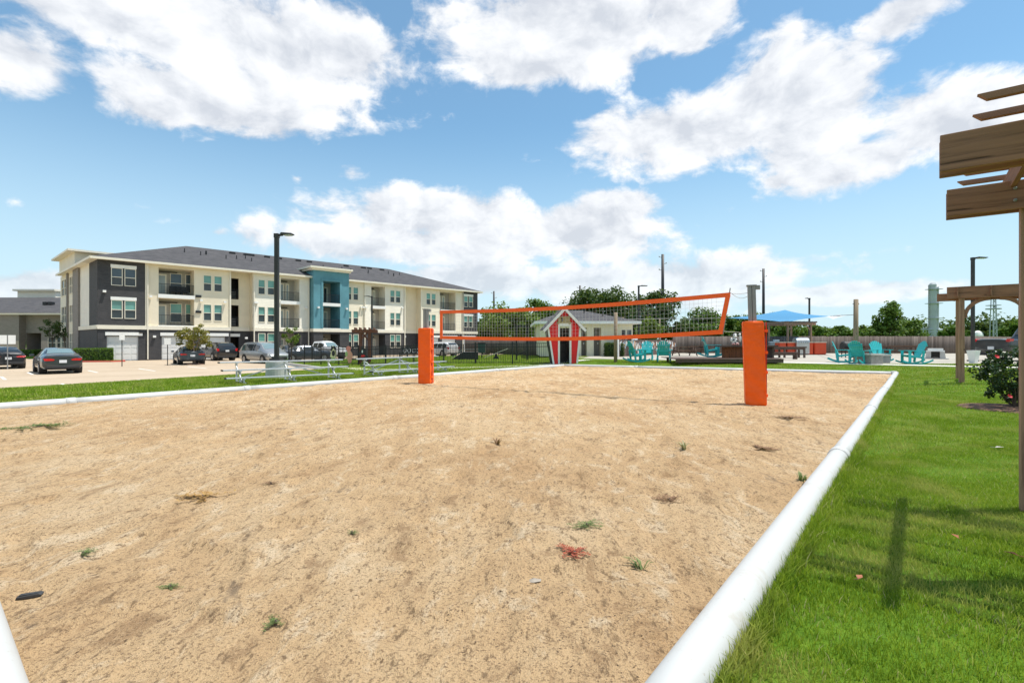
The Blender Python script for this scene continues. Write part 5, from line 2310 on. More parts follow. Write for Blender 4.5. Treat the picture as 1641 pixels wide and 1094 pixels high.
# tile mural fence
def mural():
    a, b = at_depth(991, 545, 40.2), at_depth(1083, 545, 51)
    a.z = b.z = PATIO_Z - .02
    d = b - a
    L = d.xy.length
    H = 1.36
    t = thing('mural_fence', 'dark brown board screen set with small white, tan and blue blocks', 'fence', a, math.atan2(d.y, d.x))
    n = int(L / .19)
    for i in range(n):
        x = L * i / n
        m = MB()
        m.box(x, x + L / n - .012, -.02, .02, 0, H + .02 * math.sin(i * 1.7))
        m.build('board', 'mural_board', t)
    rr = random.Random(12)
    mats = ['tile_white', 'tile_tan', 'tile_rust', 'tile_blue']
    for mi, mt in enumerate(mats):
        m = MB()
        cnt = (90, 16, 16, 22)[mi]
        for k in range(cnt):
            x = rr.uniform(.1, L - .3)
            z = H - .36 - abs(rr.gauss(0, .28))
            if z < .2:
                continue
            w, h = rr.uniform(.09, .17), rr.uniform(.18, .36)
            yy = -.03 - rr.uniform(0, .02) - .002 * mi
            m.box(x, x + w, yy, -.015, z, z + h)
        stuff(m.build('blocks', mt, t))
    m = MB()
    m.box(-.1, 0, -.05, .05, 0, H + .06)
    m.build('end_post', 'white_paint', t)


mural()


# ------------------------------------------------------------------ rocking chairs
def rocking_chair():
    """slatted lounge chair on rockers, facing -y"""
    t = thing('rocking_chair', 'x', 'rocking chair', (0, 0, 0), 0.0, 'turquoise slatted rocking chairs on the patio')
    lean = .42
    n = 7
    for i in range(n):
        x = (i - (n - 1) / 2) * .088
        k = 1 - (abs(i - (n - 1) / 2) / ((n - 1) / 2)) ** 2
        H = .62 + .14 * k
        b = Vector((x * .82, .22, .40))
        tp = Vector((x * 1.12, .22 + H * lean, .40 + H))
        m = MB()
        m.bar(b, tp, .078, .02, 0, up=(0, -1, .4))
        m.build('back_slat', 'teal_plastic', t)
    for k in range(5):
        y = -.30 + k * .115
        z = .46 - (y + .3) * .16
        m = MB()
        m.box(-.28, .28, y - .05, y + .05, z - .012, z + .012)
        m.build('seat_slat', 'teal_plastic', t)
    for s in (-1, 1):
        m = MB()
        m.box(s * .36 - .07, s * .36 + .07, -.42, .36, .66, .685)
        m.build('arm', 'teal_plastic', t)
        m = MB()
        m.box(s * .33 - .018, s * .33 + .018, -.34, -.22, .09, .66)
        m.build('front_leg', 'teal_plastic', t)
        m = MB()
        m.bar((s * .33, .26, .10), (s * .33, .34, .66), .036, .1, 0, up=(0, 1, 0))
        m.build('rear_leg', 'teal_plastic', t)
        m = MB()
        pts = []
        for k in range(10):
            u = -1 + 2 * k / 9
            pts.append((s * .33, .08 + u * .66, .035 + .14 * u * u + .05 * max(0, u) ** 2))
        for (p, q) in zip(pts[:-1], pts[1:]):
            m.bar(p, q, .036, .075)
        m.build('rocker', 'teal_plastic', t)
        m = MB()
        m.bar((s * .29, -.30, .43), (s * .29, .30, .33), .03, .09)
        m.build('seat_rail', 'teal_plastic', t)
    for (y, z) in ((.33, .62), (.5, .92)):
        m = MB()
        m.bar((-.31, y, z), (.31, y, z), .03, .06)
        m.build('back_rail', 'teal_plastic', t)
    return t


CH = rocking_chair()
chairs = [
    (1022, 579.5, 'turquoise rocking chair seen from the side beside the tile mural', 100),
    (1036, 577, 'bright turquoise rocking chair facing out in front of the tile mural', -20),
    (1064, 580, 'turquoise rocking chair with its back turned next to the wooden deck', 160),
    (1141, 571.5, 'turquoise rocking chair in profile standing on the wooden deck', 78),
    (1352, 580, 'turquoise rocking chair leaning back by the black grill', 55),
    (1378, 582.5, 'turquoise rocking chair half hidden behind the timber pole', 120),
    (1411, 579, 'turquoise rocking chair facing out behind the grey fire pit boxes', -4),
    (1462, 583, 'turquoise rocking chair in profile beside the stone fireplace', -100)]
for i, (px, py, lab, a) in enumerate(chairs):
    p = gpt(px, py, flat=PATIO_Z + (.28 if px == 1141 else 0))
    o = CH if i == 0 else copy_tree(CH)
    o.location = p
    o.rotation_euler = (0, 0, R(a))
    o.scale = (1.06,) * 3
    o['label'] = lab


# ------------------------------------------------------------------ deck, tables, benches
def deck():
    a = gpt(1083, 582.5, flat=PATIO_Z)
    b = gpt(1256, 583, flat=PATIO_Z)
    d = b - a
    L = d.length
    t = thing('deck_platform', 'low dark brown plank deck on the patio behind the sand', 'platform', a, math.atan2(d.y, d.x))
    n = 14
    W = 3.4
    for k in range(n):
        m = MB()
        y = W * k / n
        m.box(-.03, L + .03 + y * .25, y + .006, y + W / n - .006, .245, .28)
        m.build('plank', 'deck_wood', t)
    m = MB()
    m.box(0, L, .02, .06, .08, .245)
    m.build('front_skirt', 'deck_wood', t)
    m = MB()
    m._add([(L, .02, .08), (L + W * .25, W, .08), (L + W * .25, W, .245), (L, .02, .245)], [(0, 1, 2, 3)])
    m.build('side_skirt', 'deck_wood', t)
    for x in np.linspace(.3, L - .3, 6):
        for y in (.3, W - .3):
            m = MB()
            m.box(x - .06, x + .06, y - .06, y + .06, 0, .245)
            m.build('foot', 'deck_wood', t)
    return t


deck()


def slab_table(px, py, w, d, h, label, mat, top, rz=0.0, legs=4, name='table', cat='table', group=None, thick=.06):
    p = gpt(px, py, flat=PATIO_Z)
    t = thing(name, label, cat, p, rz, group)
    n = max(3, int(d / .14))
    for k in range(n):
        m = MB()
        y = -d / 2 + d * k / n
        m.box(-w / 2, w / 2, y + .004, y + d / n - .004, h - thick, h)
        m.build('top_board', top, t)
    for x in ((-1, 1) if legs == 4 else np.linspace(-1, 1, legs // 2)):
        for y in (-1, 1):
            m = MB()
            xx, yy = x * (w / 2 - .15), y * (d / 2 - .07)
            m.box(xx - .06, xx + .06, yy - .05, yy + .05, 0, h - thick)
            m.build('leg', mat, t)
    m = MB()
    m.box(-w / 2 + .1, w / 2 - .1, -d / 2 + .05, -d / 2 + .09, h - thick - .12, h - thick)
    m.box(-w / 2 + .1, w / 2 - .1, d / 2 - .09, d / 2 - .05, h - thick - .12, h - thick)
    m.build('apron', mat, t)
    return t


def picnic(px, py, label, rz=0.0, w=1.9):
    p = gpt(px, py, flat=PATIO_Z)
    t = thing('picnic_table', label, 'picnic table', p, rz)
    for k in range(5):
        m = MB()
        y = -.36 + k * .145
        m.box(-w / 2, w / 2, y, y + .135, .72, .76)
        m.build('top_board', 'table_wood', t)
    for s in (-1, 1):
        m = MB()
        m.box(-w / 2, w / 2, s * .72 - .14, s * .72 + .14, .42, .46)
        m.build('seat_board', 'table_wood', t)
        x = s * (w / 2 - .28)
        for q in (-1, 1):
            m = MB()
            m.bar((x, q * .25, .72), (x, q * .68, 0), .05, .11)
            m.build('leg', 'deck_wood', t)
        m = MB()
        m.bar((x + .05, -.8, .38), (x + .05, .8, .38), .05, .1)
        m.build('cross_beam', 'deck_wood', t)
        m = MB()
        m.bar((x, 0, .38), (x - s * .5, 0, .70), .05, .08)
        m.build('brace', 'deck_wood', t)


picnic(1097, 569.5, 'brown picnic table with open braces at the end of the tile mural', R(8), 2.1)
picnic(1118, 565.5, 'dark picnic table farther back against the board fence', R(5), 1.8)
slab_table(1150, 562, 5.0, .5, .5, 'long low dark bench against the board fence beside the picnic tables', 'deck_wood', 'deck_wood', name='bench', cat='bench', legs=8)


def bar_counter():
    p = gpt(1180, 573.0, flat=PATIO_Z + .28)
    t = thing('bar_counter', 'dark topped wooden counter with vertical brown planks on the deck', 'counter', p, R(3))
    for k in range(9):
        m = MB()
        x = -.82 + k * .135
        m.box(x, x + .128, -.02, .02, 0, .62)
        m.build('plank', 'barrel_wood', t)
    m = MB()
    m.box(-1.0, 2.2, -.35, .55, .62, .70)
    m.build('counter_top', 'deck_wood', t)
    m = MB()
    for x in (.45, 2.0):
        m = MB()
        m.box(x, x + .1, -.1, .5, 0, .62)
        m.build('support', 'deck_wood', t)
    return p


bc = bar_counter()
slab_table(1253, 572.5, 3.3, .8, .82, 'long dark wooden table standing between the deck and the grill', 'deck_wood', 'deck_wood', R(3), 6, thick=.1)
slab_table(1243, 575.0, 3.0, .4, .48, 'dark wooden bench drawn up to the long table near the orange pad', 'deck_wood', 'deck_wood', R(3), 4, name='bench', cat='bench', thick=.09)
slab_table(1424, 566, 5.2, .7, .78, 'long brown table behind the turquoise chairs against the fence', 'deck_wood', 'table_wood', 0, 6)
slab_table(1424, 568, 5.0, .35, .46, 'low bench in front of the long brown table by the fence', 'deck_wood', 'deck_wood', 0, 6, name='bench', cat='bench')
slab_table(1240, 565.5, 2.2, .6, .78, 'dark side table carrying pale boxes near the outdoor kitchen', 'deck_wood', 'deck_wood', 0, 4)


# spotted cow statue on the counter
def statue():
    p = Vector((bc.x - .05, bc.y + .1, bc.z + .70))
    t = thing('cow_statue', 'small black and white cow statue seated on the wooden counter', 'statue', p, R(-10))
    t.scale = (.66, .66, .62)

    def blob(cx, cy, cz, rx, ry, rz_, nm, mat, par=t):
        m = MB()
        prof = [(max(.02, math.sin(math.pi * k / 10)), -math.cos(math.pi * k / 10)) for k in range(11)]
        m.lathe(prof, 14, 0, Matrix.Translation((cx, cy, cz)) @ Matrix.Diagonal((rx, ry, rz_, 1)))
        return m.build(nm, mat, par, smooth=True)
    b = blob(0, 0, .36, .24, .2, .36, 'body', 'statue_white')
    blob(.02, -.05, .88, .17, .17, .2, 'head', 'statue_white')
    blob(.02, -.2, .80, .11, .1, .09, 'muzzle', 'statue_white')
    blob(-.2, 0, .94, .11, .04, .06, 'ear', 'statue_black')
    blob(.24, 0, .94, .11, .04, .06, 'ear', 'statue_black')
    blob(0, -.02, 1.07, .1, .1, .05, 'topknot', 'statue_black')
    blob(.42, -.05, .62, .09, .09, .3, 'arm', 'statue_white')
    blob(.40, -.05, .98, .1, .1, .12, 'hoof', 'statue_white')
    blob(-.28, -.1, .5, .08, .1, .2, 'arm', 'statue_white')
    blob(-.16, -.22, .12, .14, .16, .12, 'leg', 'statue_pink')
    blob(.17, -.22, .12, .14, .16, .12, 'leg', 'statue_pink')
    for (x, y, z, r) in ((-.1, -.15, .5, .08), (.13, -.14, .42, .09), (0, -.18, .26, .07), (-.07, -.17, .92, .05), (.11, -.16, .93, .05), (-.16, -.35, .14, .05), (.17, -.35, .14, .05)):
        blob(x, y, z, r, .05, r, 'spot', 'statue_black')


statue()


# ------------------------------------------------------------------ outdoor kitchen
def kitchen():
    D = 46.0
    sc = D / FPX
    y0 = PATIO_Z

    def X(px):
        return (px - 1290.0) * sc

    def Z(py):
        return CAM_H + (HOR - py) * sc - y0
    t = thing('outdoor_kitchen', 'orange red outdoor kitchen counter with pale worktops along the fence', 'counter', ((1290 - 820.5) * sc, D, y0), 0.0)
    zt = Z(548.5)
    for (a, b) in ((1249, 1259.5), (1262, 1274), (1295, 1303), (1305.5, 1324)):
        m = MB()
        m.box(X(a), X(b), 0, .8, .06, zt)
        c = m.build('cabinet', 'orange_counter', t)
        m = MB()
        m.box(X(a) - .03, X(b) + .03, -.05, .85, zt, zt + .07)
        m.build('worktop', 'counter_top', c)
        m = MB()
        m.box(X(a) + .05, X(b) - .05, -.02, 0, .16, zt - .1)
        m.build('cabinet_door', 'orange_counter', c)
    m = MB()
    m.box(X(1249), X(1324), .1, .8, 0, .06)
    m.build('toe_kick', 'car_black_plastic', t)
    g = thing('grill', 'stainless steel barbecue grill with a domed lid between orange cabinets', 'grill', ((1284.5 - 820.5) * sc, D - .25, y0), 0.0)
    w = 10.3 * sc
    m = MB()
    m.box(-w, w, 0, .75, .1, zt - .02)
    m.build('cabinet', 'steel', g)
    m = MB()
    pts = []
    for k in range(9):
        a = R(180 - 180 * k / 8)
        pts.append((.36 + .40 * math.cos(a), zt + .08 + .36 * math.sin(a)))
    m.prism([(x, z) for (x, z) in pts], -w, w, 0, Matrix.Rotation(R(90), 4, 'Z') @ Matrix.Identity(4))
    m.build('lid', 'steel', g, smooth=False)
    m = MB()
    m.tube([(-w * .8, -.1, zt + .2), (w * .8, -.1, zt + .2)], .025, 8)
    m.build('lid_handle', 'steel', g)
    m = MB()
    m.box(-w, w, -.04, .75, zt - .02, zt + .08)
    m.build('control_panel', 'steel', g)
    for k in range(5):
        m = MB()
        m.lathe([(.035, 0), (.03, .04)], 10, 0, Matrix.Translation((-w * .7 + w * 1.4 * k / 4, -.04, zt + .03)) @ Matrix.Rotation(R(90), 4, 'X'))
        m.build('knob', 'car_black_plastic', g)


kitchen()


# boxes on the side table
for (px, dz, w, h, lab, mt) in ((1237, .0, .5, .42, 'pale grey box on the dark side table by the kitchen', 'litter_grey'), (1244, 0.0, .4, .6, 'taller grey ice chest on the dark side table by the kitchen', 'industrial')):
    p = gpt(px, 565.5, flat=PATIO_Z)
    t = thing('storage_box', lab, 'box', (p.x, p.y, PATIO_Z + .78), 0.0)
    m = MB()
    m.box(-w / 2, w / 2, -.2, .2, 0, h * .8)
    b = m.build('body', mt, t, bevel=.01)
    m = MB()
    m.box(-w / 2 - .02, w / 2 + .02, -.22, .22, h * .8, h)
    m.build('lid', 'white_paint', t, bevel=.01)


# black kettle style smoker grill behind the chair
p = gpt(1360, 572, flat=PATIO_Z)
t = thing('black_grill', 'black barrel barbecue grill behind the turquoise chairs', 'grill', p, 0.0)
m = MB()
m.lathe([(.3, -.5), (.36, -.42), (.36, .42), (.3, .5)], 14, 0, Matrix.Translation((0, 0, .85)) @ Matrix.Rotation(R(90), 4, 'Y'))
m.build('barrel', 'car_black_plastic', t, smooth=False)
for sx in (-.38, .38):
    for sy in (-.22, .22):
        m = MB()
        m.box(sx - .025, sx + .025, sy - .025, sy + .025, 0, .65)
        m.build('leg', 'car_black_plastic', t)
m = MB()
m.box(-.7, .7, -.55, -.35, .62, .66)
m.build('shelf', 'deck_wood', t)


# fire pit boxes
for (px, py, w, h, lab, mt) in ((1394.5, 582.8, .78, .56, 'grey stone box of the fire pit beside the timber pole', 'stone_grey'), (1411.5, 580.8, .62, .48, 'dark gas tank box of the fire pit before the front facing chair', 'concrete_dark')):
    p = gpt(px, py, flat=PATIO_Z)
    t = thing('fire_pit', lab, 'fire pit', p, R(14))
    m = MB()
    m.box(-w / 2, w / 2, -w / 2, w / 2, 0, h - .08)
    m.build('body', mt, t, bevel=.01)
    m = MB()
    m.box(-w / 2 - .05, w / 2 + .05, -w / 2 - .05, -w / 2 + .12, h - .08, h)
    m.box(-w / 2 - .05, w / 2 + .05, w / 2 - .12, w / 2 + .05, h - .08, h)
    m.box(-w / 2 - .05, -w / 2 + .12, -w / 2 + .12, w / 2 - .12, h - .08, h)
    m.box(w / 2 - .12, w / 2 + .05, -w / 2 + .12, w / 2 - .12, h - .08, h)
    m.build('rim', 'concrete', t)
    m = MB()
    m.box(-w / 2 + .12, w / 2 - .12, -w / 2 + .12, w / 2 - .12, h - .1, h - .05)
    m.build('burner_tray', 'car_black_plastic', t)


# little stone fireplace
p = gpt(1499, 574.5, flat=PATIO_Z)
t = thing('fireplace', 'small pale stone fireplace with a dark hearth in front of the fence', 'fireplace', p, R(-38))
t.scale = (.66, .66, .66)
m = MB()
m.box(-1.05, 1.05, -.5, .5, 0, .1)
m.build('hearth_slab', 'concrete', t)
for s in (-1, 1):
    m = MB()
    m.prism([(s * .36, .1), (s * .82, .1), (s * .74, .78), (s * .36, .78)], -.35, .35)
    m.build('jamb', 'concrete', t)
m = MB()
m.box(-.74, .74, -.37, .37, .78, .88)
m.box(-.62, .62, -.3, .3, .88, 1.1)
m.build('mantel', 'white_paint', t)
m = MB()
m.box(-.36, .36, .25, .33, .1, .78)
m.build('fireback', 'dark_recess', t)
m = MB()
for k in range(3):
    m.tube([(-.25, -.1 + k * .09, .16 + .04 * (k % 2)), (.25, -.06 + k * .07, .17)], .045, 8)
m.build('logs', 'bark_pale', t)


# white planter by the pergola
p = gpt(1560, 581, flat=PATIO_Z)
p.z = T(p.x, p.y)
t = thing('planter', 'tapered pale planter pot beside the far pergola post', 'planter', p, R(20))
t.scale = (.6, .6, .72)
m = MB()
m._add([(-.22, -.22, 0), (.22, -.22, 0), (.22, .22, 0), (-.22, .22, 0), (-.36, -.36, .95), (.36, -.36, .95), (.36, .36, .95), (-.36, .36, .95)],
       [(0, 3, 2, 1), (4, 5, 6, 7), (0, 1, 5, 4), (1, 2, 6, 5), (2, 3, 7, 6), (3, 0, 4, 7)])
m.build('pot', 'white_paint', t, bevel=.01)
m = MB()
m.box(-.37, .37, -.37, .37, .952, 1.0)
m.build('rim', 'white_paint', t)


# ------------------------------------------------------------------ dog park equipment
def dog_park():
    p = at_depth(744, 571, 40)
    p.z = T(p.x, p.y)
    t = thing('dog_ramp', 'dark agility ramp with handrails inside the dog park fence', 'ramp', p, R(5))
    m = MB()
    m._add([(-1.0, -.35, .05), (-.1, -.35, .62), (1.1, -.35, .62), (1.1, .35, .62), (-.1, .35, .62), (-1.0, .35, .05)], [(0, 1, 4, 5), (1, 2, 3, 4)])
    m.build('walkway', 'concrete_dark', t)
    for y in (-.36, .36):
        m = MB()
        m.prism([(-1.0, 0), (1.1, 0), (1.1, .6), (-.1, .6)], y - .02, y + .02)
        m.build('side_panel', 'black_metal', t)
        m = MB()
        m.bar((-1.0, y, .18), (-.1, y, .8), .04, .04)
        m.bar((-.1, y, .8), (1.1, y, .8), .04, .04)
        m.build('handrail', 'galvanised', t)
    p = at_depth(795, 568, 41)
    p.z = T(p.x, p.y)
    t = thing('dog_seesaw', 'pale plank seesaw on a dark stand inside the dog park fence', 'seesaw', p, 0.0)
    m = MB()
    m.bar((-.95, 0, .12), (.95, 0, .85), .3, .05)
    m.build('plank', 'counter_top', t)
    m = MB()
    m.prism([(-.25, 0), (.25, 0), (0, .48)], -.2, .2)
    m.build('stand', 'black_metal', t)
    p = at_depth(836, 570, 38)
    p.z = T(p.x, p.y)
    t = thing('dog_hoop_frame', 'tall black metal frame standing inside the dog park', 'frame', p, R(4))
    H = (582 - 526) * 38 / FPX
    for x in (-.4, .4):
        m = MB()
        m.box(x - .055, x + .055, -.055, .055, 0, H)
        m.build('post', 'black_metal', t)
    m = MB()
    m.box(-.4, .4, -.04, .04, H - .1, H)
    m.build('top_bar', 'black_metal', t)
    m = MB()
    m.bar((-.4, 0, .35), (.4, 0, .75), .05, .06)
    m.build('jump_bar', 'black_metal', t)
    p = at_depth(659, 572, 37)
    p.z = T(p.x, p.y)
    t = thing('park_bench', 'black metal park bench with looped back inside the dog park', 'bench', p, R(-6))
    w = 1.5
    for k in range(5):
        m = MB()
        m.bar((-w / 2, -.05 - k * .1, .45), (w / 2, -.05 - k * .1, .45), .075, .03)
        m.build('seat_slat', 'black_metal', t)
    for k in range(4):
        m = MB()
        m.bar((-w / 2, .05 + k * .03, .56 + k * .13), (w / 2, .05 + k * .03, .56 + k * .13), .03, .085)
        m.build('back_slat', 'black_metal', t)
    for x in (-w / 2 + .05, w / 2 - .05):
        m = MB()
        m.bar((x, 0, 0), (x, .02, .45), .05, .06)
        m.bar((x, .02, .45), (x, .16, 1.0), .05, .05)
        m.bar((x, -.42, 0), (x, -.46, .64), .05, .05)
        m.bar((x, -.5, .64), (x, .08, .66), .06, .04)
        m.build('end_frame', 'black_metal', t)
    for x in (-.5, -.18, .18, .5):
        m = MB()
        m.tube([(x + .11 * math.cos(a), .07 + .03 * math.sin(a), .76 + .16 * math.sin(a)) for a in np.linspace(0, 2 * math.pi, 13)], .014, 6)
        m.build('back_loop', 'tile_white', t)
    p = at_depth(772, 566, 44)
    p.z = T(p.x, p.y)
    t = thing('waste_bin', 'dark green waste bin on a post inside the dog park', 'bin', p, 0.0)
    simple('bin_green', (0.02, 0.06, 0.05), 0.5, 0.1, 3)
    m = MB()
    m.box(-.3, .3, -.25, .25, .45, 1.25)
    m.build('body', 'bin_green', t, bevel=.03)
    m = MB()
    m.box(-.05, .05, -.05, .05, 0, .45)
    m.build('post', 'black_metal', t)
    m = MB()
    m.box(-.33, .33, -.28, .28, 1.25, 1.32)
    m.build('lid', 'black_metal', t)


dog_park()


# ------------------------------------------------------------------ utility poles, masts and the plant beyond the fence
def utility_pole(px, ptop, D, label, r=.16, pins=True):
    p = at_depth(px, ptop, D)
    H = p.z
    p.z = 0
    t = thing('utility_pole', label, 'pole', p, 0.0, 'utility poles beyond the fence')
    m = MB()
    m.tube([(0, 0, -.5), (0, 0, H)], [r * 1.25, r * .85], 10)
    m.build('pole', 'black_metal', t, smooth=True)
    for k in range(3):
        m = MB()
        z = H - .5 - k * 1.0
        m.tube([(0, 0, z), (.55 if k % 2 else -.55, 0, z + .08)], .04, 6)
        m.lathe([(.06, 0), (.09, .05), (.06, .14)], 8, 0, Matrix.Translation((.55 if k % 2 else -.55, 0, z + .08)))
        m.build('insulator', 'galvanised', t)


utility_pole(1062, 407, 80, 'tall dark utility pole behind the oak right of the pool house', .24)
utility_pole(1223.5, 430, 95, 'dark utility pole beyond the fence behind the shade sail', .24)
utility_pole(791.5, 466, 110, 'thin dark utility pole between the apartments and the trees', .22)
utility_pole(929.5, 457, 100, 'dark utility pole sticking up among the oak crowns', .22)


def plant():
    D = 120.0
    sc = D / FPX

    def P(px, py):
        return at_depth(px, py, D)
    b = P(1497, 540)
    b.z = 0
    t = thing('process_column', 'tall grey steel process column with ladders beyond the fence', 'tower', b, 0.0)
    z = CAM_H + (HOR - 453) * sc
    m = MB()
    m.lathe([(.75, 0), (.75, z - .4), (.5, z)], 16, 0, Matrix.Translation((-.35, 0, 0)))
    m.build('vessel', 'industrial', t, smooth=False)
    m = MB()
    m.lathe([(.55, 0), (.55, z * .94), (.3, z * .955)], 14, 0, Matrix.Translation((.7, .3, 0)))
    m.build('vessel', 'industrial', t)
    m = MB()
    for k in range(26):
        m.box(-1.35, -1.1, -.1, .1, .4 + k * z / 27, .46 + k * z / 27)
    m.box(-1.37, -1.33, -.05, .05, .3, z * .97)
    m.build('ladder', 'galvanised', t)
    for f in (.45, .68, .9):
        m = MB()
        m.box(-1.4, 1.3, -1.0, 1.0, z * f, z * f + .12)
        m.build('platform', 'industrial', t)
    b = P(1500, 540)
    b.z = 0
    t = thing('pipe_rack', 'low steel pipe rack and platforms at the foot of the process column', 'pipe rack', b, 0.0)
    rr = random.Random(8)
    for k in range(9):
        x = -4.6 + k * 1.2
        m = MB()
        m.box(x - .08, x + .08, -.6, -.45, 0, 3.2 + rr.uniform(0, 1.8))
        m.build('column', 'industrial', t)
    for zz in (2.6, 3.1, 3.6, 4.2):
        m = MB()
        m.tube([(-5.5 + rr.uniform(0, 1), -.6, zz), (4.6 + rr.uniform(0, 1), -.6, zz)], .14, 8)
        m.build('pipe', 'industrial', t)
    m = MB()
    m.box(-5, -1, -.8, .8, 2.2, 2.35)
    m.box(0.2, 4.8, -.8, .8, 3.3, 3.42)
    m.build('platform', 'industrial', t)
    b = P(1592, 540)
    b.z = 0
    t = thing('lattice_mast', 'grey lattice mast with a ring platform beyond the dark pickup', 'mast', b, 0.0)
    z = CAM_H + (HOR - 478) * sc
    for (sx, sy) in ((-1, -1), (1, -1), (1, 1), (-1, 1)):
        m = MB()
        m.bar((sx * .5, sy * .5, 0), (sx * .28, sy * .28, z), .2, .2)
        m.build('leg', 'industrial', t)
    n = 9
    for k in range(n):
        za, zb = z * k / n, z * (k + 1) / n
        wa, wb = .5 - .22 * k / n, .5 - .22 * (k + 1) / n
        m = MB()
        m.bar((-wa, -wa, za), (wb, -wb, zb), .09, .09)
        m.bar((wa, -wa, za), (-wb, -wb, zb), .09, .09)
        m.bar((-wb, -wb, zb), (wb, -wb, zb), .09, .09)
        m.build('lattice', 'industrial', t)
    m = MB()
    m.lathe([(1.45, z * .78), (1.45, z * .78 + .25)], 14)
    m.lathe([(1.4, z * .78 + .9), (1.4, z * .78 + 1.0)], 14)
    m.build('ring_platform', 'industrial', t)
    m = MB()
    m.tube([(0, 0, z * .95), (0, 0, z + 2.2)], .07, 6)
    m.build('aerial', 'industrial', t)
    b = P(1567, 540)
    b.z = 0
    t = thing('storage_tank', 'pale domed storage tank beyond the planter', 'tank', b, 0.0)
    m = MB()
    m.lathe([(1.0, 0), (1.0, 2.9), (.8, 3.5), (.4, 3.85), (.1, 3.95)], 16)
    m.build('shell', 'white_paint', t, smooth=False)


plant()
# ------------------------------------------------------------------ cars


def lerp_keys(keys, x):
    if x <= keys[0][0]:
        return keys[0][1:]
    for a, b in zip(keys[:-1], keys[1:]):
        if x <= b[0]:
            t = (x - a[0]) / (b[0] - a[0])
            t = t * t * (3 - 2 * t) * .45 + t * .55
            return tuple(p + (q - p) * t for p, q in zip(a[1:], b[1:]))
    return keys[-1][1:]


# station keys: x from the tail, underside z, shoulder z, top z, body half width, top half width
CARS = {
    'sedan': dict(L=4.9, wheels=(1.02, 3.85), r=.33, keys=[
        (0, .42, .80, .98, .74, .62), (.12, .30, .86, 1.05, .86, .70), (.55, .24, .93, 1.08, .915, .72), (.85, .22, .95, 1.12, .92, .70),
        (1.55, .20, .95, 1.39, .925, .58), (2.1, .20, .94, 1.45, .925, .57), (2.7, .20, .93, 1.43, .925, .57), (3.15, .20, .92, 1.28, .925, .62),
        (3.65, .20, .90, 1.02, .925, .72), (4.3, .22, .82, .92, .91, .70), (4.75, .28, .70, .78, .82, .62), (4.9, .36, .62, .66, .72, .52)],
        rear=(.92, 1.52), wind=(2.85, 3.6), side=[(1.15, 1.95, .60), (2.02, 2.95, .90)], tail=(.93, .13)),
    'hatch': dict(L=4.5, wheels=(.86, 3.5), r=.33, keys=[
        (0, .42, .80, .98, .78, .66), (.12, .30, .88, 1.10, .87, .70), (.5, .24, .95, 1.28, .90, .62), (1.0, .22, .97, 1.42, .91, .58),
        (1.8, .20, .95, 1.46, .91, .57), (2.4, .20, .93, 1.42, .91, .57), (2.85, .20, .92, 1.26, .91, .62), (3.3, .20, .90, 1.04, .91, .70),
        (3.95, .22, .82, .92, .89, .68), (4.35, .28, .70, .78, .8, .60), (4.5, .36, .62, .66, .70, .5)],
        rear=(.2, .9), wind=(2.5, 3.25), side=[(.85, 1.55, .55), (1.62, 2.6, .9)], tail=(.95, .12)),
    'suv': dict(L=4.85, wheels=(.95, 3.78), r=.37, keys=[
        (0, .45, 1.0, 1.25, .86, .74), (.08, .34, 1.08, 1.42, .93, .74), (.4, .28, 1.08, 1.66, .95, .69), (.9, .26, 1.08, 1.74, .96, .67),
        (2.3, .26, 1.07, 1.74, .96, .67), (2.85, .26, 1.06, 1.66, .96, .69), (3.35, .26, 1.05, 1.24, .96, .76), (4.2, .28, .98, 1.1, .94, .74),
        (4.7, .34, .84, .94, .88, .68), (4.85, .42, .72, .78, .78, .6)],
        rear=(.1, .36), wind=(2.9, 3.32), side=[(.35, 1.05, .85), (1.12, 1.95, .9), (2.02, 2.9, .9)], tail=(.95, .26)),
    'van': dict(L=5.1, wheels=(1.0, 4.02), r=.34, keys=[
        (0, .42, .92, 1.2, .86, .74), (.1, .30, 1.0, 1.42, .94, .76), (.5, .26, 1.02, 1.70, .97, .70), (1.0, .24, 1.02, 1.76, .98, .69),
        (2.6, .24, 1.0, 1.76, .98, .69), (3.2, .24, .98, 1.62, .98, .70), (3.95, .24, .96, 1.18, .97, .78), (4.55, .26, .86, .98, .93, .72),
        (4.95, .30, .74, .82, .84, .62), (5.1, .38, .64, .68, .74, .52)],
        rear=(.12, .46), wind=(3.0, 3.9), side=[(.4, 1.25, .8), (1.32, 2.3, .85), (2.38, 3.3, .85)], tail=(.92, .2)),
    'pickup': dict(L=5.8, wheels=(1.2, 4.75), r=.40, keys=[
        (0, .55, 1.1, 1.14, .92, .84), (.06, .48, 1.12, 1.16, .97, .88), (2.0, .42, 1.12, 1.16, .98, .88), (2.08, .40, 1.12, 1.30, .98, .80), (2.3, .38, 1.12, 1.82, .98, .70),
        (3.4, .38, 1.12, 1.86, .98, .69), (3.85, .38, 1.12, 1.72, .98, .70), (4.35, .38, 1.10, 1.26, .98, .80), (5.4, .40, 1.05, 1.16, .96, .8),
        (5.72, .45, .92, 1.02, .92, .74), (5.8, .50, .8, .86, .85, .66)],
        rear=(2.1, 2.28), wind=(3.9, 4.3), side=[(2.4, 3.05, .9), (3.12, 3.95, .9)], tail=(.95, .16)),
}


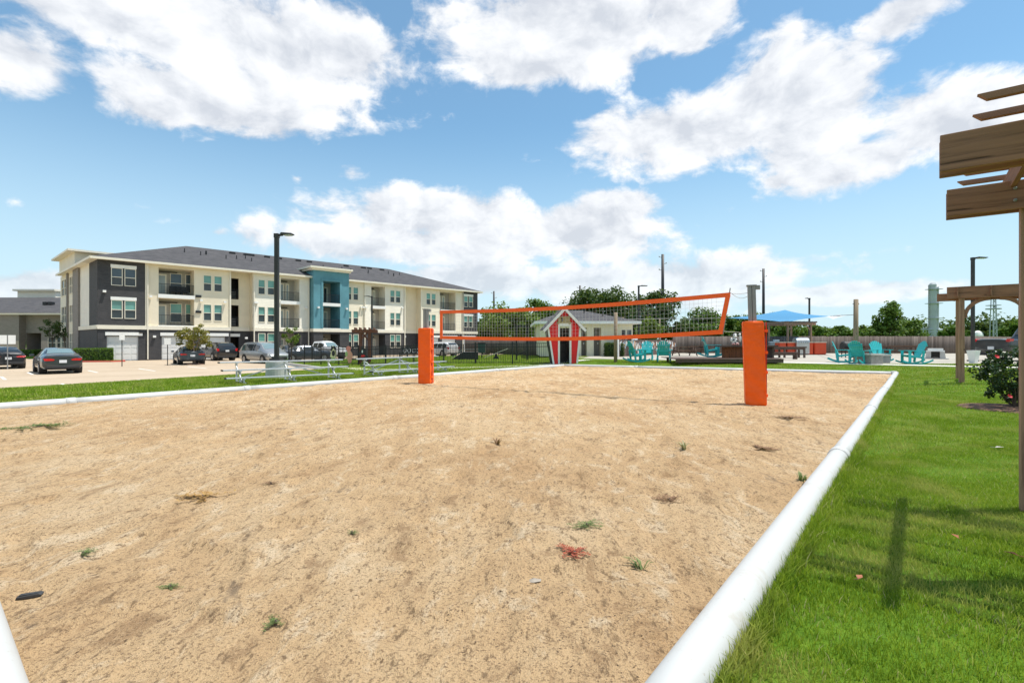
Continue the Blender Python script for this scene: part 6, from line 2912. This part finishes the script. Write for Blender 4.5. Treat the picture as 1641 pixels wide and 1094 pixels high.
def make_car(kind, paint, label, loc, rz, plate=True, glass='car_glass', rearglass=None, group=None):
    """car pointing along +x, centred on its footprint"""
    C = CARS[kind]
    L = C['L']
    t = thing('parked_car' if kind != 'pickup' else 'pickup_truck', label, 'car' if kind != 'pickup' else 'truck', loc, rz, group)
    keys = C['keys']

    def sec(x, q, side=1):
        """q 0..1: sill underside, flank, shoulder, top edge, centre line"""
        lo, sh, tp, wb, wt = lerp_keys(keys, x)
        cs = [(0, lo), (wb * .86, lo), (wb * .985, lo + .16), (wb, lo + (sh - lo) * .62), (wb * .975, sh), (wt + (wb - wt) * .10, sh + (tp - sh) * .80), (wt * .93, tp - .012), (wt * .5, tp + .012), (0, tp + .018)]
        qs = [0, .12, .2, .34, .5, .74, .82, .92, 1]
        for k in range(8):
            if q <= qs[k + 1]:
                f = (q - qs[k]) / (qs[k + 1] - qs[k])
                a, b = cs[k], cs[k + 1]
                return Vector((x - L / 2, side * (a[0] + (b[0] - a[0]) * f), a[1] + (b[1] - a[1]) * f))
        return Vector((x - L / 2, 0, tp))
    Q = [0, .12, .2, .27, .34, .42, .5, .58, .66, .74, .78, .82, .92, 1]
    xs_ = sorted(set([round(L * i / 44, 3) for i in range(45)] + [k[0] for k in keys]))
    vs, fs = [], []
    ring = [(q, 1) for q in Q] + [(q, -1) for q in reversed(Q[1:-1])]
    nr = len(ring)
    for x in xs_:
        for (q, s) in ring:
            vs.append(sec(x, q, s))
    for i in range(len(xs_) - 1):
        for j in range(nr):
            fs.append((i * nr + j, i * nr + (j + 1) % nr, (i + 1) * nr + (j + 1) % nr, (i + 1) * nr + j))
    fs.append(tuple(reversed(range(nr))))
    fs.append(tuple((len(xs_) - 1) * nr + j for j in range(nr)))
    m = MB()
    m._add(vs, [tuple(reversed(f)) for f in fs])
    body = m.build('body', paint, t, smooth=True)
    em = body.modifiers.new('edges', 'EDGE_SPLIT')
    em.split_angle = R(38)

    def patch(name, mat, f, nu, nv, off, par):
        """glass following the body: f(u,v) -> point; pushed outwards"""
        m = MB()
        P = [[f(i / nu, j / nv) for j in range(nv + 1)] for i in range(nu + 1)]
        vs, fs = [], []
        cen = Vector((P[nu // 2][nv // 2].x, 0, .7))
        for i in range(nu + 1):
            for j in range(nv + 1):
                du = P[min(i + 1, nu)][j] - P[max(i - 1, 0)][j]
                dv = P[i][min(j + 1, nv)] - P[i][max(j - 1, 0)]
                n = du.cross(dv)
                if n.length < 1e-8:
                    n = P[i][j] - cen
                n.normalize()
                if n.dot(P[i][j] - cen) < 0:
                    n = -n
                vs.append(P[i][j] + n * off)
        for i in range(nu):
            for j in range(nv):
                k = i * (nv + 1) + j
                fs.append((k, k + nv + 1, k + nv + 2, k + 1))
        m._add(vs, fs)
        return m.build(name, mat, par, smooth=True)
    for s in (1, -1):
        for (a, b, f) in C['side']:
            last = C['side'][-1]

            def fn(u, v, a=a, b=b, s=s, f=f):
                x = a + (b - a) * u
                return sec(x, .515 + .21 * v * 1.0, s)
            patch('side_window', glass, fn, 8, 3, .009, body)

    def cross(x0, x1, ymax):
        def fn(u, v):
            x = x0 + (x1 - x0) * u
            s = -1 + 2 * v
            sg = 1 if s >= 0 else -1
            q = 1 - abs(s) * (.165 if ymax else .2)
            return sec(x, q, sg)
        return fn
    patch('rear_window', rearglass or glass, cross(*C['rear'], True), 5, 10, .010, body)
    patch('windscreen', 'car_glass_light', cross(*C['wind'], True), 5, 10, .010, body)
    # tail lamps, head lamps, bumpers, plate
    zq, hh = C['tail']
    lo, sh, tp, wb, wt = lerp_keys(keys, .05)
    ztl = sh - .02 if kind != 'suv' else sh - .02
    for s in (1, -1):
        m = MB()
        w = .42 if kind in ('sedan', 'hatch') else .17
        y1 = wb * .97
        m.prism([(y1, ztl - hh * .5), (y1 + .07, ztl + hh * .5), (y1 - w * .6, ztl + hh * .5), (y1 - w, ztl + hh * .1), (y1 - w * .9, ztl - hh * .4)], -.015, .20, 0,
                Matrix.Translation((-L / 2 + .0, 0, 0)) @ Matrix(((0, 1, 0, 0), (s, 0, 0, 0), (0, 0, 1, 0), (0, 0, 0, 1))))
        m.build('tail_lamp', 'lamp_red', body)
        lo2, sh2, tp2, wb2, wt2 = lerp_keys(keys, L - .22)
        m = MB()
        m.bar((L / 2 - .34, s * wb2 * 1.02, sh2 - .02), (L / 2 - .02, s * wb2 * .62, sh2 - .10), .12, .14)
        m.build('head_lamp', 'lamp_clear', body)
        # door mirror
        xm = C['wind'][1] - .25 - L / 2
        lo3, sh3, tp3, wb3, wt3 = lerp_keys(keys, C['wind'][1] - .25)
        m = MB()
        m.cbox((xm, s * (wb3 + .10), sh3 + .10), .14, .2, .13)
        m.build('mirror', paint, body, bevel=.03)
        for k, (a, b, f) in enumerate(C['side'][-2:]):
            m = MB()
            p = sec(a + .12, .44, s)
            m.cbox((p.x, p.y + s * .01, p.z), .17, .03, .03)
            m.build('door_handle', paint, body)
    m = MB()
    m.box(-L / 2 - .015, -L / 2 + .25, -wb * .92, wb * .92, .30, .46)
    m.build('rear_bumper', 'car_black_plastic', body, bevel=.03)
    lo2, sh2, tp2, wb2, wt2 = lerp_keys(keys, L)
    m = MB()
    m.box(L / 2 - .25, L / 2 + .012, -wb2 * .8, wb2 * .8, .34, sh2 - .06)
    m.build('front_grille', 'car_black_plastic', body, bevel=.03)
    if plate:
        m = MB()
        zp = sh - .20 if kind != 'pickup' else .62
        m.box(-L / 2 - .03, -L / 2 + .08, -.16, .16, zp, zp + .16)
        m.build('number_plate', 'plate', body)
    r = C['r']
    for x in C['wheels']:
        _, _, _, wbx, _ = lerp_keys(keys, x)
        for s in (1, -1):
            X = x - L / 2
            yo = s * (wbx - .10)
            m = MB()
            M = Matrix.Translation((X, s * (wbx - .16), r + .02)) @ Matrix.Rotation(R(90), 4, 'X')
            m.lathe([(r + .07, -.165), (r + .07, .165)], 22, 0, M)
            m.build('wheel_arch', 'car_black_plastic', body)
            M = Matrix.Translation((X, yo, r)) @ Matrix.Rotation(R(90), 4, 'X')
            m = MB()
            m.lathe([(r * .62, -.115), (r * .94, -.115), (r, -.07), (r, .07), (r * .94, .115), (r * .62, .115)], 22, 0, M)
            wl = m.build('wheel', 'tyre', t)
            m = MB()
            m.lathe([(r * .63, -.122), (r * .63, .122)], 20, 0, M)
            m.build('rim', 'rim', wl)
            for k in range(5):
                a = 2 * math.pi * k / 5
                m = MB()
                m.bar((X + math.cos(a) * .03, yo + s * .122, r + math.sin(a) * .03), (X + math.cos(a) * r * .6, yo + s * .122, r + math.sin(a) * r * .6), .012, .045, 0, up=(-math.sin(a), 0, math.cos(a)))
                m.build('spoke', 'steel', wl)
    return t


aB = math.atan2(BD.y, BD.x)
p = gpt(101, 598.5, flat=PARK_Z) + BD * 2.45
make_car('sedan', 'car_charcoal', 'charcoal grey sedan with red tail lamps parked nose in near the hedge', p, aB, rearglass='car_glass_light')
p = gpt(8, 591, flat=PARK_Z) + BD * 2.3
make_car('hatch', 'car_dark', 'dark hatchback parked behind the twin sign plates', p, aB + R(4))
p = gpt(316, 583.5, flat=PARK_Z) + BD * 2.2
make_car('hatch', 'car_blue_grey', 'dark grey sedan parked behind the small yellowing tree', p, aB - R(8))
p = gpt(357, 577, flat=PARK_Z) + BD * 1.6
make_car('suv', 'car_dark', 'black boxy off-roader parked in front of the garages', p, aB + R(3))
p = gpt(424, 580.8, flat=PARK_Z)
make_car('van', 'car_silver', 'silver minivan parked beside the dog park fence', p, math.atan2(-.60, .80))
p = at_depth(518, 560, 54)
p.z = PARK_Z
make_car('pickup', 'car_white', 'white crew cab pickup behind the dog park fence', p, math.atan2(-.5, .87))
p = at_depth(490, 566, 47.5)
p.z = PARK_Z
make_car('sedan', 'car_blue_grey', 'dark sedan with red tail lamps behind the corner of the dog park fence', p, math.atan2(.62, .78))
p = at_depth(455, 560, 49)
p.z = PARK_Z
make_car('hatch', 'car_dark', 'black hatchback mostly hidden behind the silver minivan', p, aB)
p = at_depth(706, 556, 63)
p.z = PARK_Z
make_car('suv', 'car_white', 'white off-roader before the end garages of the apartment block', p, aB)
p = at_depth(795, 560, 72)
p.z = T(p.x, p.y) + .02
make_car('van', 'car_silver', 'silver van parked beyond the dog park below the trees', p, R(170))
p = at_depth(1618, 556, 32)
p.z = T(p.x, p.y)
make_car('pickup', 'car_charcoal', 'dark grey pickup with a red tail lamp behind the flowering bush', p + Vector((2.0, 0, 0)), R(4)).scale = (1.17,) * 3
# ------------------------------------------------------------------ trees and plants


def leaf_cloud(centres, radii, per, size, rng, flat=.75, droop=0.0, shade_up=True):
    """leaf-sized quads gathered in uneven clumps -> V, F, shade"""
    C = np.repeat(centres, per, axis=0)
    Rr = np.repeat(radii, per)
    n = len(C)
    d = rng.normal(0, 1, (n, 3))
    d /= np.linalg.norm(d, axis=1)[:, None]
    rad = rng.random(n) ** .42
    P = C + d * (rad * Rr)[:, None] * np.array([1, 1, flat])
    s = size * rng.uniform(.6, 1.35, n)
    nrm = d * .55 + rng.normal(0, .6, (n, 3)) + np.array([0, 0, .55])
    nrm /= np.linalg.norm(nrm, axis=1)[:, None]
    ref = rng.normal(0, 1, (n, 3))
    a = np.cross(nrm, ref)
    a /= np.linalg.norm(a, axis=1)[:, None]
    b = np.cross(nrm, a)
    a *= (s * .5)[:, None]
    b *= (s * .36)[:, None]
    V = np.stack([P - a, P - b * 1.0, P + a, P + b], 1).reshape(-1, 3)
    F = np.arange(n * 4).reshape(-1, 4)
    sh = np.clip(rng.normal(.45, .2, n), 0, 1)
    return V, F, np.repeat(sh, 4)


def make_tree(name, label, loc, H, W, leaf, seed, bark='bark', trunk_h=.3, trunk_r=.2, clumps=38, per=70, size=.3, group=None, shape='round', crown_bottom=None, rz=0.0, flat=.8):
    rng = np.random.default_rng(seed)
    t = thing(name, label, 'tree' if 'tree' in name or 'oak' in name else 'shrub', loc, rz, group)
    zb = H * trunk_h if crown_bottom is None else crown_bottom
    cz, rz_ = (H + zb) / 2, (H - zb) / 2
    cs, rs = [], []
    while len(cs) < clumps:
        d = rng.normal(0, 1, 3)
        d /= np.linalg.norm(d)
        rr = rng.random() ** .33
        lob = 1 + .22 * math.sin(3 * math.atan2(d[1], d[0]) + seed) + .12 * math.sin(7 * math.atan2(d[1], d[0]) + 2 * seed)
        p = np.array([d[0] * W / 2 * lob, d[1] * W / 2 * lob, d[2] * rz_]) * rr * .84
        if shape == 'vase':
            k = (p[2] / rz_ + 1) / 2
            p[:2] *= .35 + .85 * k
        elif shape == 'cone':
            k = (p[2] / rz_ + 1) / 2
            p[:2] *= 1.2 - .85 * k
        p[2] += cz
        cs.append(p)
        rs.append(min(W, H) * rng.uniform(.10, .2))
    cs, rs = np.array(cs), np.array(rs)
    V, F, S = leaf_cloud(cs, rs, per, size, rng, flat)
    link_mesh('crown', np_mesh('crown', V, F, leaf, attr=S), t)
    m = MB()
    top = np.array([rng.normal(0, W * .03), rng.normal(0, W * .03), cz])
    m.tube([(0, 0, -.2), (rng.normal(0, .03) * W * .3, 0, zb * .6), tuple(top * np.array([.6, .6, .75])), tuple(top)], [trunk_r * 1.25, trunk_r, trunk_r * .7, trunk_r * .35], 10)
    for k in rng.choice(len(cs), min(len(cs), 14), replace=False):
        st = np.array([0, 0, zb * rng.uniform(.7, 1.0)]) * .5 + top * .35
        e = cs[k]
        mid = st * .5 + e * .5 + np.array([0, 0, -.06 * H])
        m.tube([tuple(st), tuple(mid), tuple(e)], [trunk_r * .45, trunk_r * .28, trunk_r * .1], 6)
    m.build('trunk', bark, t, smooth=True)
    return t


def bg_tree(px, ptop, pw, D, label, leaf, seed, name='tree', base=0.0, **kw):
    """tree D metres away whose crown top is at row ptop and whose crown is pw columns wide"""
    x = (px - 820.5) / FPX * D
    H = CAM_H + (HOR - ptop) / FPX * D - base
    W = pw / FPX * D
    k = dict(trunk_h=.22, trunk_r=.018 * H + .05, clumps=54, per=105, size=max(.18, D * .0048))
    k.update(kw)
    return make_tree(name, label, (x, D, base), H, W, leaf, seed, group='trees beyond the buildings and fence', **k)


bg = [
    (800, 487, 70, 84, 'leafy light green tree next to the dark end of the apartment block', 'leaf_light', 1, {}),
    (778, 508, 40, 90, 'low green tree partly hidden by the apartment end wall', 'leaf_mid', 2, {}),
    (838, 489, 60, 80, 'yellowish green tree behind the left slope of the kennel gateway', 'leaf_light', 3, {}),
    (868, 476, 58, 100, 'taller open crowned tree behind the kennel gateway roof', 'leaf_mid', 4, dict(clumps=34)),
    (905, 484, 60, 110, 'dark tree filling the gap behind the kennel gateway', 'leaf_dark', 5, {}),
    (945, 459, 84, 92, 'large dark oak rising behind the pool house roof ridge', 'leaf_dark', 6, dict(clumps=64)),
    (990, 457, 78, 90, 'large dark oak with a domed crown behind the pool house', 'leaf_dark', 7, dict(clumps=64)),
    (1046, 459, 70, 80, 'large dark oak behind the tall utility pole', 'leaf_dark', 8, dict(clumps=64)),
    (1040, 505, 46, 60, 'young yellow green tree seen through the net beside the mural', 'leaf_light', 9, dict(clumps=26)),
    (1012, 500, 60, 96, 'dark spreading tree low behind the pool house gable', 'leaf_dark', 10, {}),
    (1090, 512, 50, 85, 'dark green shrubby tree behind the picnic tables', 'leaf_dark', 11, dict(trunk_h=.08)),
    (1128, 492, 66, 88, 'rounded green tree framed by the end of the net', 'leaf_mid', 12, dict(trunk_h=.1)),
    (1168, 500, 50, 90, 'green bushy tree between the net and the padded post', 'leaf_mid', 13, dict(trunk_h=.1)),
    (1208, 502, 54, 86, 'green bushy tree behind the tall padded post', 'leaf_mid', 14, dict(trunk_h=.08)),
    (1238, 497, 40, 84, 'green tree poking above the shade sail edge', 'leaf_mid', 15, dict(trunk_h=.1)),
    (1262, 516, 60, 78, 'dense green tree behind the kitchen pergola posts', 'leaf_mid', 16, dict(trunk_h=.05)),
    (1308, 519, 56, 80, 'dense green shrub behind the end of the orange kitchen', 'leaf_mid', 17, dict(trunk_h=.05)),
    (1345, 520, 56, 82, 'low green shrub behind the leaning back chair', 'leaf_mid', 18, dict(trunk_h=.05)),
    (1385, 517, 46, 84, 'olive green shrub behind the timber pole', 'leaf_light', 19, dict(trunk_h=.05)),
    (1427, 478, 54, 62, 'bright green tree with a ragged top above the fence', 'leaf_mid', 20, dict(trunk_h=.1, clumps=44, shape='cone')),
    (1458, 509, 44, 64, 'green shrub beside the ragged topped tree', 'leaf_mid', 21, dict(trunk_h=.05)),
    (1405, 510, 40, 63, 'green shrub on the pole side of the ragged topped tree', 'leaf_mid', 22, dict(trunk_h=.05)),
    (1478, 514, 40, 140, 'distant dark tree behind the process column', 'leaf_dark', 23, dict(trunk_h=.1)),
    (1528, 518, 34, 110, 'distant green tree beside the pipe rack', 'leaf_mid', 24, dict(trunk_h=.1)),
    (1565, 514, 44, 150, 'distant dark tree behind the storage tank', 'leaf_dark', 25, dict(trunk_h=.1)),
    (1600, 512, 50, 150, 'distant dark tree behind the lattice mast', 'leaf_dark', 26, dict(trunk_h=.1)),
    (1632, 508, 54, 130, 'green tree above the cab of the dark pickup', 'leaf_mid', 27, dict(trunk_h=.1)),
    (1685, 500, 70, 130, 'green tree beyond the timber pergola post', 'leaf_mid', 28, dict(trunk_h=.1)),
    (640, 505, 60, 190, 'far tree standing behind the apartment block', 'leaf_dark', 29, {}),
]
for (px, top, w, D, lab, leaf, sd, kw) in bg:
    bg_tree(px, top, w * 1.12, D, lab, leaf, sd, **kw)

# distant belt of woodland closing the horizon
rng = np.random.default_rng(77)
cs, rs = [], []
for k in range(900):
    a = rng.uniform(-1.05, 1.2)
    D = rng.uniform(170, 260)
    hgt = 7.0 + 2.0 * math.sin(a * 9) + 1.4 * math.sin(a * 23 + 1)
    cs.append((math.tan(a * .85) * D, D, rng.uniform(.5, 1) * hgt if rng.random() < .7 else rng.uniform(.5, hgt)))
    rs.append(rng.uniform(2.0, 3.6))
V, F, S = leaf_cloud(np.array(cs), np.array(rs), 46, 1.3, rng, .8)
o = stuff(link_mesh('far_woodland', np_mesh('far_woodland', V, F, 'leaf_dark', attr=S)))
tag(o, 'distant belt of dark woodland along the horizon', 'woodland')

# crape myrtle in the lot
p = gpt(311, 583.5, flat=PARK_Z)
H = (583.5 - 511) / FPX * p.y
mt = thing('myrtle_tree', 'small yellowing tree with a spreading crown in the parking lot', 'tree', p, 0.0)
rng = np.random.default_rng(5)
cs, rs = [], []
for k in range(60):
    d = rng.normal(0, 1, 3)
    d /= np.linalg.norm(d)
    q = d * rng.random() ** .4
    cs.append((q[0] * 1.45, q[1] * 1.3, H * .63 + q[2] * H * .30 - .12 * abs(q[0])))
    rs.append(rng.uniform(.2, .42))
V, F, S = leaf_cloud(np.array(cs), np.array(rs), 60, .13, rng, .6)
link_mesh('crown', np_mesh('crown', V, F, 'leaf_myrtle', attr=S), mt)
m = MB()
for k in range(5):
    a = k * 1.3
    m.tube([(.05 * math.cos(a), .05 * math.sin(a), -.1), (.12 * math.cos(a), .12 * math.sin(a), H * .28), (.5 * math.cos(a), .5 * math.sin(a), H * .6), (.95 * math.cos(a), .9 * math.sin(a), H * .78)], [.05, .045, .03, .012], 7)
m.build('trunk', 'bark_pale', mt, smooth=True)
m = MB()
m.lathe([(.75, -.02), (.7, .05), (.3, .09)], 20)
m.build('mulch_ring', 'mulch', mt)

# small ornamental tree by the minivan, hedges and shrubs near the buildings
pz = at_depth(467, 562, 45)
make_tree('sapling_tree', 'thin young tree between the silver minivan and the fence', (pz.x, pz.y, PARK_Z), 3.4, 1.6, 'leaf_light', 41, trunk_h=.35, trunk_r=.05, clumps=16, per=60, size=.13)
for (px, lab, sd) in ((84, 'thin dark tree before the clubhouse window', 42), (104, 'thin dark tree at the corner of the apartment side wall', 43)):
    q = at_depth(px, 560, 57)
    make_tree('sapling_tree', lab, (q.x, q.y, PARK_Z), 4.4, 2.4, 'leaf_dark', sd, trunk_h=.45, trunk_r=.06, clumps=16, per=60, size=.16)


def hedge(name, label, loc, rz, L, W, H, leaf, seed, size=.09, n=5000):
    rng = np.random.default_rng(seed)
    t = thing(name, label, 'hedge', loc, rz)
    face = rng.random((n, 3))
    P = np.column_stack([(face[:, 0] - .5) * L, (face[:, 1] - .5) * W, face[:, 2] * H])
    k = rng.integers(0, 5, n)
    P[k == 0, 2] = H
    P[k == 1, 1] = -W / 2
    P[k == 2, 1] = W / 2
    P[k == 3, 0] = -L / 2
    P[k == 4, 0] = L / 2
    P += rng.normal(0, .035, P.shape)
    V, F, S = leaf_cloud(P, np.full(n, .04), 1, size, rng)
    link_mesh('foliage', np_mesh('foliage', V, F, leaf, attr=S), t)
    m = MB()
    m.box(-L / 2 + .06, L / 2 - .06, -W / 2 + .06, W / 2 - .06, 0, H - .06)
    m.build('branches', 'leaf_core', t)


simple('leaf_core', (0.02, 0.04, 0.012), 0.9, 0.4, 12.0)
q = gpt(150, 579, flat=PARK_Z)
hedge('clipped_hedge', 'clipped dark green hedge in front of the dark brick corner', (q.x, q.y, PARK_Z + .12), R(45), 2.6, 1.2, 1.05, 'leaf_mid', 51, n=6000)
q2 = at_depth(984, 571, 41)
hedge('clipped_shrub', 'clipped round dark shrub beside the pool house door', (q2.x, q2.y, T(q2.x, q2.y)), 0, 1.3, 1.2, 1.05, 'leaf_dark', 52, n=3500)
for (px, D, lab, sd) in ((45, 60, 'low clipped shrubs before the clubhouse entry', 53), (74, 61, 'low clipped shrubs under the clubhouse window', 54)):
    q3 = at_depth(px, 570, D)
    hedge('clipped_shrub', lab, (q3.x, q3.y, PARK_Z), 0, 2.0, .9, .8, 'leaf_mid', sd, n=2500)
# planted islands of the lot with red kerb
isl = [(q.x - 3.2, q.y - 1.6), (q.x + 2.0, q.y - .6), (q.x + 2.6, q.y + .2), (q.x + 1.6, q.y + 1.4), (q.x - 4, q.y + 2.2)]
m = MB()
m.slab(isl, PARK_Z - .1, PARK_Z + .12)
structure(m.build('planting_island', 'lawn'))
m = MB()
for a, b in zip(isl[:3], isl[1:4]):
    m.bar((a[0], a[1], PARK_Z + .06), (b[0], b[1], PARK_Z + .06), .16, .14)
structure(m.build('red_kerb', 'red_kerb'))
m = MB()
a = at_depth(55, 570, 55)
m.slab([(a.x - 14, a.y - 1.2), (a.x + 4, a.y - 1.2), (a.x + 5, a.y + 6), (a.x - 14, a.y + 6)], PARK_Z - .1, PARK_Z + .1)
structure(m.build('planting_island', 'lawn'))


# ---- flowering bush by the right hand pergola
def flower_bush():
    p = gpt(1622, 655)
    rng = np.random.default_rng(61)
    t = thing('flowering_bush', 'dark leaved bush with a few red flowers growing from a mulch bed', 'bush', p, 0.0)
    cs, rs = [], []
    for k in range(150):
        d = rng.normal(0, 1, 3)
        d /= np.linalg.norm(d)
        q = d * (.35 + .65 * rng.random() ** .6)
        cs.append((q[0] * .78 + .12, q[1] * .75, .72 + q[2] * .56))
        rs.append(rng.uniform(.06, .13))
    V, F, S = leaf_cloud(np.array(cs), np.array(rs), 42, .058, rng, .9)
    link_mesh('foliage', np_mesh('foliage', V, F, 'leaf_bush', attr=S), t)
    m = MB()
    for k in range(22):
        c = cs[k * 6]
        m.tube([(rng.normal(0, .04) + .1, rng.normal(0, .04), -.05), (c[0] * .5 + .05, c[1] * .5, c[2] * .55), c], [.014, .011, .004], 6)
    m.build('stems', 'bark', t)
    for (dx, dz, dy) in ((-.62, 1.1, -.3), (-.60, .32, -.55), (-.15, .5, -.72), (.2, .95, -.6), (-.35, .85, -.5), (.5, 1.2, -.2)):
        m = MB()
        for k in range(7):
            a = k * 2 * math.pi / 7
            M = Matrix.Translation((dx, dy, dz)) @ Matrix.Rotation(R(55), 4, 'X') @ Matrix.Rotation(a, 4, 'Z') @ Matrix.Rotation(R(-35), 4, 'Y')
            m._add([(0, 0, 0), (.03, -.022, .004), (.06, 0, .0), (.03, .022, .004)], [(0, 1, 2, 3)], 0, M)
        m.build('flower', 'petal_red', t)
    m = MB()
    prof = [(.95, -.02), (.85, .03), (.4, .07)]
    m.lathe(prof, 26)
    m.build('mulch_bed', 'mulch', t)


flower_bush()


# ---- weeds and scraps on the sand
def weed(px, py, kind, mat, size, label, seed):
    p = gpt(px, py, flat=.035)
    p.z = float(sand_h(np.array([p.x]), np.array([p.y]))[0])
    rng = np.random.default_rng(seed)
    t = thing('weed', label, 'weed', p, rng.uniform(0, 6))
    V, F, S = [], [], []
    if kind == 'tuft':
        for k in range(15):
            a = rng.uniform(0, 6.28)
            h = size * rng.uniform(.5, 1.1)
            l = h * rng.uniform(.5, 1.5)
            w = .004 + .0006 * p.y
            b = np.array([rng.normal(0, .015), rng.normal(0, .015), 0])
            d = np.array([math.cos(a), math.sin(a), 0])
            s = np.array([-d[1], d[0], 0]) * w
            k0 = len(V)
            V += [b - s, b + s, b + d * l * .5 + s + [0, 0, h * .7], b + d * l * .5 - s + [0, 0, h * .7], b + d * l + [0, 0, h * .8], b + d * l + s * .2 + [0, 0, h * .8]]
            F += [(k0, k0 + 1, k0 + 2, k0 + 3), (k0 + 3, k0 + 2, k0 + 5, k0 + 4)]
            S += [rng.random()] * 6
    else:
        # prostrate mat: runners carrying pairs of little leaves
        for r in range(13):
            a = rng.uniform(0, 6.28)
            L = size * 1.75 * rng.uniform(.35, 1.0)
            bend = rng.normal(0, .8)
            for k in range(12):
                f = (k + 1) / 12
                aa = a + bend * f
                c = np.array([math.cos(aa) * L * f, math.sin(aa) * L * f, .008 + .012 * rng.random()])
                for s in (-1, 1):
                    la = aa + s * 1.1
                    ll = size * .19 * rng.uniform(.6, 1.2)
                    d = np.array([math.cos(la), math.sin(la), rng.uniform(-.1, .5)]) * ll
                    n = np.array([-math.sin(la), math.cos(la), 0]) * ll * .32
                    k0 = len(V)
                    V += [c, c + d * .5 - n, c + d, c + d * .5 + n]
                    F += [(k0, k0 + 1, k0 + 2, k0 + 3)]
                    S += [rng.random()] * 4
    V = np.array(V)
    link_mesh('leaves', np_mesh('leaves', V, np.array(F), mat, attr=np.array(S)), t)
    m = MB()
    m.lathe([(.012, -.02), (.010, .012), (.003, .025)], 6)
    m.build('root_crown', mat if False else 'bark', t)


W = [(1073, 798, 'mat', 'weed_brown', .11, 'low brown weed spreading on the sand nearest the coupled pipe'),
     (921, 888, 'mat', 'weed_red', .095, 'low red leaved weed spreading on the sand'),
     (940, 847, 'mat', 'weed_green', .085, 'dull green mat weed just beyond the red one'),
     (1026, 906, 'tuft', 'weed_green', .07, 'small green grass tuft beside the red weed'),
     (1095, 721, 'tuft', 'weed_pale', .14, 'pale dry grass tuft standing on the sand before the padded post'),
     (797, 709, 'tuft', 'weed_brown', .11, 'thin dead grass tuft in the middle of the court'),
     (325, 800, 'mat', 'weed_straw', .15, 'straw coloured dead clump on the bleacher half of the sand'),
     (442, 992, 'mat', 'weed_green', .05, 'small green weed below the straw coloured clump'),
     (273, 934, 'mat', 'weed_green', .048, 'tiny green weed between the grey scrap and the straw clump'),
     (133, 892, 'mat', 'weed_green', .055, 'small green weed near the dark plastic scrap'),
     (564, 859, 'mat', 'weed_green', .035, 'tiny green weed alone in the open sand'),
     (1222, 716, 'mat', 'weed_brown', .17, 'wide brown dead weed at the foot of the padded post'),
     (72, 684, 'mat', 'weed_green', .22, 'green weed patch on the sand near the bleacher side pipe'),
     (22, 688, 'mat', 'weed_green', .2, 'smaller green weed patch along the bleacher side pipe'),
     (1285, 775, 'tuft', 'weed_green', .09, 'green grass tuft growing against the lawn side pipe'),
     (1270, 671, 'mat', 'weed_brown', .2, 'brown dead weed between the padded post and the lawn side pipe'),
     (434, 779, 'mat', 'weed_brown', .06, 'tiny brown weed right of the straw coloured clump')]
for i, (px, py, k, m_, s, lab) in enumerate(W):
    weed(px, py, k, m_, s, lab, 100 + i)

p = gpt(47, 946, flat=.045)
p.z = float(sand_h(np.array([p.x]), np.array([p.y]))[0]) + .004
t = thing('plastic_scrap', 'flat black plastic scrap lying on the sand near the end pipe', 'scrap', p, R(25))
m = MB()
m.prism([(-.055, 0), (.05, .0), (.06, .012), (.045, .02), (-.05, .016)], -.02, .02)
m.build('shell', 'litter_black', t, bevel=.003)
m = MB()
m.box(-.04, .04, -.012, .012, .016, .022)
m.build('ridge', 'litter_black', t)
p = gpt(855, 925, flat=.042)
p.z = float(sand_h(np.array([p.x]), np.array([p.y]))[0])
simple('flake_stone', (0.30, 0.26, 0.21), 0.8, 0.2, 20.0)
t = thing('pale_stone', 'flat pale stone flake on the sand left of the red weed', 'stone', p, R(10))
m = MB()
m._add([(-.045, -.012, 0), (-.01, -.03, .004), (.04, -.018, .002), (.05, .012, 0), (.01, .028, .003), (-.03, .02, 0), (0, 0, .014)], [(0, 1, 6), (1, 2, 6), (2, 3, 6), (3, 4, 6), (4, 5, 6), (5, 0, 6)])
m.build('flake', 'flake_stone', t)

# fallen leaves on the lawn
for i, (px, py, lab, mt_) in enumerate(((1602, 721, 'pale fallen leaf lying on the lawn near the pergola post', 'litter_grey'), (1378, 935, 'brown fallen leaf on the shaded lawn close to the pipe', 'tile_rust'), (1530, 867, 'brown fallen leaf among the pergola shadows', 'tile_rust'), (1620, 896, 'reddish fallen leaf near the pergola post shadow', 'tile_rust'))):
    p = gpt(px, py)
    t = thing('fallen_leaf', lab, 'leaf', (p.x, p.y, p.z + .04), R(40 * i))
    m = MB()
    k = 1.6 if i == 0 else 1.0
    m._add([(-.04 * k, 0, 0), (-.01, -.018 * k, .01), (.04 * k, 0, .004), (-.01, .018 * k, .012)], [(0, 1, 2, 3)])
    m.build('blade', mt_, t)
    m = MB()
    m.tube([(-.04 * k, 0, 0), (-.07 * k, .01, .006)], .002, 5)
    m.build('stalk', mt_, t)
